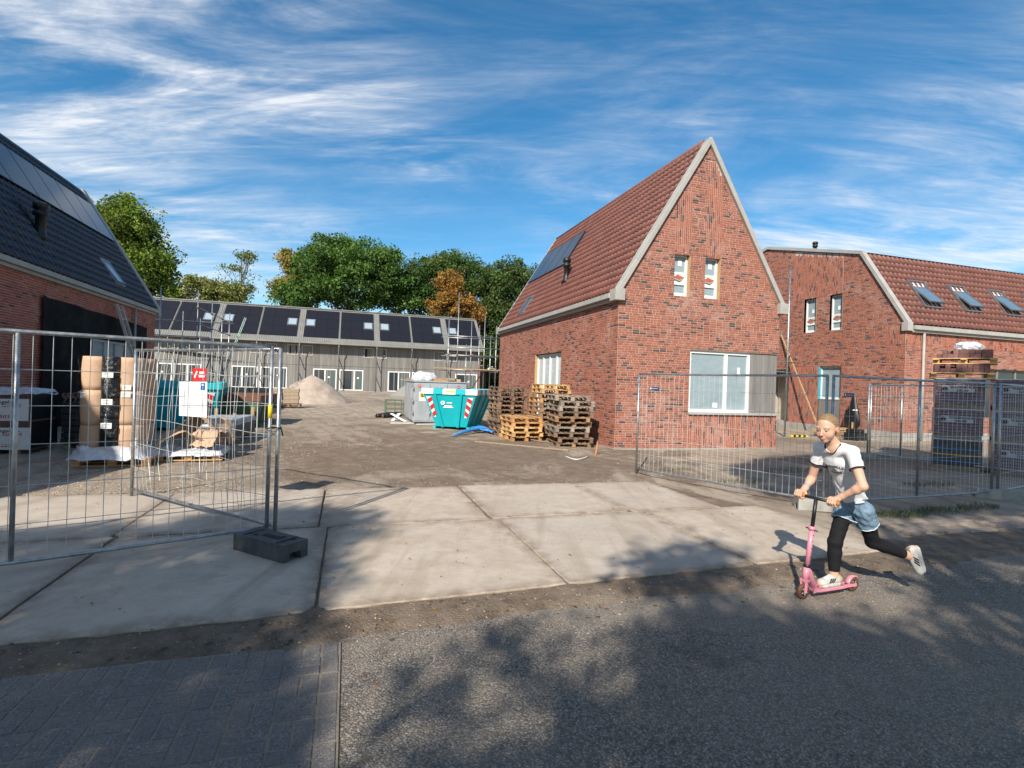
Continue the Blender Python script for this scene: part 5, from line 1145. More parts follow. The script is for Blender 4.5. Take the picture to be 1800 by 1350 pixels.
# boxed grey insulation boards on a pallet
for i in range(4):
    b = MB(); b.box((0, 0, 0), (1.0, 2.3, 0.105)); tag(bevel(b.build('insulation_board', pm('dark_insulation', (0.075, 0.085, 0.095), 0.6, var=0.3, scale=4, bump=0.2) if i == 0 else bpy.data.materials['dark_insulation'], None, False, SM(-3.05+rnd.uniform(-0.01, 0.01), 15.35, 0.145+0.053+i*0.106, R(-6))), 0.01), 'dark grey insulation board in the wrapped stack, '+ordn(i, 4), 'board', 'insulation boards')
for y in (14.7, 16.0): pallet(SM(-3.05, y, 0, R(84)), 'orange', 'pallet below the long dark insulation boards', 'pallets under boards', w=0.8)
b = MB(); n = 18
for j in range(n+1):
    for i in range(n+1): x, y = -0.54+1.08*i/n, -1.2+2.4*j/n; b.v.append((x, y, 0.585+0.05*fbm(x*6, y*4, 44)-(0.14 if abs(x) > 0.51 or abs(y) > 1.14 else 0)))
for j in range(n):
    for i in range(n): a = j*(n+1)+i; b.f.append((a, a+1, a+n+2, a+n+1)); b.m.append(0); b.c.append(None)
tag(b.build('wrap_film', M_film, None, False, SM(-3.05, 15.35, 0, R(-6)), fix=False), 'clear film over the stack of insulation boards', 'film')
for u, v, h_ in ((-3.5, 16.8, 0.75), (-2.6, 17.0, 0.8), (-3.1, 17.2, 0.6)): b = MB(); b.box((0, 0, h_/2), (0.09, 0.07, h_)); tag(b.build('timber_post', M_wood, None, False, SM(u, v, 0, 0.2)), 'short yellow timber upright behind the insulation boards', 'timber', 'upright timbers')

# ------------------------------------------------------------------ roof tile crates on the far left
M_redprint = pm('red_print', (0.5, 0.05, 0.05), 0.6); M_tilebrown = pm('brown_roof_tile', (0.22, 0.115, 0.09), 0.7, var=0.25, scale=6, bump=0.2)
def tile_crate(M, label, lines):
    t = thing('tile_crate', label, 'crate', M)
    b = MB(); b.bb(-0.6, 0.6, -0.5, 0.5, 0.0, 0.44); b.build('wrapped_pack', M_tilebrown, t)
    b = MB(); b.bb(-0.58, 0.585, -0.512, -0.502, 0.0, 0.435); w = b.build('white_wrapper', M_whiteprint, t)
    for (s, sz, z, m, xx) in lines: text_obj('print', s, sz, m, w, Matrix.Translation((xx, -0.5135, z)) @ Matrix.Rotation(R(90), 4, 'X'), sx=1.35, bold=0.002)
    for i in range(16):
        c = MB(); x = -0.57+i*0.075; pts = [(x+0.03*math.sin(math.pi*k/5), -0.505-0.012*(k % 2)*0, 0.447+0.022*k) for k in range(6)]
        c.tube(pts, 0.011, 5); c.build('roof_tile', M_tilebrown, t)
    b = MB(); b.bb(-0.59, 0.59, -0.485, 0.49, 0.441, 0.56); b.build('tile_layer', M_tilebrown, t)
    b = MB(); b.bb(0.6, 0.606, -0.5, 0.5, 0.02, 0.55); b.build('side_film', M_black, t)
    return t
txt = [('www.ziegel.de', 0.085, 0.37, M_greyprint, 0.08), ('Werke GmbH', 0.085, 0.30, M_redprint, 0.12), ('091503', 0.085, 0.08, M_redprint, 0.12)]
tile_crate(SM(-6.56, 13.42, 0.10), 'lower white-wrapped crate of brown roof tiles with red print', txt)
tile_crate(SM(-6.60, 13.44, 0.665), 'upper white-wrapped crate of brown roof tiles with red print', txt)
for x in (-7.0, -6.2): b = MB(); b.box((0, 0, 0.05), (0.14, 1.0, 0.10)); tag(b.build('timber_bearer', M_oldwood, None, False, SM(x, 13.43, 0)), 'timber bearer under the white-wrapped tile crates', 'timber', 'bearers under crates')
b = MB(); nn_ = 20
for j in range(nn_+1):
    for i in range(nn_+1): x, y = -0.62+1.24*i/nn_, -0.55+1.1*j/nn_; e = abs(x) > 0.6 or abs(y) > 0.52; b.v.append((x, y, 0.02+0.09*fbm(x*5, y*5, 71)-(0.1 if e else 0)))
for j in range(nn_):
    for i in range(nn_): a = j*(nn_+1)+i; b.f.append((a, a+1, a+nn_+2, a+nn_+1)); b.m.append(0); b.c.append(None)
tag(b.build('wrap_film', M_filmthick, None, False, SM(-6.6, 13.44, 1.225), fix=False), 'milky film draped over the upper tile crate', 'film')
bs = thing('tile_stack', 'black roof tile stack with brown tiles on top beside the white crates', 'tiles', SM(-5.30, 14.25, 0.1))
for k_ in range(7): b = MB(); b.box((rnd.uniform(-0.02, 0.02), rnd.uniform(-0.02, 0.02), 0.07+k_*0.13), (1.05, 1.0, 0.118)); bevel(b.build('tile_layer', M_black, bs), 0.012)
for i in range(9):
    c = MB(); x = -0.5+i*0.09; c.tube([(x+0.035*math.sin(math.pi*2*k/6), -0.45, 0.92+0.03*k) for k in range(7)], 0.016, 6); c.tube([(x+0.035*math.sin(math.pi*2*k/6), 0.3, 0.92+0.03*k) for k in range(7)], 0.016, 6); c.build('roof_tile', M_tilebrown, bs)
    c = MB(); c.prism([(x+0.035*math.sin(math.pi*2*k/6)-0.012, -0.45, 0.92+0.03*k) for k in range(7)]+[(x+0.035*math.sin(math.pi*2*k/6)+0.012, -0.45, 0.92+0.03*k) for k in range(6, -1, -1)], (0, 0.75, 0)); c.build('roof_tile', M_tilebrown, bs)
for xx in (-5.7, -4.9): b = MB(); b.box((0, 0, 0.05), (0.14, 1.0, 0.10)); tag(b.build('timber_bearer', M_oldwood, None, False, SM(xx, 14.25, 0)), 'timber bearer under the black tile stack', 'timber', 'bearers under black stack')
lump('plastic_bundle', SM(-5.1, 13.95, 1.22), 0.45, 0.35, 0.14, M_filmthick, 'crumpled clear film on top of the black tile stack', 'plastic sheet', 9)
lump('plastic_bundle', SM(-4.66, 13.65, 0.2), 0.12, 0.3, 0.62, film('green_tinted_film', (0.3, 0.45, 0.45), 0.35), 'greenish film hanging down beside the black tile stack', 'plastic sheet', 17)
# ------------------------------------------------------------------ ladder on the left house
M_ladder = pm('pale_ladder', (0.52, 0.45, 0.40), 0.6, var=0.2)  # even pale non-metal colour for rails and rungs
lt, lb_ = hit_u(210, 536, LU+0.2), None
lad = thing('ladder', 'aluminium ladder with a red rung leaning on the black-sheeted house wall', 'ladder', SM(LU+0.02, lt.y, 0)); top_ = Vector((0.16, 0, lt.z)); bot = Vector((1.25, 0.35, 0.0)); ax = Vector((0, 1, 0))
for s in (-1, 1): b = MB(); slope_box(b, bot+ax*0.22*s, top_+ax*0.2*s, (0, 1, 0), 0.03, 0.09); b.build('rail', M_ladder, lad)
for i in range(13): c = bot.lerp(top_, (i+0.6)/13.2); b = MB(); b.tube([c-ax*0.21, c+ax*0.21], 0.022, 8); b.build('rung', M_red if i == 10 else M_ladder, lad)

# ------------------------------------------------------------------ scaffolds
def tube_part(t, nm, p, q, r=0.026, mat=None): b = MB(); b.tube([p, q], r, 8); return b.build(nm, mat or M_galv, t, True)
def coupler(t, p): b = MB(); b.box(p, (0.10, 0.10, 0.10)); bevel(b.build('coupler', M_rust, t), 0.02)
sc = thing('scaffold', 'tube scaffold with rusty couplers at the end of the blue-roofed house', 'scaffold', SM(-7.5, 31, 0)); o_ = Vector((-7.5, 31, 0))
st = {}
for k_, (u, vs2, tops) in enumerate(((-6.74, (28, 30.7, 33.0, 34.9), (5.55, 5.5, 5.5, 5.3)), (-8.25, (28, 31.5, 34.9), (5.55, 4.9, 4.9)))):
    for v, tp in zip(vs2, tops): tube_part(sc, 'standard', Vector((u, v, 0))-o_, Vector((u+0.02, v, tp))-o_)
for z in (2.55, 3.35, 4.0, 4.75):
    tube_part(sc, 'ledger', Vector((-6.70, 27.8, z))-o_, Vector((-6.70, 35.2, z))-o_, mat=M_steel)
    for v in (28, 30.7, 33.0, 34.9): coupler(sc, Vector((-6.72, v, z))-o_)
for z in (3.4, 4.1):
    tube_part(sc, 'transom', Vector((-9.2, 27.95, z))-o_, Vector((-5.2 if z > 3.6 else -6.2, 27.95, z))-o_)
for z in (2.5, 3.4): tube_part(sc, 'transom', Vector((-8.6, 34.9, z))-o_, Vector((-5.9, 34.9, z))-o_)
for i in range(6): b = MB(); b.box(Vector((-8.1+i*0.23, 31.4, 2.66))-o_, (0.22, 7.2, 0.05)); b.build('deck_board', M_greenrust if i % 2 else M_oldwood, sc)
tube_part(sc, 'brace', Vector((-6.76, 28, 0.3))-o_, Vector((-6.76, 30.7, 2.5))-o_, mat=M_black); tube_part(sc, 'brace', Vector((-6.76, 33, 0.3))-o_, Vector((-6.76, 30.7, 2.5))-o_, mat=M_black); tube_part(sc, 'brace', Vector((-6.70, 34.9, 0.2))-o_, Vector((-6.7, 33, 2.5))-o_, mat=M_black)
l2 = thing('ladder', 'pale green ladder sloping up through the rusty-coupler scaffold', 'ladder', SM(-6.2, 33, 0))
for s in (-0.2, 0.2): tube_part(l2, 'rail', Vector((-0.9, s, 0.1)), Vector((0.65, s, 4.9)), 0.025, pm('pale_green_metal', (0.3, 0.42, 0.36), 0.5) if s < 0 else bpy.data.materials['pale_green_metal'])
for i in range(14): c = Vector((-0.9, 0, 0.1)).lerp(Vector((0.65, 0, 4.9)), (i+0.5)/14); tube_part(l2, 'rung', c+Vector((0, -0.2, 0)), c+Vector((0, 0.2, 0)), 0.016, M_steel)
sr = thing('scaffold', 'tube scaffold with a plank deck between terrace and brick house', 'scaffold', SM(6.9, 31, 0)); o_ = Vector((6.9, 31, 0))
for u, v, tp in ((5.5, 30.6, 5.3), (5.75, 31.9, 5.5), (6.04, 30.6, 6.85), (6.84, 30.6, 5.3), (7.63, 30.6, 5.7), (8.35, 30.6, 5.1), (7.63, 31.9, 5.2), (8.35, 31.9, 4.6), (6.84, 31.9, 4.0)): tube_part(sr, 'standard', Vector((u, v, 0))-o_, Vector((u, v, tp))-o_)
for z in (2.4, 3.25, 3.7, 4.35):
    for v in (30.56, 31.86):
        if z == 3.7 and v > 31: continue
        tube_part(sr, 'ledger', Vector((5.3, v, z))-o_, Vector((8.6, v, z+0.03))-o_)
for u in (5.5, 6.84, 8.35): tube_part(sr, 'transom', Vector((u+0.05, 30.3, 2.36))-o_, Vector((u+0.05, 32.1, 2.36))-o_); tube_part(sr, 'transom', Vector((u+0.05, 30.3, 3.3))-o_, Vector((u+0.05, 32.1, 3.3))-o_)
for i in range(5): b = MB(); b.box(Vector((6.65+0.06*i, 30.65+i*0.24, 2.47+0.003*i))-o_, (3.9-0.3*(i % 2), 0.22, 0.045)); b.build('deck_board', M_oldwood if i % 2 else M_wood, sr)
tube_part(sr, 'brace', Vector((6.2, 30.5, 0.2))-o_, Vector((7.6, 30.5, 2.4))-o_, mat=M_black)
for u in (5.5, 6.04, 6.84, 7.63): coupler(sr, Vector((u, 30.58, 3.25))-o_)
# single pole frame at house B
sb_ = thing('scaffold', 'single grey scaffold pole with short cross tubes at the gambrel house porch', 'scaffold', SM(16.9, 17.0, 0)); p_ = hit_v(1389, 470, 17.0)
tube_part(sb_, 'standard', Vector((p_.x-16.9, 0, 0)), Vector((p_.x-16.9+0.02, 0, p_.z)), 0.035)
for z in (2.55, 2.95, 4.05): tube_part(sb_, 'cross_tube', Vector((p_.x-16.9-0.9, 0.05, z)), Vector((p_.x-16.9+0.5, 0.05, z-0.04)), 0.024)
tube_part(sb_, 'brace', Vector((p_.x-16.9-0.3, 0.1, 2.2)), Vector((p_.x-16.9+0.25, 0.1, 3.2)), 0.02, M_black)
# timber prop from the ground to the right gable
pr_b, pr_t = W(19.35, 17.9, 0.0), W(20.22, 21.2, 4.55); b = MB(); slope_box(b, pr_b, pr_t, SITE.to_3x3() @ Vector((1, 0, 0)), 0.022, 0.05); tag(b.build('timber_prop', M_wood), 'long yellow timber prop slanting against the gambrel-roofed brick gable', 'timber')
for i, (u, v, l, rz, z, lab) in enumerate([(19.3, 17.0, 1.9, 0.15, 0.30, 'pale plank on top of the wood pile beside the gambrel-roofed house'), (19.2, 17.05, 2.3, 0.05, 0.22, 'thick pale beam in the wood pile beside the gambrel-roofed house'), (19.0, 16.8, 2.0, -0.1, 0.13, 'grey beam low in the wood pile beside the gambrel-roofed house'), (18.8, 17.1, 1.5, 0.25, 0.05, 'dark sleeper under the wood pile beside the gambrel-roofed house')]):
    b = MB(); b.box((0, 0, 0), (l, 0.22, 0.09)); tag(bevel(b.build('beam', M_wood if i < 2 else M_oldwood, None, False, SM(u, v, z, rz)), 0.008), lab, 'timber')
# yellow-black kerb warning beam
wb = thing('warning_beam', 'short yellow and black striped beam on the ground by the gambrel gable', 'beam', SM(17.0, 16.7, 0.06))
for i in range(7): b = MB(); b.box((-0.4+i*0.12, 0, -0.02), (0.12, 0.08, 0.08)); b.build('stripe', [M_yellow, M_black][i % 2], wb)
# black covered stand leaning at the gable
cv = thing('black_cover', 'black pointed cover with white lettering on a wooden stake beside the gambrel-roofed house', 'cover', SM(19.75, 16.75, 0.30))
b = MB(); pts = [(0.0, 1.5), (0.06, 1.4), (0.13, 1.15), (0.24, 0.78), (0.34, 0.42), (0.30, 0.2), (0.16, 0.02), (0.02, 0.0)]
b.lathe([(r_, z) for r_, z in pts[::-1]], 18, M=Matrix.Scale(0.45, 4, (1, 0, 0)), wob=lambda a_, z: 1+0.10*math.sin(3*a_+z*4)+0.05*math.sin(7*a_)); b.build('fabric', M_black, cv, True)
text_obj('lettering', 'VERHUUR', 0.085, M_whiteprint, cv, Matrix.Translation((-0.165, 0.0, 0.80)) @ Matrix.Rotation(R(-90), 4, 'Z') @ Matrix.Rotation(R(90), 4, 'X'), sx=1.0) if False else None
for i in range(6): b = MB(); a_ = R(200+i*9); b.box((0.45*0.24*math.cos(a_)*1.02-0.004, 0.24*math.sin(a_)*1.02, 0.80), (0.012, 0.03, 0.05)); b.build('letter', M_whiteprint, cv)
b = MB(); b.box((-0.14, -0.1, 0.0), (0.04, 0.05, 0.62)); b.build('stake', M_wood, cv)
b = MB(); b.box((0, 0, 0.14), (0.7, 0.5, 0.28)); b.box((0.05, 0.05, 0.35), (0.5, 0.42, 0.13)); tag(bevel(b.build('black_crate', M_black, None, False, SM(18.55, 15.6, 0, 0.2)), 0.02), 'low black plastic crate in front of the gambrel house corner', 'crate')

# ------------------------------------------------------------------ wrapped bricks on the right
M_packb = pm('wrapped_purple_brick', (0.27, 0.19, 0.21), 0.24, var=0.28, scale=4, fine=14, bump=1.0, bdist=0.06, stretch=(1, 1, 2.5), dirt=(0.30, 0.26, 0.29), dirt_amt=0.6)
M_loose = pm('loose_purple_brick', (0.20, 0.095, 0.085), 0.85, var=0.3, scale=10, bump=0.3, tone=True)
def brick_pack(u, v, z, label, rz, text=True, w=0.92, d=1.0, h=0.72, mat=None):
    t = thing('brick_pack', label, 'bricks', SM(u, v, z, rz))
    b = MB()
    b.bb(-w/2, w/2, -d/2, d/2, 0.10, h); bo = bevel(b.build('wrapped_bricks', mat or M_packb, t), 0.025)
    for k_ in range(1, 9): c = MB(); c.bb(-w/2+0.015, w/2-0.015, -d/2-0.006, -d/2+0.0, 0.10+(h-0.1)*k_/9-0.004, 0.10+(h-0.1)*k_/9+0.004); c.build('course_shade_line', M_dark, t)  # thin dark strips paint the shading between the brick courses
    for y in (-d/2+0.07, 0, d/2-0.07): c = MB(); c.bb(-w/2+0.02, w/2-0.02, y-0.06, y+0.06, 0.0, 0.10); c.build('pallet_runner', M_oldwood, t)
    if text:
        c = MB(); c.bb(-w*0.36, w*0.30, -d/2-0.010, -d/2-0.0062, h*0.56, h*0.78); pl = c.build('printed_band', pm('grey_band', (0.5, 0.48, 0.5), 0.5, var=0.2) if 'grey_band' not in bpy.data.materials else bpy.data.materials['grey_band'], t)
        Mx = Matrix.Rotation(R(90), 4, 'X'); text_obj('print', 'WASSINKHOF', 0.078, M_black, pl, Matrix.Translation((w*0.055, -d/2-0.0115, h*0.715)) @ Mx, bold=0.004, sx=0.92); text_obj('print', 'GROEP', 0.072, M_black, pl, Matrix.Translation((w*0.055, -d/2-0.0115, h*0.61)) @ Mx, bold=0.003)
        c = MB()
        for a_ in range(4): c.box((-w*0.305, -d/2-0.0125-0.0002*a_, h*0.67), (0.022, 0.002, 0.12), Matrix.Rotation(R(45*a_), 3, 'Y'))
        c.build('emblem', M_black, pl)
    f = MB(); f.bb(-w/2-0.006, w/2+0.006, -d/2-0.02, d/2+0.006, h-0.01, h+0.012); f.build('film_top', M_filmthick, t)
    return t
pk = -R(53)
brick_pack(14.46, 9.43, 0.0, 'dark wrapped brick pack with blue straps at the bottom of the tall stack', pk, False, h=0.72, mat=pm('black_wrapped_brick', (0.06, 0.065, 0.08), 0.3, var=0.4, scale=3, bump=0.4))
for z, m in ((0.5, M_blue), (0.36, M_yellow), (0.2, M_blue)): b = MB(); b.box((0, 0, 0), (0.935, 1.015, 0.018)); tag(b.build('strap', m, None, False, SM(14.46, 9.43, z, pk)), ('blue' if m is M_blue else 'yellow')+' plastic strap around the dark brick pack', 'strap', ('blue' if m is M_blue else 'yellow')+' straps')
brick_pack(14.46, 9.43, 0.735, 'purple wrapped brick pack with printed band in the middle of the tall stack', pk)
brick_pack(14.48, 9.43, 1.47, 'purple wrapped brick pack with printed band below the two open pallets', pk)
for i, z in enumerate((0.0, 0.735, 1.47)): brick_pack(15.06, 8.50, z, ('lowest', 'middle', 'topmost')[i]+' purple wrapped brick pack in the stack beside the fence corner', pk)
def loose_layer(u, v, z, rz, n, label, rows=2):
    pallet(SM(u, v, z, rz), 'fresh', 'yellow pallet carrying loose purple bricks: '+label, w=0.8)
    for r_ in range(rows):
        for j in range(3):
            for i in range(n):
                if r_ == rows-1 and rnd.random() < 0.25: continue
                k_ = ('lb', i % 4)
                if k_ not in PALC: c = 0.75+0.15*(i % 4); b = MB(); b.box((0, 0, 0), (0.098, 0.21, 0.098), None, 0, (c, c, c)); PALC[k_] = b.mesh('loose_brick', M_loose)
                o = mobj('loose_brick', PALC[k_], None, SM(u, v, z, rz) @ Matrix.Translation((-0.47+i*0.104+rnd.uniform(-0.004, 0.004), -0.26+j*0.24, 0.145+0.05+r_*0.101)) @ Matrix.Rotation(rnd.uniform(-0.06, 0.06), 4, 'Z')); tag(o, 'loose purple paving brick on the '+label, 'brick', 'loose bricks on '+label)
loose_layer(14.50, 9.40, 2.205, pk, 10, 'lower open pallet of the tall stack', 2)
loose_layer(14.58, 9.36, 2.56, pk-0.12, 10, 'upper open pallet of the tall stack', 2)
lump('plastic_bundle', SM(14.6, 9.3, 2.97), 0.36, 0.25, 0.16, M_filmthick, 'torn plastic on top of the tall brick stack', 'plastic sheet', 31)
# ------------------------------------------------------------------ pebbles and rubble (uncountable)
def scatter(name, n, area, mat, label, smin, smax, mask=None, zf=None, flat=0.6):
    b = MB(); P = [(0, 0, 1), (1, 0, 0), (0, 1, 0), (-1, 0, 0), (0, -1, 0), (0, 0, -1)]; F_ = [(0, 1, 2), (0, 2, 3), (0, 3, 4), (0, 4, 1), (5, 2, 1), (5, 3, 2), (5, 4, 3), (5, 1, 4)]
    c_ = 0
    while c_ < n:
        u, v = area(); c_ += 1
        if mask and not mask(u, v): continue
        s = smin*(smax/smin)**(rnd.random()**2.2); a_ = rnd.uniform(0, 6.28); z = (zf(u, v) if zf else 0.0); c = rnd.uniform(0.6, 1.25); ca, sa = math.cos(a_), math.sin(a_); e = rnd.uniform(0.6, 1.0)
        b.add([W(u+s*(q[0]*ca-q[1]*e*sa)*rnd.uniform(0.7, 1.2), v+s*(q[0]*sa+q[1]*e*ca)*rnd.uniform(0.7, 1.2), z+s*flat*q[2]*0.8+s*0.15) for q in P], F_, 0, (c, c*rnd.uniform(0.94, 1.0), c*rnd.uniform(0.88, 1.0)))
    return tag(b.build(name, mat, None, False, fix=False), label, kind='stuff')
M_peb = pm('pale_pebble', (0.44, 0.37, 0.295), 0.9, var=0.25, scale=20, tone=True, src='World')
scatter('gravel', 24000, lambda: (rnd.uniform(-7, 1.0), 8.7+16*rnd.random()**1.7), M_peb, 'loose pale gravel around the wrapped rolls', 0.005, 0.024, lambda u, v: fbm(u*0.5, v*0.5, 90)+0.14*(u < -1.5)-0.1*(u > -0.6) > 0.42, dirt_level)
scatter('rubble', 9000, lambda: (rnd.uniform(-1, 15), 8.7+14*rnd.random()**1.5), M_peb, 'stones and crumbs strewn over the dirt', 0.004, 0.019, lambda u, v: fbm(u*0.7, v*0.7, 95) > 0.45, dirt_level)
scatter('verge_crumbs', 3500, lambda: (rnd.uniform(-4.5, 9), 3.35+0.95*rnd.random()), M_peb, 'small crumbs in the muddy verge', 0.002, 0.012, None, lambda u, v: max(strip_z(u, v), 0.005))
M_mud = pm('dark_clod', (0.12, 0.09, 0.065), 0.95, var=0.3, scale=20, tone=True, src='World')
scatter('mud_clods', 2600, lambda: (rnd.uniform(-4.5, 6), 3.6+0.6*rnd.random()), M_mud, 'dark mud clods and bark in the verge', 0.004, 0.03, lambda u, v: fbm(u*2, v*4, 99) > 0.45, lambda u, v: max(strip_z(u, v), 0.0), 0.4)
scatter('slab_crumbs', 900, lambda: (rnd.uniform(-4.2, 5.6), 4.3+4.2*rnd.random()), M_mud, 'bits of soil and leaf litter on the slabs', 0.003, 0.013, None, lambda u, v: 0.043, 0.35)
def grass(name, spots, label):
    b = MB(); 
    for (u, v, r_, n) in spots:
        for i in range(n):
            a_ = rnd.uniform(0, 6.28); d = r_*math.sqrt(rnd.random()); x, y = u+d*math.cos(a_)*2.2, v+d*math.sin(a_)*0.8; h_ = rnd.uniform(0.03, 0.10); l = rnd.uniform(-0.05, 0.05); m_ = rnd.uniform(-0.05, 0.05); w_ = rnd.uniform(0.002, 0.005); c = rnd.uniform(0.6, 1.4)
            b.add([W(x-w_, y, 0.0), W(x+w_, y, 0.0), W(x+l*0.5+w_*0.7, y+m_*0.5, h_*0.6), W(x+l, y+m_, h_), W(x+l*0.5-w_*0.7, y+m_*0.5, h_*0.6)], [(0, 1, 2, 3, 4)], 0, (c, c, c*0.9))
    return tag(b.build(name, pm('grass_blade', (0.075, 0.10, 0.03), 0.7, var=0.3, tone=True, src='World'), None, False, fix=False), label, kind='stuff')
grass('grass_tufts', [(7.8, 5.75, 0.22, 420), (8.7, 5.85, 0.25, 380), (9.6, 5.9, 0.2, 250), (7.2, 8.4, 0.25, 140), (9.5, 9.4, 0.4, 300), (13, 11, 0.5, 500), (6.7, 9.8, 0.2, 120), (11, 7.6, 0.3, 220)], 'thin grass tufts around the fences by the bricks')
def leaf_litter(n):
    b = MB()
    for i in range(n):
        u, v = rnd.choice([(rnd.uniform(-3, 5.5), rnd.uniform(4.3, 8.4)), (rnd.uniform(5, 11), rnd.uniform(4.2, 6.4)), (rnd.uniform(-3, 3), rnd.uniform(3.6, 4.1))]); s = rnd.uniform(0.012, 0.028); a_ = rnd.uniform(0, 6.28); c = rnd.uniform(0.5, 1.3)
        p = [(-1, 0), (-0.2, 0.45), (0.9, 0.1), (0.3, -0.45)]; z = 0.052 if u < 5.6 and v > 4.3 else 0.03
        b.add([W(u+s*(x*math.cos(a_)-y*math.sin(a_)), v+s*(x*math.sin(a_)+y*math.cos(a_)), z+rnd.uniform(0, 0.012)) for x, y in p], [(0, 1, 2, 3)], 0, (c, c*rnd.uniform(0.6, 0.9), c*0.6))
    return tag(b.build('leaf_litter', pm('dry_leaf', (0.26, 0.17, 0.06), 0.7, var=0.3, tone=True, src='World'), None, False, fix=False), 'scattered dry leaves on slabs and verge', kind='stuff')
leaf_litter(150)
# ================================================================== TREES
def leaf_mat(name):
    k = NT(name); v = k.vec('World'); n = k.noise(0.35, 3, 0.6, v)
    c = k.mix(1.0, k.attr(), k.mix(k.rng(n, 0.3, 0.7), (0.8, 0.85, 0.8), (1.2, 1.15, 1.0)), 'MULTIPLY'); k.fin(c, 0.55, spec=0.3)
    tr_ = k.n('ShaderNodeBsdfTranslucent'); k.l(k.mix(1.0, c, (1.5, 1.6, 0.7), 'MULTIPLY'), tr_.inputs[0]); mx = k.n('ShaderNodeMixShader'); mx.inputs[0].default_value = 0.28
    k.l(k.b.outputs[0], mx.inputs[1]); k.l(tr_.outputs[0], mx.inputs[2]); k.l(mx.outputs[0], k.out.inputs[0]); return k.m
M_leaf = leaf_mat('tree_leaf'); M_bark = pm('grey_bark', (0.12, 0.095, 0.07), 0.9, var=0.35, scale=3, fine=20, bump=0.7, bdist=0.03, stretch=(3, 3, 0.6))
def leaves_mesh(name, C, S, T, rs):
    """C centres (n,3), S sizes, T tones (n,3): one bent leaf quad each"""
    n = len(C); a = rs.normal(size=(n, 3)); a /= np.linalg.norm(a, axis=1)[:, None]; h = rs.normal(size=(n, 3)); b = np.cross(a, h); b /= np.linalg.norm(b, axis=1)[:, None]; c = np.cross(a, b)
    s = S[:, None]; P = np.stack([C-a*s*0.5, C+b*s*0.30+c*s*0.1, C+a*s*0.55, C-b*s*0.30+c*s*0.1], 1).reshape(-1, 3)
    me = bpy.data.meshes.new(name); me.vertices.add(4*n); me.vertices.foreach_set('co', P.astype(np.float32).ravel()); me.loops.add(4*n); me.loops.foreach_set('vertex_index', np.arange(4*n, dtype=np.int32))
    me.polygons.add(n); me.polygons.foreach_set('loop_start', np.arange(0, 4*n, 4, dtype=np.int32)); me.update(calc_edges=True)
    at = me.attributes.new('tone', 'FLOAT_COLOR', 'FACE'); at.data.foreach_set('color', np.concatenate([T, np.ones((n, 1))], 1).astype(np.float32).ravel()); me.materials.append(M_leaf); return me
def limb(mb, p, q, r0, r1, rs, wob=0.06):
    p, q = Vector(p), Vector(q); L = (q-p).length; mb.tube([p.lerp(q, t/5)+Vector(rs.normal(size=3)*L*wob*0.4*(0 < t < 5)) for t in range(6)], [r0+(r1-r0)*t/5 for t in range(6)], 7)
def tree(label, u, v, blobs, clumps, per, leaf, tone, seed, cl_r=1.0, group=None, trunk_r=0.35, tone2=None, name='deciduous_tree', open_=0.0):
    """blobs: (u, v, z, ru, rv, rz) ellipsoids in site coords (absolute)"""
    rs = np.random.RandomState(seed); z0 = ground_z(v); t = thing(name, label, 'tree', SM(u, v, z0), group)
    vol = np.array([b[3]*b[4]*b[5] for b in blobs])**0.75; vol /= vol.sum(); Cs = []; Ts = []; Ss = []; ctr = []
    for k in range(clumps):
        b = blobs[rs.choice(len(blobs), p=vol)]; d = rs.normal(size=3); d /= np.linalg.norm(d)
        if d[2] < -0.5: d[2] *= -0.6
        r = 1.06-0.6*rs.rand()**1.9; c = np.array([b[0]-u, b[1]-v, b[2]-z0])+d*(r+(0.16*rs.rand() if rs.rand() < 0.2 else 0))*np.array(b[3:6]); ctr.append(c); cr = cl_r*rs.uniform(0.45, 1.35)
        n = int(1.5*per*rs.uniform(0.5, 1.4)); off = rs.normal(size=(n, 3)); off /= np.linalg.norm(off, axis=1)[:, None]; off *= (rs.rand(n, 1)**0.45)*cr; off[:, 2] *= 0.75
        Cs.append(c+off); tn = 1.4*np.array(tone if (tone2 is None or rs.rand() < 0.7) else tone2)*rs.uniform(0.72, 1.3); Ts.append(tn*rs.uniform(0.75, 1.3, (n, 1))); Ss.append(leaf*0.78*rs.uniform(0.5, 1.35, n))
    mobj('crown', leaves_mesh('crown', np.concatenate(Cs), np.concatenate(Ss), np.concatenate(Ts), rs), t)
    mb = MB(); top = max(b[2]+b[5]*0.5 for b in blobs)-z0; cx = np.mean([b[0] for b in blobs])-u; cy = np.mean([b[1] for b in blobs])-v
    mb.tube([(0, 0, -0.2), (cx*0.1, cy*0.1, top*0.3), (cx*0.5, cy*0.5, top*0.65), (cx, cy, top)], [trunk_r*1.25, trunk_r*0.9, trunk_r*0.55, trunk_r*0.12], 10)
    idx = rs.choice(len(ctr), min(len(ctr), 34), replace=False)
    for i in idx: c = ctr[i]; s = min(0.85, max(0.22, c[2]/top-0.22)); limb(mb, (cx*s, cy*s, top*s), c, trunk_r*0.32*(1.1-s), 0.03, rs)
    mb.build('trunk', M_bark, t, True); return t
def blob_px(x, y, v, rx, rz_, rv=None):     # ellipsoid from photo px centre and px radii at depth v
    p = hit_v(x, y, v); e = hit_v(x+rx, y, v); f = hit_v(x, y-rz_, v); return (p.x, p.y, p.z, abs(e.x-p.x), rv if rv else abs(e.x-p.x)*0.9, abs(f.z-p.z))
B_ = blob_px
bt = 'trees behind the terrace'
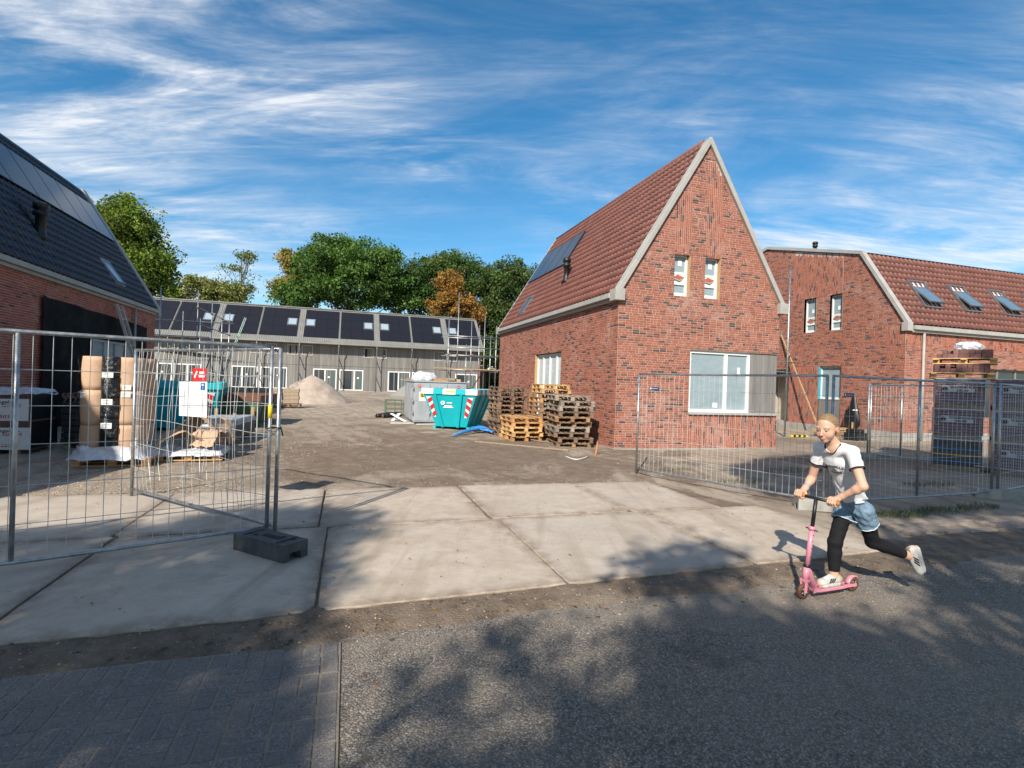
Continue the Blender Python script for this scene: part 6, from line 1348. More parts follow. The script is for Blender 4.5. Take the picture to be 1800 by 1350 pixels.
tree('tall yellow-green tree rising behind the blue-black roof', hit_v(225, 560, 76).x, 76, [B_(205, 420, 76, 60, 62), B_(250, 470, 76, 55, 60), B_(275, 520, 76, 42, 45), B_(180, 500, 76, 70, 70), B_(225, 400, 76, 40, 45)], 330, 95, 0.50, (0.095, 0.135, 0.022), 1, 1.5, bt, 0.5, (0.06, 0.085, 0.018))
tree('pale drooping birch beside the thin open tree', hit_v(360, 560, 74).x, 74, [B_(345, 510, 74, 22, 32), B_(375, 520, 74, 20, 32), B_(405, 525, 74, 26, 28)], 110, 60, 0.42, (0.15, 0.155, 0.055), 2, 1.0, bt, 0.2, (0.11, 0.13, 0.04), name='birch_tree')
tree('thin open tree with sparse crown against the sky', hit_v(425, 560, 78).x, 78, [B_(432, 456, 78, 17, 17), B_(405, 474, 78, 20, 6), B_(438, 490, 78, 10, 12), B_(422, 514, 78, 26, 18)], 70, 20, 0.38, (0.10, 0.12, 0.05), 3, 0.95, bt, 0.22, name='alder_tree')
tree('yellowing birch growing against the big oak', hit_v(510, 560, 77).x, 77, [B_(507, 468, 77, 24, 24), B_(500, 510, 77, 22, 26), B_(520, 490, 77, 20, 40)], 95, 55, 0.42, (0.21, 0.165, 0.05), 4, 1.0, bt, 0.2, (0.15, 0.15, 0.05), name='birch_tree')
tree('big round dark green oak behind the terrace roof', hit_v(610, 560, 76).x, 76, [B_(610, 495, 76, 92, 66), B_(585, 460, 76, 48, 42), B_(650, 470, 76, 55, 40), B_(560, 525, 76, 62, 40), B_(675, 520, 76, 45, 50)], 480, 105, 0.46, (0.045, 0.092, 0.020), 5, 1.45, bt, 0.6, (0.065, 0.115, 0.026), name='oak_tree')
tree('dark green tree between the big oak and the orange tree', hit_v(770, 570, 80).x, 80, [B_(760, 500, 80, 46, 48), B_(795, 480, 80, 46, 34), B_(735, 540, 80, 40, 50), B_(820, 520, 80, 40, 55)], 330, 95, 0.46, (0.036, 0.075, 0.020), 6, 1.4, bt, 0.5, (0.06, 0.085, 0.025))
tree('olive green tree beside the ridge of the red gabled roof', hit_v(890, 600, 74).x, 74, [B_(880, 500, 74, 40, 42), B_(915, 505, 74, 32, 46), B_(870, 560, 74, 36, 60), B_(900, 590, 74, 50, 70), B_(855, 620, 74, 30, 60)], 400, 90, 0.45, (0.05, 0.082, 0.022), 7, 1.35, bt, 0.5, (0.045, 0.065, 0.02))
tree('orange autumn tree standing before the dark trees', hit_v(795, 570, 71).x, 71, [B_(788, 512, 71, 22, 34), B_(800, 545, 71, 36, 36), B_(770, 545, 71, 22, 26), B_(825, 560, 71, 22, 36)], 150, 70, 0.38, (0.20, 0.105, 0.03), 8, 0.95, bt, 0.25, (0.20, 0.12, 0.03), name='larch_tree')
tree('lower dark green tree beyond the brick end of the terrace', hit_v(850, 620, 84).x, 84, [B_(850, 600, 84, 40, 70), B_(890, 620, 84, 40, 70)], 200, 80, 0.5, (0.040, 0.062, 0.018), 9, 1.5, bt, 0.4)
# low wood all round the site's far side
rs = np.random.RandomState(40); n = 26000; uu = rs.uniform(-95, 75, n); hh = 5.5+2.5*np.sin(uu*0.31)*np.sin(uu*0.13+1); vv = 98+rs.normal(0, 3, n)+0.0*uu; zz_ = rs.rand(n)**0.8*hh
Cw = np.stack([uu*math.cos(YAW)-vv*math.sin(YAW), uu*math.sin(YAW)+vv*math.cos(YAW), zz_+0.2], 1); Tw = np.array([0.045, 0.065, 0.02])*rs.uniform(0.5, 1.4, (n, 1))
tag(mobj('far_wood', leaves_mesh('far_wood', Cw, rs.uniform(0.6, 1.1, n), Tw, rs)), 'dark undergrowth of the wood beyond the terrace', kind='stuff')

# ------------------------------------------------------------------ street trees behind the photographer: they throw the dappled shade
def proj(p):
    q = CR.transposed() @ (Vector(p)-Vector((0, 0, CAM_H))); return (900+940*q.x/-q.z, 675-940*q.y/-q.z) if q.z < -0.05 else None
def inpoly(x, y, P):
    c = False; j = len(P)-1
    for i in range(len(P)):
        if (P[i][1] > y) != (P[j][1] > y) and x < (P[j][0]-P[i][0])*(y-P[i][1])/(P[j][1]-P[i][1])+P[i][0]: c = not c
        j = i
    return c
SHADE = [([(-400, 948), (60, 936), (250, 918), (420, 905), (500, 893), (590, 900), (690, 888), (640, 915), (700, 935), (600, 960), (680, 985), (585, 1010), (640, 1040), (560, 1075), (560, 1110), (600, 1140), (570, 1165), (510, 1190), (590, 1215), (500, 1260), (590, 1300), (480, 1340), (560, 1420), (-600, 1700)], 1.0),
         ([(695, 1195), (735, 1165), (765, 1195), (752, 1262), (718, 1275), (698, 1240)], 0.9), ([(850, 1140), (905, 1115), (948, 1140), (930, 1185), (870, 1190)], 0.9), ([(790, 1290), (830, 1255), (860, 1290), (830, 1340), (790, 1330)], 0.85), ([(615, 1230), (640, 1200), (660, 1240), (640, 1290), (620, 1280)], 0.6), 
         ([(760, 1420), (850, 1325), (905, 1240), (960, 1265), (985, 1215), (1055, 1205), (1040, 1150), (1065, 1105), (1150, 1050), (1240, 1058), (1330, 1062), (1400, 1078), (1470, 1075), (1560, 1090), (1640, 1112), (1900, 1125), (2600, 1200), (2600, 1900), (300, 1900)], 1.0),
         ([(1105, 1005), (1140, 968), (1190, 985), (1215, 948), (1270, 965), (1335, 990), (1320, 1012), (1230, 1025), (1120, 1040)], 0.95),
         ([(1560, 960), (1640, 935), (1800, 925), (2300, 930), (2300, 1000), (1800, 985), (1700, 990)], 0.85), ([(1600, 1040), (1700, 1022), (1900, 1045), (1900, 1085), (1700, 1080)], 0.9), ([(1500, 905), (1600, 900), (2400, 890), (2400, 860), (1600, 860), (1480, 870)], 0.95),
         ([(1360, 862), (1280, 822), (1340, 806), (1480, 800), (1600, 800), (2500, 800), (2500, 870), (1450, 875)], 0.95)]
rs = np.random.RandomState(77); groups = {}
TX = [-11.0, -5.5, 0.0, 5.5, 11.5]
def shade_at(X, Y):
    q = proj((X, Y, 0.02))
    if q is None: return 0.8 if Y < 1.8 else 0
    x, y = q; best = 0
    for P, d in SHADE:
        if inpoly(x, y, P): best = max(best, d)
    if y > 1400: best = 0.9
    return best
def shade_core(X, Y):
    s = shade_at(X, Y)
    if s < 0.97: return s
    return s if all(shade_at(X+a, Y+b) > 0.5 for a, b in ((0.17, 0), (-0.17, 0), (0, 0.15), (0, -0.15))) else 0
tries = 0; centres = []
while len(centres) < 3600 and tries < 60000:
    tries += 1; X, Y = rs.uniform(-9, 15), rs.uniform(0.2, 15)
    if rs.rand() > shade_core(X, Y): continue
    h = rs.uniform(6.5, 9.5) if Y < 5.2 else rs.uniform(8.5, 13.0); centres.append((X, Y, h))
# packs of bricks on the right stand in shade as well
for i in range(260):
    u, v, z = rs.uniform(13.4, 16.5), rs.uniform(7.6, 10.2), rs.uniform(0, 2.1); p = W(u, v, z); centres.append((p.x-to_sun.x/to_sun.z*p.z, p.y-to_sun.y/to_sun.z*p.z, rs.uniform(12, 17)))
for (X, Y, h) in centres:
    c = Vector((X, Y, 0))+to_sun*(h/to_sun.z); k = int(np.argmin([abs(c.x-t) for t in TX])); groups.setdefault(k, []).append(c)
labs = ['roadside tree opposite the site shading the slabs by the fence', 'roadside tree opposite the site shading the block paving', 'roadside tree opposite the site shading the open asphalt', 'roadside tree opposite the site shading the road behind the scooter', 'roadside tree opposite the site shading the wrapped bricks']
for k, cs in sorted(groups.items()):
    m = sum(cs, Vector())/len(cs); base = Vector((TX[k], m.y-1.5, 0)); t = thing('street_tree', labs[k], 'tree', Matrix.Translation(base), 'street trees'); Cs = []; Ts = []
    for c in cs:
        n = 26; off = rs.normal(size=(n, 3))*0.15; Cs.append(np.array(c-base)+off); Ts.append(np.array([0.06, 0.09, 0.025])*rs.uniform(0.7, 1.3, (n, 1)))
    Cs = np.concatenate(Cs); mobj('crown', leaves_mesh('crown', Cs, rs.uniform(0.12, 0.20, len(Cs)), np.concatenate(Ts), rs), t)
    mb = MB(); top = (m-base); mb.tube([(0, 0, -0.1), top*0.25+Vector((0, 0, top.z*0.15)), top*0.6+Vector((0, 0, top.z*0.1)), top], [0.34, 0.27, 0.18, 0.06], 10)
    for i in rs.choice(len(cs), min(len(cs), 26), replace=False): s = rs.uniform(0.45, 0.95); limb(mb, top*s+Vector((0, 0, top.z*0.1*(1-s))), cs[i]-base, 0.07*(1.2-s)+0.02, 0.012, rs)
    mb.build('trunk', M_bark, t, True)
# ================================================================== KICK SCOOTER AND RIDER
HD = Vector((-0.930, -0.366, 0)).normalized(); LT = Vector((-HD.y, HD.x, 0)); UP = Vector((0, 0, 1))     # heading, rider's left (towards the camera)
if LT.y > 0: LT = -LT
RT = -LT; GZ = 0.008; FW = Vector((2.492, 4.474, GZ))
def sp(s, l=0.0, z=0.0): return FW-HD*s+LT*l+UP*z      # s back from the front wheel, l to the rider's left
M_pink = pm('pink_scooter_paint', (0.62, 0.235, 0.30), 0.35, var=0.08, scale=6, fine=40); M_pinkdeck = pm('worn_deck_grip', (0.30, 0.17, 0.15), 0.85, var=0.25, scale=20, bump=0.3)
M_tyre = pm('brown_wheel', (0.14, 0.06, 0.03), 0.5, var=0.15); M_grip = pm('tan_grip', (0.42, 0.15, 0.04), 0.6, var=0.15, scale=30, bump=0.3)
sco = thing('kick_scooter', 'pink kick scooter with black upper stem and tan grips under the rider', 'scooter', Matrix.Translation(sp(0.3))); SMx = sco.matrix_world.inverted()
def sb(mb, name, mat, parent=sco, smooth=True): return mb.build(name, mat, parent, smooth, SMx if parent is sco else None)
def wheel(c, r=0.0625, w=0.026):
    M = Matrix.Translation(c) @ Matrix((LT, HD.cross(LT) if False else HD, UP)).transposed().to_4x4() @ Matrix.Rotation(R(90), 4, 'Y')
    b = MB(); b.lathe([(r*0.62, -w/2), (r*0.93, -w/2), (r, -w*0.28), (r, w*0.28), (r*0.93, w/2), (r*0.62, w/2)], 28, M=M); wh = sb(b, 'wheel', M_tyre)
    b = MB(); b.lathe([(0.012, -w/2-0.004), (r*0.60, -w/2-0.002), (r*0.64, -w*0.1), (r*0.64, w*0.1), (r*0.60, w/2+0.002), (0.012, w/2+0.004)], 20, M=M); sb(b, 'hub', M_black, wh, True)
    for k in range(5):
        a = k*2*math.pi/5; p = M @ Vector((0.036*math.cos(a), 0.036*math.sin(a), 0)); q = M @ Vector((0.014*math.cos(a), 0.014*math.sin(a), 0)); c_ = MB(); c_.tube([p+LT*(w/2+0.003), q+LT*(w/2+0.005)], 0.006, 6); sb(c_, 'spoke', M_steel, wh)
wc = 0.0625
wheel(sp(0, 0, wc)); wheel(sp(0.595, 0, wc))
S0, S1 = sp(0.02, 0, 0.15), sp(0.115, 0, 0.835)      # steering column axis
ax = (S1-S0).normalized()
def on(z): return S0+ax*((z-0.15)/ax.z)
for l in (-1, 1):
    b = MB(); slope_box(b, sp(0, 0.024*l, 0.052), sp(0.012, 0.022*l, 0.152), LT, 0.004, 0.03); bevel(sb(b, 'fork', M_pink, smooth=False), 0.003)
b = MB(); b.box(on(0.155), (0.05, 0.062, 0.02), Matrix((HD, LT, UP)).transposed()); sb(b, 'fork_crown', M_pink, smooth=False)
b = MB(); b.tube([on(0.155), on(0.262)], 0.026, 16); sb(b, 'head_tube', M_pink)
b = MB(); b.tube([on(0.262), on(0.285)], 0.030, 16); sb(b, 'head_clamp', M_black)
b = MB(); b.tube([on(0.285), on(0.585)], 0.0205, 16); sb(b, 'lower_stem', M_pink)
b = MB(); b.tube([on(0.568), on(0.60)], 0.027, 16); sb(b, 'stem_collar', M_pink)
b = MB(); b.tube([on(0.572)+LT*0.055, on(0.578)-LT*0.055], 0.006, 8); b2_ = sb(b, 'collar_lever', M_black)
for z in (0.35, 0.42, 0.48, 0.53): b = MB(); b.tube([on(z)+LT*0.0195, on(z)+LT*0.0215], 0.005, 8); sb(b, 'stem_hole', M_black)
b = MB(); b.tube([on(0.60), on(0.835)], 0.0155, 14); sb(b, 'upper_stem', M_black)
b = MB(); b.tube([S1-LT*0.11, S1+LT*0.11], 0.0135, 12); sb(b, 'handlebar', M_black)
for l in (-1, 1): b = MB(); b.tube([S1+LT*0.10*l, S1+LT*0.104*l, S1+LT*0.208*l, S1+LT*0.213*l], [0.014, 0.0175, 0.0175, 0.011], 14); sb(b, 'grip', M_grip)
# neck: angled box from head tube to deck, gusset, deck, mudguard
b = MB(); slope_box(b, on(0.235)-HD*0.015, sp(0.135, 0, 0.062), LT, 0.02, 0.042); bevel(sb(b, 'neck', M_pink, smooth=False), 0.006)
for l in (-1, 1): b = MB(); b.prism([sp(0.085, 0.028*l, 0.045), sp(0.17, 0.028*l, 0.05), sp(0.165, 0.028*l, 0.105), sp(0.13, 0.028*l, 0.128), sp(0.10, 0.028*l, 0.118)], LT*0.004*l); g_ = sb(b, 'gusset', M_pink, smooth=False)
for l in (-1, 1):
    for s_, z_ in ((0.13, 0.10), (0.145, 0.075)): b = MB(); b.tube([sp(s_, 0.033*l, z_), sp(s_, 0.036*l, z_)], 0.007, 8); sb(b, 'bolt', M_black)
b = MB(); n = 10; prof_ = [(0.10, 0.030), (0.14, 0.05), (0.40, 0.05), (0.47, 0.044)]
V_ = []; 
for s_, hw in prof_: V_ += [sp(s_, -hw, 0.052), sp(s_, hw, 0.052), sp(s_, hw, 0.078), sp(s_, -hw, 0.078)]
F_ = [(0, 1, 2, 3), (12, 15, 14, 13)]+[(i*4+k, i*4+(k+1) % 4, (i+1)*4+(k+1) % 4, (i+1)*4+k) for i in range(3) for k in range(4)]
b.add(V_, F_); bevel(sb(b, 'deck', M_pink, smooth=False), 0.006)
b = MB(); b.add([sp(0.15, -0.042, 0.0795), sp(0.15, 0.042, 0.0795), sp(0.45, 0.040, 0.0795), sp(0.45, -0.040, 0.0795)], [(0, 1, 2, 3)]); sb(b, 'deck_grip', M_pinkdeck, smooth=False)
for l in (-1, 1): b = MB(); slope_box(b, sp(0.44, 0.028*l, 0.065), sp(0.605, 0.028*l, 0.0625), LT, 0.004, 0.026); sb(b, 'rear_dropout', M_pink, smooth=False)
b = MB(); pts = [(math.cos(a), math.sin(a)) for a in [R(150-i*13) for i in range(11)]]
for rr_, in ((0.070,), (0.0775,)):
    pass
mv = MB(); rows_ = []
for i in range(12):
    a = R(172-i*12); c0 = sp(0.595, 0, wc); rad = 0.0715
    for l, dr in ((-0.022, -0.004), (-0.014, 0.005), (0.014, 0.005), (0.022, -0.004)): mv.v.append(tuple(c0+HD*(math.cos(a)*-(rad+dr))*-1*-1+UP*math.sin(a)*(rad+dr)+LT*l) if False else tuple(c0+HD*(-math.cos(a)*(rad+dr))+UP*(math.sin(a)*(rad+dr))+LT*l))
for i in range(11):
    for k in range(3): q = i*4+k; mv.f.append((q, q+1, q+5, q+4)); mv.m.append(0); mv.c.append(None)
fd = mv.build('mudguard', M_pink, sco, True, SMx); sm_ = fd.modifiers.new('thick', 'SOLIDIFY'); sm_.thickness = 0.004

# ------------------------------------------------------------------ implicit surfaces
class Sdf:
    def __init__(s, lo, hi, h):
        s.lo, s.h = np.array(lo, np.float32), h; s.n = np.ceil((np.array(hi)-np.array(lo))/h).astype(int)+1; s.D = np.full(s.n, 0.3, np.float32)
        s.ax = [s.lo[i]+np.arange(s.n[i], dtype=np.float32)*h for i in range(3)]
    def sub(s, lo, hi):
        a = np.maximum(np.floor((np.array(lo)-s.lo)/s.h).astype(int), 0); b = np.minimum(np.ceil((np.array(hi)-s.lo)/s.h).astype(int)+1, s.n); sl = tuple(slice(a[i], b[i]) for i in range(3))
        X = s.ax[0][sl[0]][:, None, None]; Y = s.ax[1][sl[1]][None, :, None]; Z = s.ax[2][sl[2]][None, None, :]; return sl, X, Y, Z
    def blend(s, sl, d, k, op='add'):
        a = s.D[sl]
        if op == 'sub': d = -d; h = np.clip(0.5-0.5*(a-d)/k, 0, 1); s.D[sl] = a*(1-h)+d*h+k*h*(1-h)
        else: h = np.clip(0.5+0.5*(a-d)/k, 0, 1); s.D[sl] = a*(1-h)+d*h-k*h*(1-h)
    def cone(s, a, b, ra, rb, k=0.012, w=None, sw=1.0, cuts=(), op='add'):
        a, b = np.array(a, np.float32), np.array(b, np.float32); m = max(ra, rb)*max(sw, 1)+0.05; sl, X, Y, Z = s.sub(np.minimum(a, b)-m, np.maximum(a, b)+m)
        ab = b-a; L2 = float(ab@ab); px, py, pz = X-a[0], Y-a[1], Z-a[2]; t = np.clip((px*ab[0]+py*ab[1]+pz*ab[2])/L2, 0, 1); dx, dy, dz = px-ab[0]*t, py-ab[1]*t, pz-ab[2]*t
        if w is not None:
            w = np.array(w, np.float32); q = dx*w[0]+dy*w[1]+dz*w[2]; f = 1/sw-1; dx = dx+q*f*w[0]; dy = dy+q*f*w[1]; dz = dz+q*f*w[2]
        d = np.sqrt(dx*dx+dy*dy+dz*dz)-(ra+(rb-ra)*t)
        for (p, n) in cuts: d = np.maximum(d, (X-p[0])*n[0]+(Y-p[1])*n[1]+(Z-p[2])*n[2])
        s.blend(sl, d, k, op)
    def ell(s, c, r, F=None, k=0.012, op='add', cuts=()):
        c = np.array(c, np.float32); m = max(r)+0.05; sl, X, Y, Z = s.sub(c-m, c+m); F = np.eye(3) if F is None else np.array(F, np.float32)
        px, py, pz = X-c[0], Y-c[1], Z-c[2]; q = [(px*F[i][0]+py*F[i][1]+pz*F[i][2])/r[i] for i in range(3)]
        k0 = np.sqrt(q[0]**2+q[1]**2+q[2]**2); k1 = np.sqrt((q[0]/r[0])**2+(q[1]/r[1])**2+(q[2]/r[2])**2)+1e-6; d = k0*(k0-1)/k1
        for (p, n) in cuts: d = np.maximum(d, (X-p[0])*n[0]+(Y-p[1])*n[1]+(Z-p[2])*n[2])
        s.blend(sl, d.astype(np.float32), k, op)
    def cut(s, p, n): s.D = np.maximum(s.D, (s.ax[0]-p[0])[:, None, None]*n[0]+(s.ax[1]-p[1])[None, :, None]*n[1]+(s.ax[2]-p[2])[None, None, :]*n[2]).astype(np.float32)
    def ripple(s, fn): 
        sl, X, Y, Z = s.sub(s.lo, s.lo+s.n*s.h); s.D = (s.D+fn(X, Y, Z)).astype(np.float32)
    def mesh(s, name):
        D = s.D; I = D < 0; nx, ny, nz = D.shape; c = np.zeros((nx-1, ny-1, nz-1), np.int8)
        for a in (0, 1):
            for b in (0, 1):
                for e in (0, 1): c += I[a:nx-1+a, b:ny-1+b, e:nz-1+e]
        act = np.argwhere((c > 0) & (c < 8)); ids = -np.ones(c.shape, np.int32); ids[act[:, 0], act[:, 1], act[:, 2]] = np.arange(len(act))
        P = np.zeros((len(act), 3)); N = np.zeros(len(act)); cor = [(a, b, e) for a in (0, 1) for b in (0, 1) for e in (0, 1)]
        val = {q: D[act[:, 0]+q[0], act[:, 1]+q[1], act[:, 2]+q[2]] for q in cor}
        for q in cor:
            for i in range(3):
                if q[i] == 0:
                    r = list(q); r[i] = 1; r = tuple(r); u, v = val[q], val[r]; m = (u < 0) != (v < 0); t = u[m]/(u[m]-v[m]); pt = np.tile(np.array(q, float), (m.sum(), 1)); pt[:, i] += t; P[m] += pt; N[m] += 1
        P = (act+P/N[:, None])*s.h+s.lo; quads = []
        for i in range(3):
            j, k = (i+1) % 3, (i+2) % 3; A = [slice(None)]*3; B = [slice(None)]*3; A[i] = slice(0, D.shape[i]-1); B[i] = slice(1, None); e = I[tuple(A)] != I[tuple(B)]; pts = np.argwhere(e); pts = pts[(pts[:, j] > 0) & (pts[:, k] > 0) & (pts[:, j] < D.shape[j]-1) & (pts[:, k] < D.shape[k]-1)]
            ins = I[pts[:, 0], pts[:, 1], pts[:, 2]]; o = []
            for dj, dk in ((1, 1), (0, 1), (0, 0), (1, 0)): q = pts.copy(); q[:, j] -= dj; q[:, k] -= dk; o.append(ids[q[:, 0], q[:, 1], q[:, 2]])
            q = np.stack(o, 1); q[~ins] = q[~ins][:, ::-1]; quads.append(q)
        Q = np.concatenate(quads); Q = Q[(Q >= 0).all(1)]
        me = bpy.data.meshes.new(name); n = len(Q); me.vertices.add(len(P)); me.vertices.foreach_set('co', P.astype(np.float32).ravel()); me.loops.add(4*n); me.loops.foreach_set('vertex_index', Q.astype(np.int32).ravel()); me.polygons.add(n); me.polygons.foreach_set('loop_start', np.arange(0, 4*n, 4, dtype=np.int32)); me.update(calc_edges=True)
        me.polygons.foreach_set('use_smooth', [True]*n); return me
def soft(me, it=4, f=0.5):
    b = bmesh.new(); b.from_mesh(me)
    for _ in range(it): bmesh.ops.smooth_vert(b, verts=b.verts, factor=f, use_axis_x=True, use_axis_y=True, use_axis_z=True)
    b.to_mesh(me); b.free(); return me

# ------------------------------------------------------------------ pose (world coordinates)
P0 = Vector((2.995, 4.625, 0.775)); NK = Vector((2.745, 4.505, 1.305))
hipR, hipL = P0+RT*0.078-UP*0.03, P0+LT*0.078-UP*0.03
kneR, ankR = Vector((2.832, 4.615, 0.45)), sp(0.365, -0.005, 0.155)
kneL, ankL = Vector((3.185, 4.655, 0.452)), Vector((3.505, 4.655, 0.342))
shR, shL = NK+RT*0.142-UP*0.045, NK+LT*0.142-UP*0.045
gR_, gL_ = S1+RT*0.158, S1+LT*0.158
elR, elL = Vector((2.690, 4.752, 0.975)), Vector((2.800, 4.225, 1.005))
def wrist(g, e): d = (e-g).normalized(); return g+UP*0.022-HD*0.03+d*0.05
wrR, wrL = wrist(gR_, elR), wrist(gL_, elL)
TA = (NK-P0).normalized(); CF = (HD-TA*HD.dot(TA)).normalized()        # torso axis, chest direction
FD = (HD*math.cos(R(12))-UP*math.sin(R(12))+LT*0.24).normalized(); HR = FD.cross(UP).normalized(); HU = HR.cross(FD).normalized()     # head: forward, right, up
HC = NK+HD*0.110+UP*0.138
def hp(r, f, u): return HC+HR*r+FD*f+HU*u
HF = np.array([HR, FD, HU]); TF = np.array([LT, CF, TA])
def fingers(s, g, inward):
    """hand closed round the grip at g; inward = unit vector towards the stem"""
    s.ell(g+UP*0.024-HD*0.022, (0.040, 0.033, 0.017), np.array([inward, HD, UP]), 0.012)
    for i, (o, lf) in enumerate(((0.030, 0.95), (0.010, 1.05), (-0.010, 1.0), (-0.029, 0.82))):
        b = g+inward*o; k = [b-HD*0.006+UP*0.036, b+HD*0.020*lf+UP*0.027, b+HD*0.031*lf-UP*0.004, b+HD*0.016*lf-UP*0.027, b-HD*0.004-UP*0.028]
        for a, c, ra, rb in zip(k, k[1:], (0.0100, 0.0092, 0.0086, 0.0080), (0.0092, 0.0086, 0.0080, 0.0072)): s.cone(a, c, ra, rb, 0.0035)
    t = [g+inward*0.036-HD*0.028+UP*0.018, g+inward*0.050-HD*0.014-UP*0.004, g+inward*0.044+HD*0.010-UP*0.020]
    s.cone(t[0], t[1], 0.012, 0.0105, 0.008); s.cone(t[1], t[2], 0.0105, 0.0082, 0.004)
LO, HI = (2.36, 4.05, 0.06), (3.72, 4.95, 1.62)
bd = Sdf(LO, HI, 0.0045)
# torso and legs
bd.cone(P0, P0+TA*0.17, 0.072, 0.066, 0.02, LT, 1.22); bd.cone(P0+TA*0.17, P0+TA*0.44, 0.070, 0.080, 0.03, LT, 1.45); bd.cone(P0+TA*0.42, NK-UP*0.03, 0.078, 0.05, 0.03, LT, 1.5)
for hip, kn, an in ((hipR, kneR, ankR), (hipL, kneL, ankL)):
    bd.cone(hip, kn, 0.064, 0.050, 0.02); m_ = kn.lerp(an, 0.32); bd.cone(kn, m_, 0.051, 0.051, 0.02); bd.cone(m_, an, 0.051, 0.034, 0.02)
footR = [sp(0.41, -0.005, 0.125), sp(0.20, -0.005, 0.105)]; footL = [Vector((3.545, 4.66, 0.40)), Vector((3.575, 4.62, 0.215))]
bd.cone(ankR, footR[0], 0.034, 0.034, 0.015); bd.cone(footR[0], footR[1], 0.034, 0.026, 0.02); bd.cone(ankL, footL[0].lerp(footL[1], 0.2), 0.034, 0.034, 0.015); bd.cone(footL[0], footL[1], 0.034, 0.026, 0.02)
for sh, el, wr, g, inw in ((shR, elR, wrR, gR_, LT), (shL, elL, wrL, gL_, RT)):
    bd.cone(NK-UP*0.045, sh, 0.05, 0.045, 0.03); bd.cone(sh, el, 0.043, 0.033, 0.02); m_ = el.lerp(wr, 0.28); bd.cone(el, m_, 0.0325, 0.0345, 0.02); bd.cone(m_, wr, 0.0345, 0.022, 0.02); bd.cone(wr, g+UP*0.024-HD*0.026, 0.023, 0.022, 0.02, inw, 1.25); fingers(bd, g, inw)
# neck and head
bd.cone(NK-UP*0.03, hp(0, -0.022, -0.055), 0.049, 0.042, 0.025); bd.ell(NK+CF*0.012-TA*0.035, (0.085, 0.060, 0.05), TF, 0.03)
bd.ell(hp(0, -0.006, 0.024), (0.0765, 0.096, 0.092), HF, 0.01); bd.ell(hp(0, 0.036, -0.040), (0.059, 0.055, 0.068), HF, 0.03); bd.ell(hp(0, 0.062, -0.094), (0.022, 0.020, 0.018), HF, 0.025)
for r in (-1, 1): bd.ell(hp(0.034*r, 0.055, -0.040), (0.028, 0.028, 0.028), HF, 0.02); bd.ell(hp(0.030*r, 0.078, 0.020), (0.026, 0.012, 0.008), HF, 0.014)
for r in (-1, 1): bd.ell(hp(0.031*r, 0.100, -0.003), (0.019, 0.015, 0.0105), HF, 0.010, 'sub')
for r in (-1, 1): bd.ell(hp(0.030*r, 0.077, 0.0060), (0.0155, 0.0125, 0.0105), HF, 0.004)
bd.cone(hp(0, 0.088, 0.006), hp(0, 0.112, -0.033), 0.0080, 0.0105, 0.010); bd.ell(hp(0, 0.112, -0.034), (0.0105, 0.0095, 0.0085), HF, 0.006)
for r in (-1, 1): bd.ell(hp(0.0105*r, 0.103, -0.037), (0.0065, 0.008, 0.006), HF, 0.006)
bd.ell(hp(0, 0.0945, -0.0625), (0.021, 0.0075, 0.0055), HF, 0.008); bd.ell(hp(0, 0.0925, -0.0735), (0.017, 0.0085, 0.0058), HF, 0.008); bd.ell(hp(0, 0.1055, -0.0675), (0.022, 0.007, 0.0016), HF, 0.003, 'sub')
for r in (-1, 1): bd.ell(hp(0.0775*r, -0.008, -0.010), (0.008, 0.019, 0.030), HF, 0.006); bd.ell(hp(0.087*r, -0.004, -0.008), (0.006, 0.010, 0.018), HF, 0.005, 'sub')
body_me = soft(bd.mesh('body'), 1, 0.3)
def skin_mat():
    k = NT('skin'); v = k.vec('World'); n = k.noise(60, 4, 0.6, v); m = k.noise(9, 3, 0.5, v)
    c = k.mix(1.0, k.attr('tint'), k.mix(k.rng(m, 0.3, 0.7), (0.93, 0.92, 0.92), (1.05, 1.03, 1.02)), 'MULTIPLY')
    k.b.inputs['Subsurface Weight'].default_value = 0.05; k.b.inputs['Subsurface Radius'].default_value = (0.012, 0.005, 0.003); k.b.inputs['Subsurface Scale'].default_value = 1.0
    k.bump(n, 0.08, 0.001); return k.fin(c, 0.5, spec=0.35)
M_skin = skin_mat(); body_me.materials.append(M_skin)
co = np.zeros(len(body_me.vertices)*3, np.float32); body_me.vertices.foreach_get('co', co); co = co.reshape(-1, 3)
lc = (co-np.array(HC)) @ HF.T; tint = np.tile(np.array([0.56, 0.345, 0.245]), (len(co), 1))
def bump_(c, r): q = (lc-np.array(c))/np.array(r); return np.exp(-(q**2).sum(1))[:, None]
for r in (-1, 1): w_ = bump_((0.04*r, 0.075, -0.035), (0.022, 0.03, 0.02))*0.5; tint = tint*(1-w_)+np.array([0.58, 0.27, 0.20])*w_
w_ = np.clip(bump_((0, 0.1, -0.068), (0.020, 0.02, 0.0095))*1.2, 0, 0.6); tint = tint*(1-w_)+np.array([0.40, 0.13, 0.115])*w_
w_ = bump_((0, 0.115, -0.034), (0.014, 0.02, 0.012))*0.35; tint = tint*(1-w_)+np.array([0.58, 0.26, 0.19])*w_
for r in (-1, 1): w_ = bump_((0.078*r, -0.005, -0.01), (0.014, 0.02, 0.03))*0.4; tint = tint*(1-w_)+np.array([0.56, 0.23, 0.16])*w_
at = body_me.attributes.new('tint', 'FLOAT_COLOR', 'POINT'); at.data.foreach_set('color', np.concatenate([tint, np.ones((len(co), 1))], 1).astype(np.float32).ravel())
girl = thing('person', 'person in white printed T-shirt, denim shorts and black leggings pushing the pink scooter', 'person', Matrix.Translation(sp(0.33, 0, 0.08))); GM = girl.matrix_world.inverted()
body = mobj('body', body_me, girl, GM)
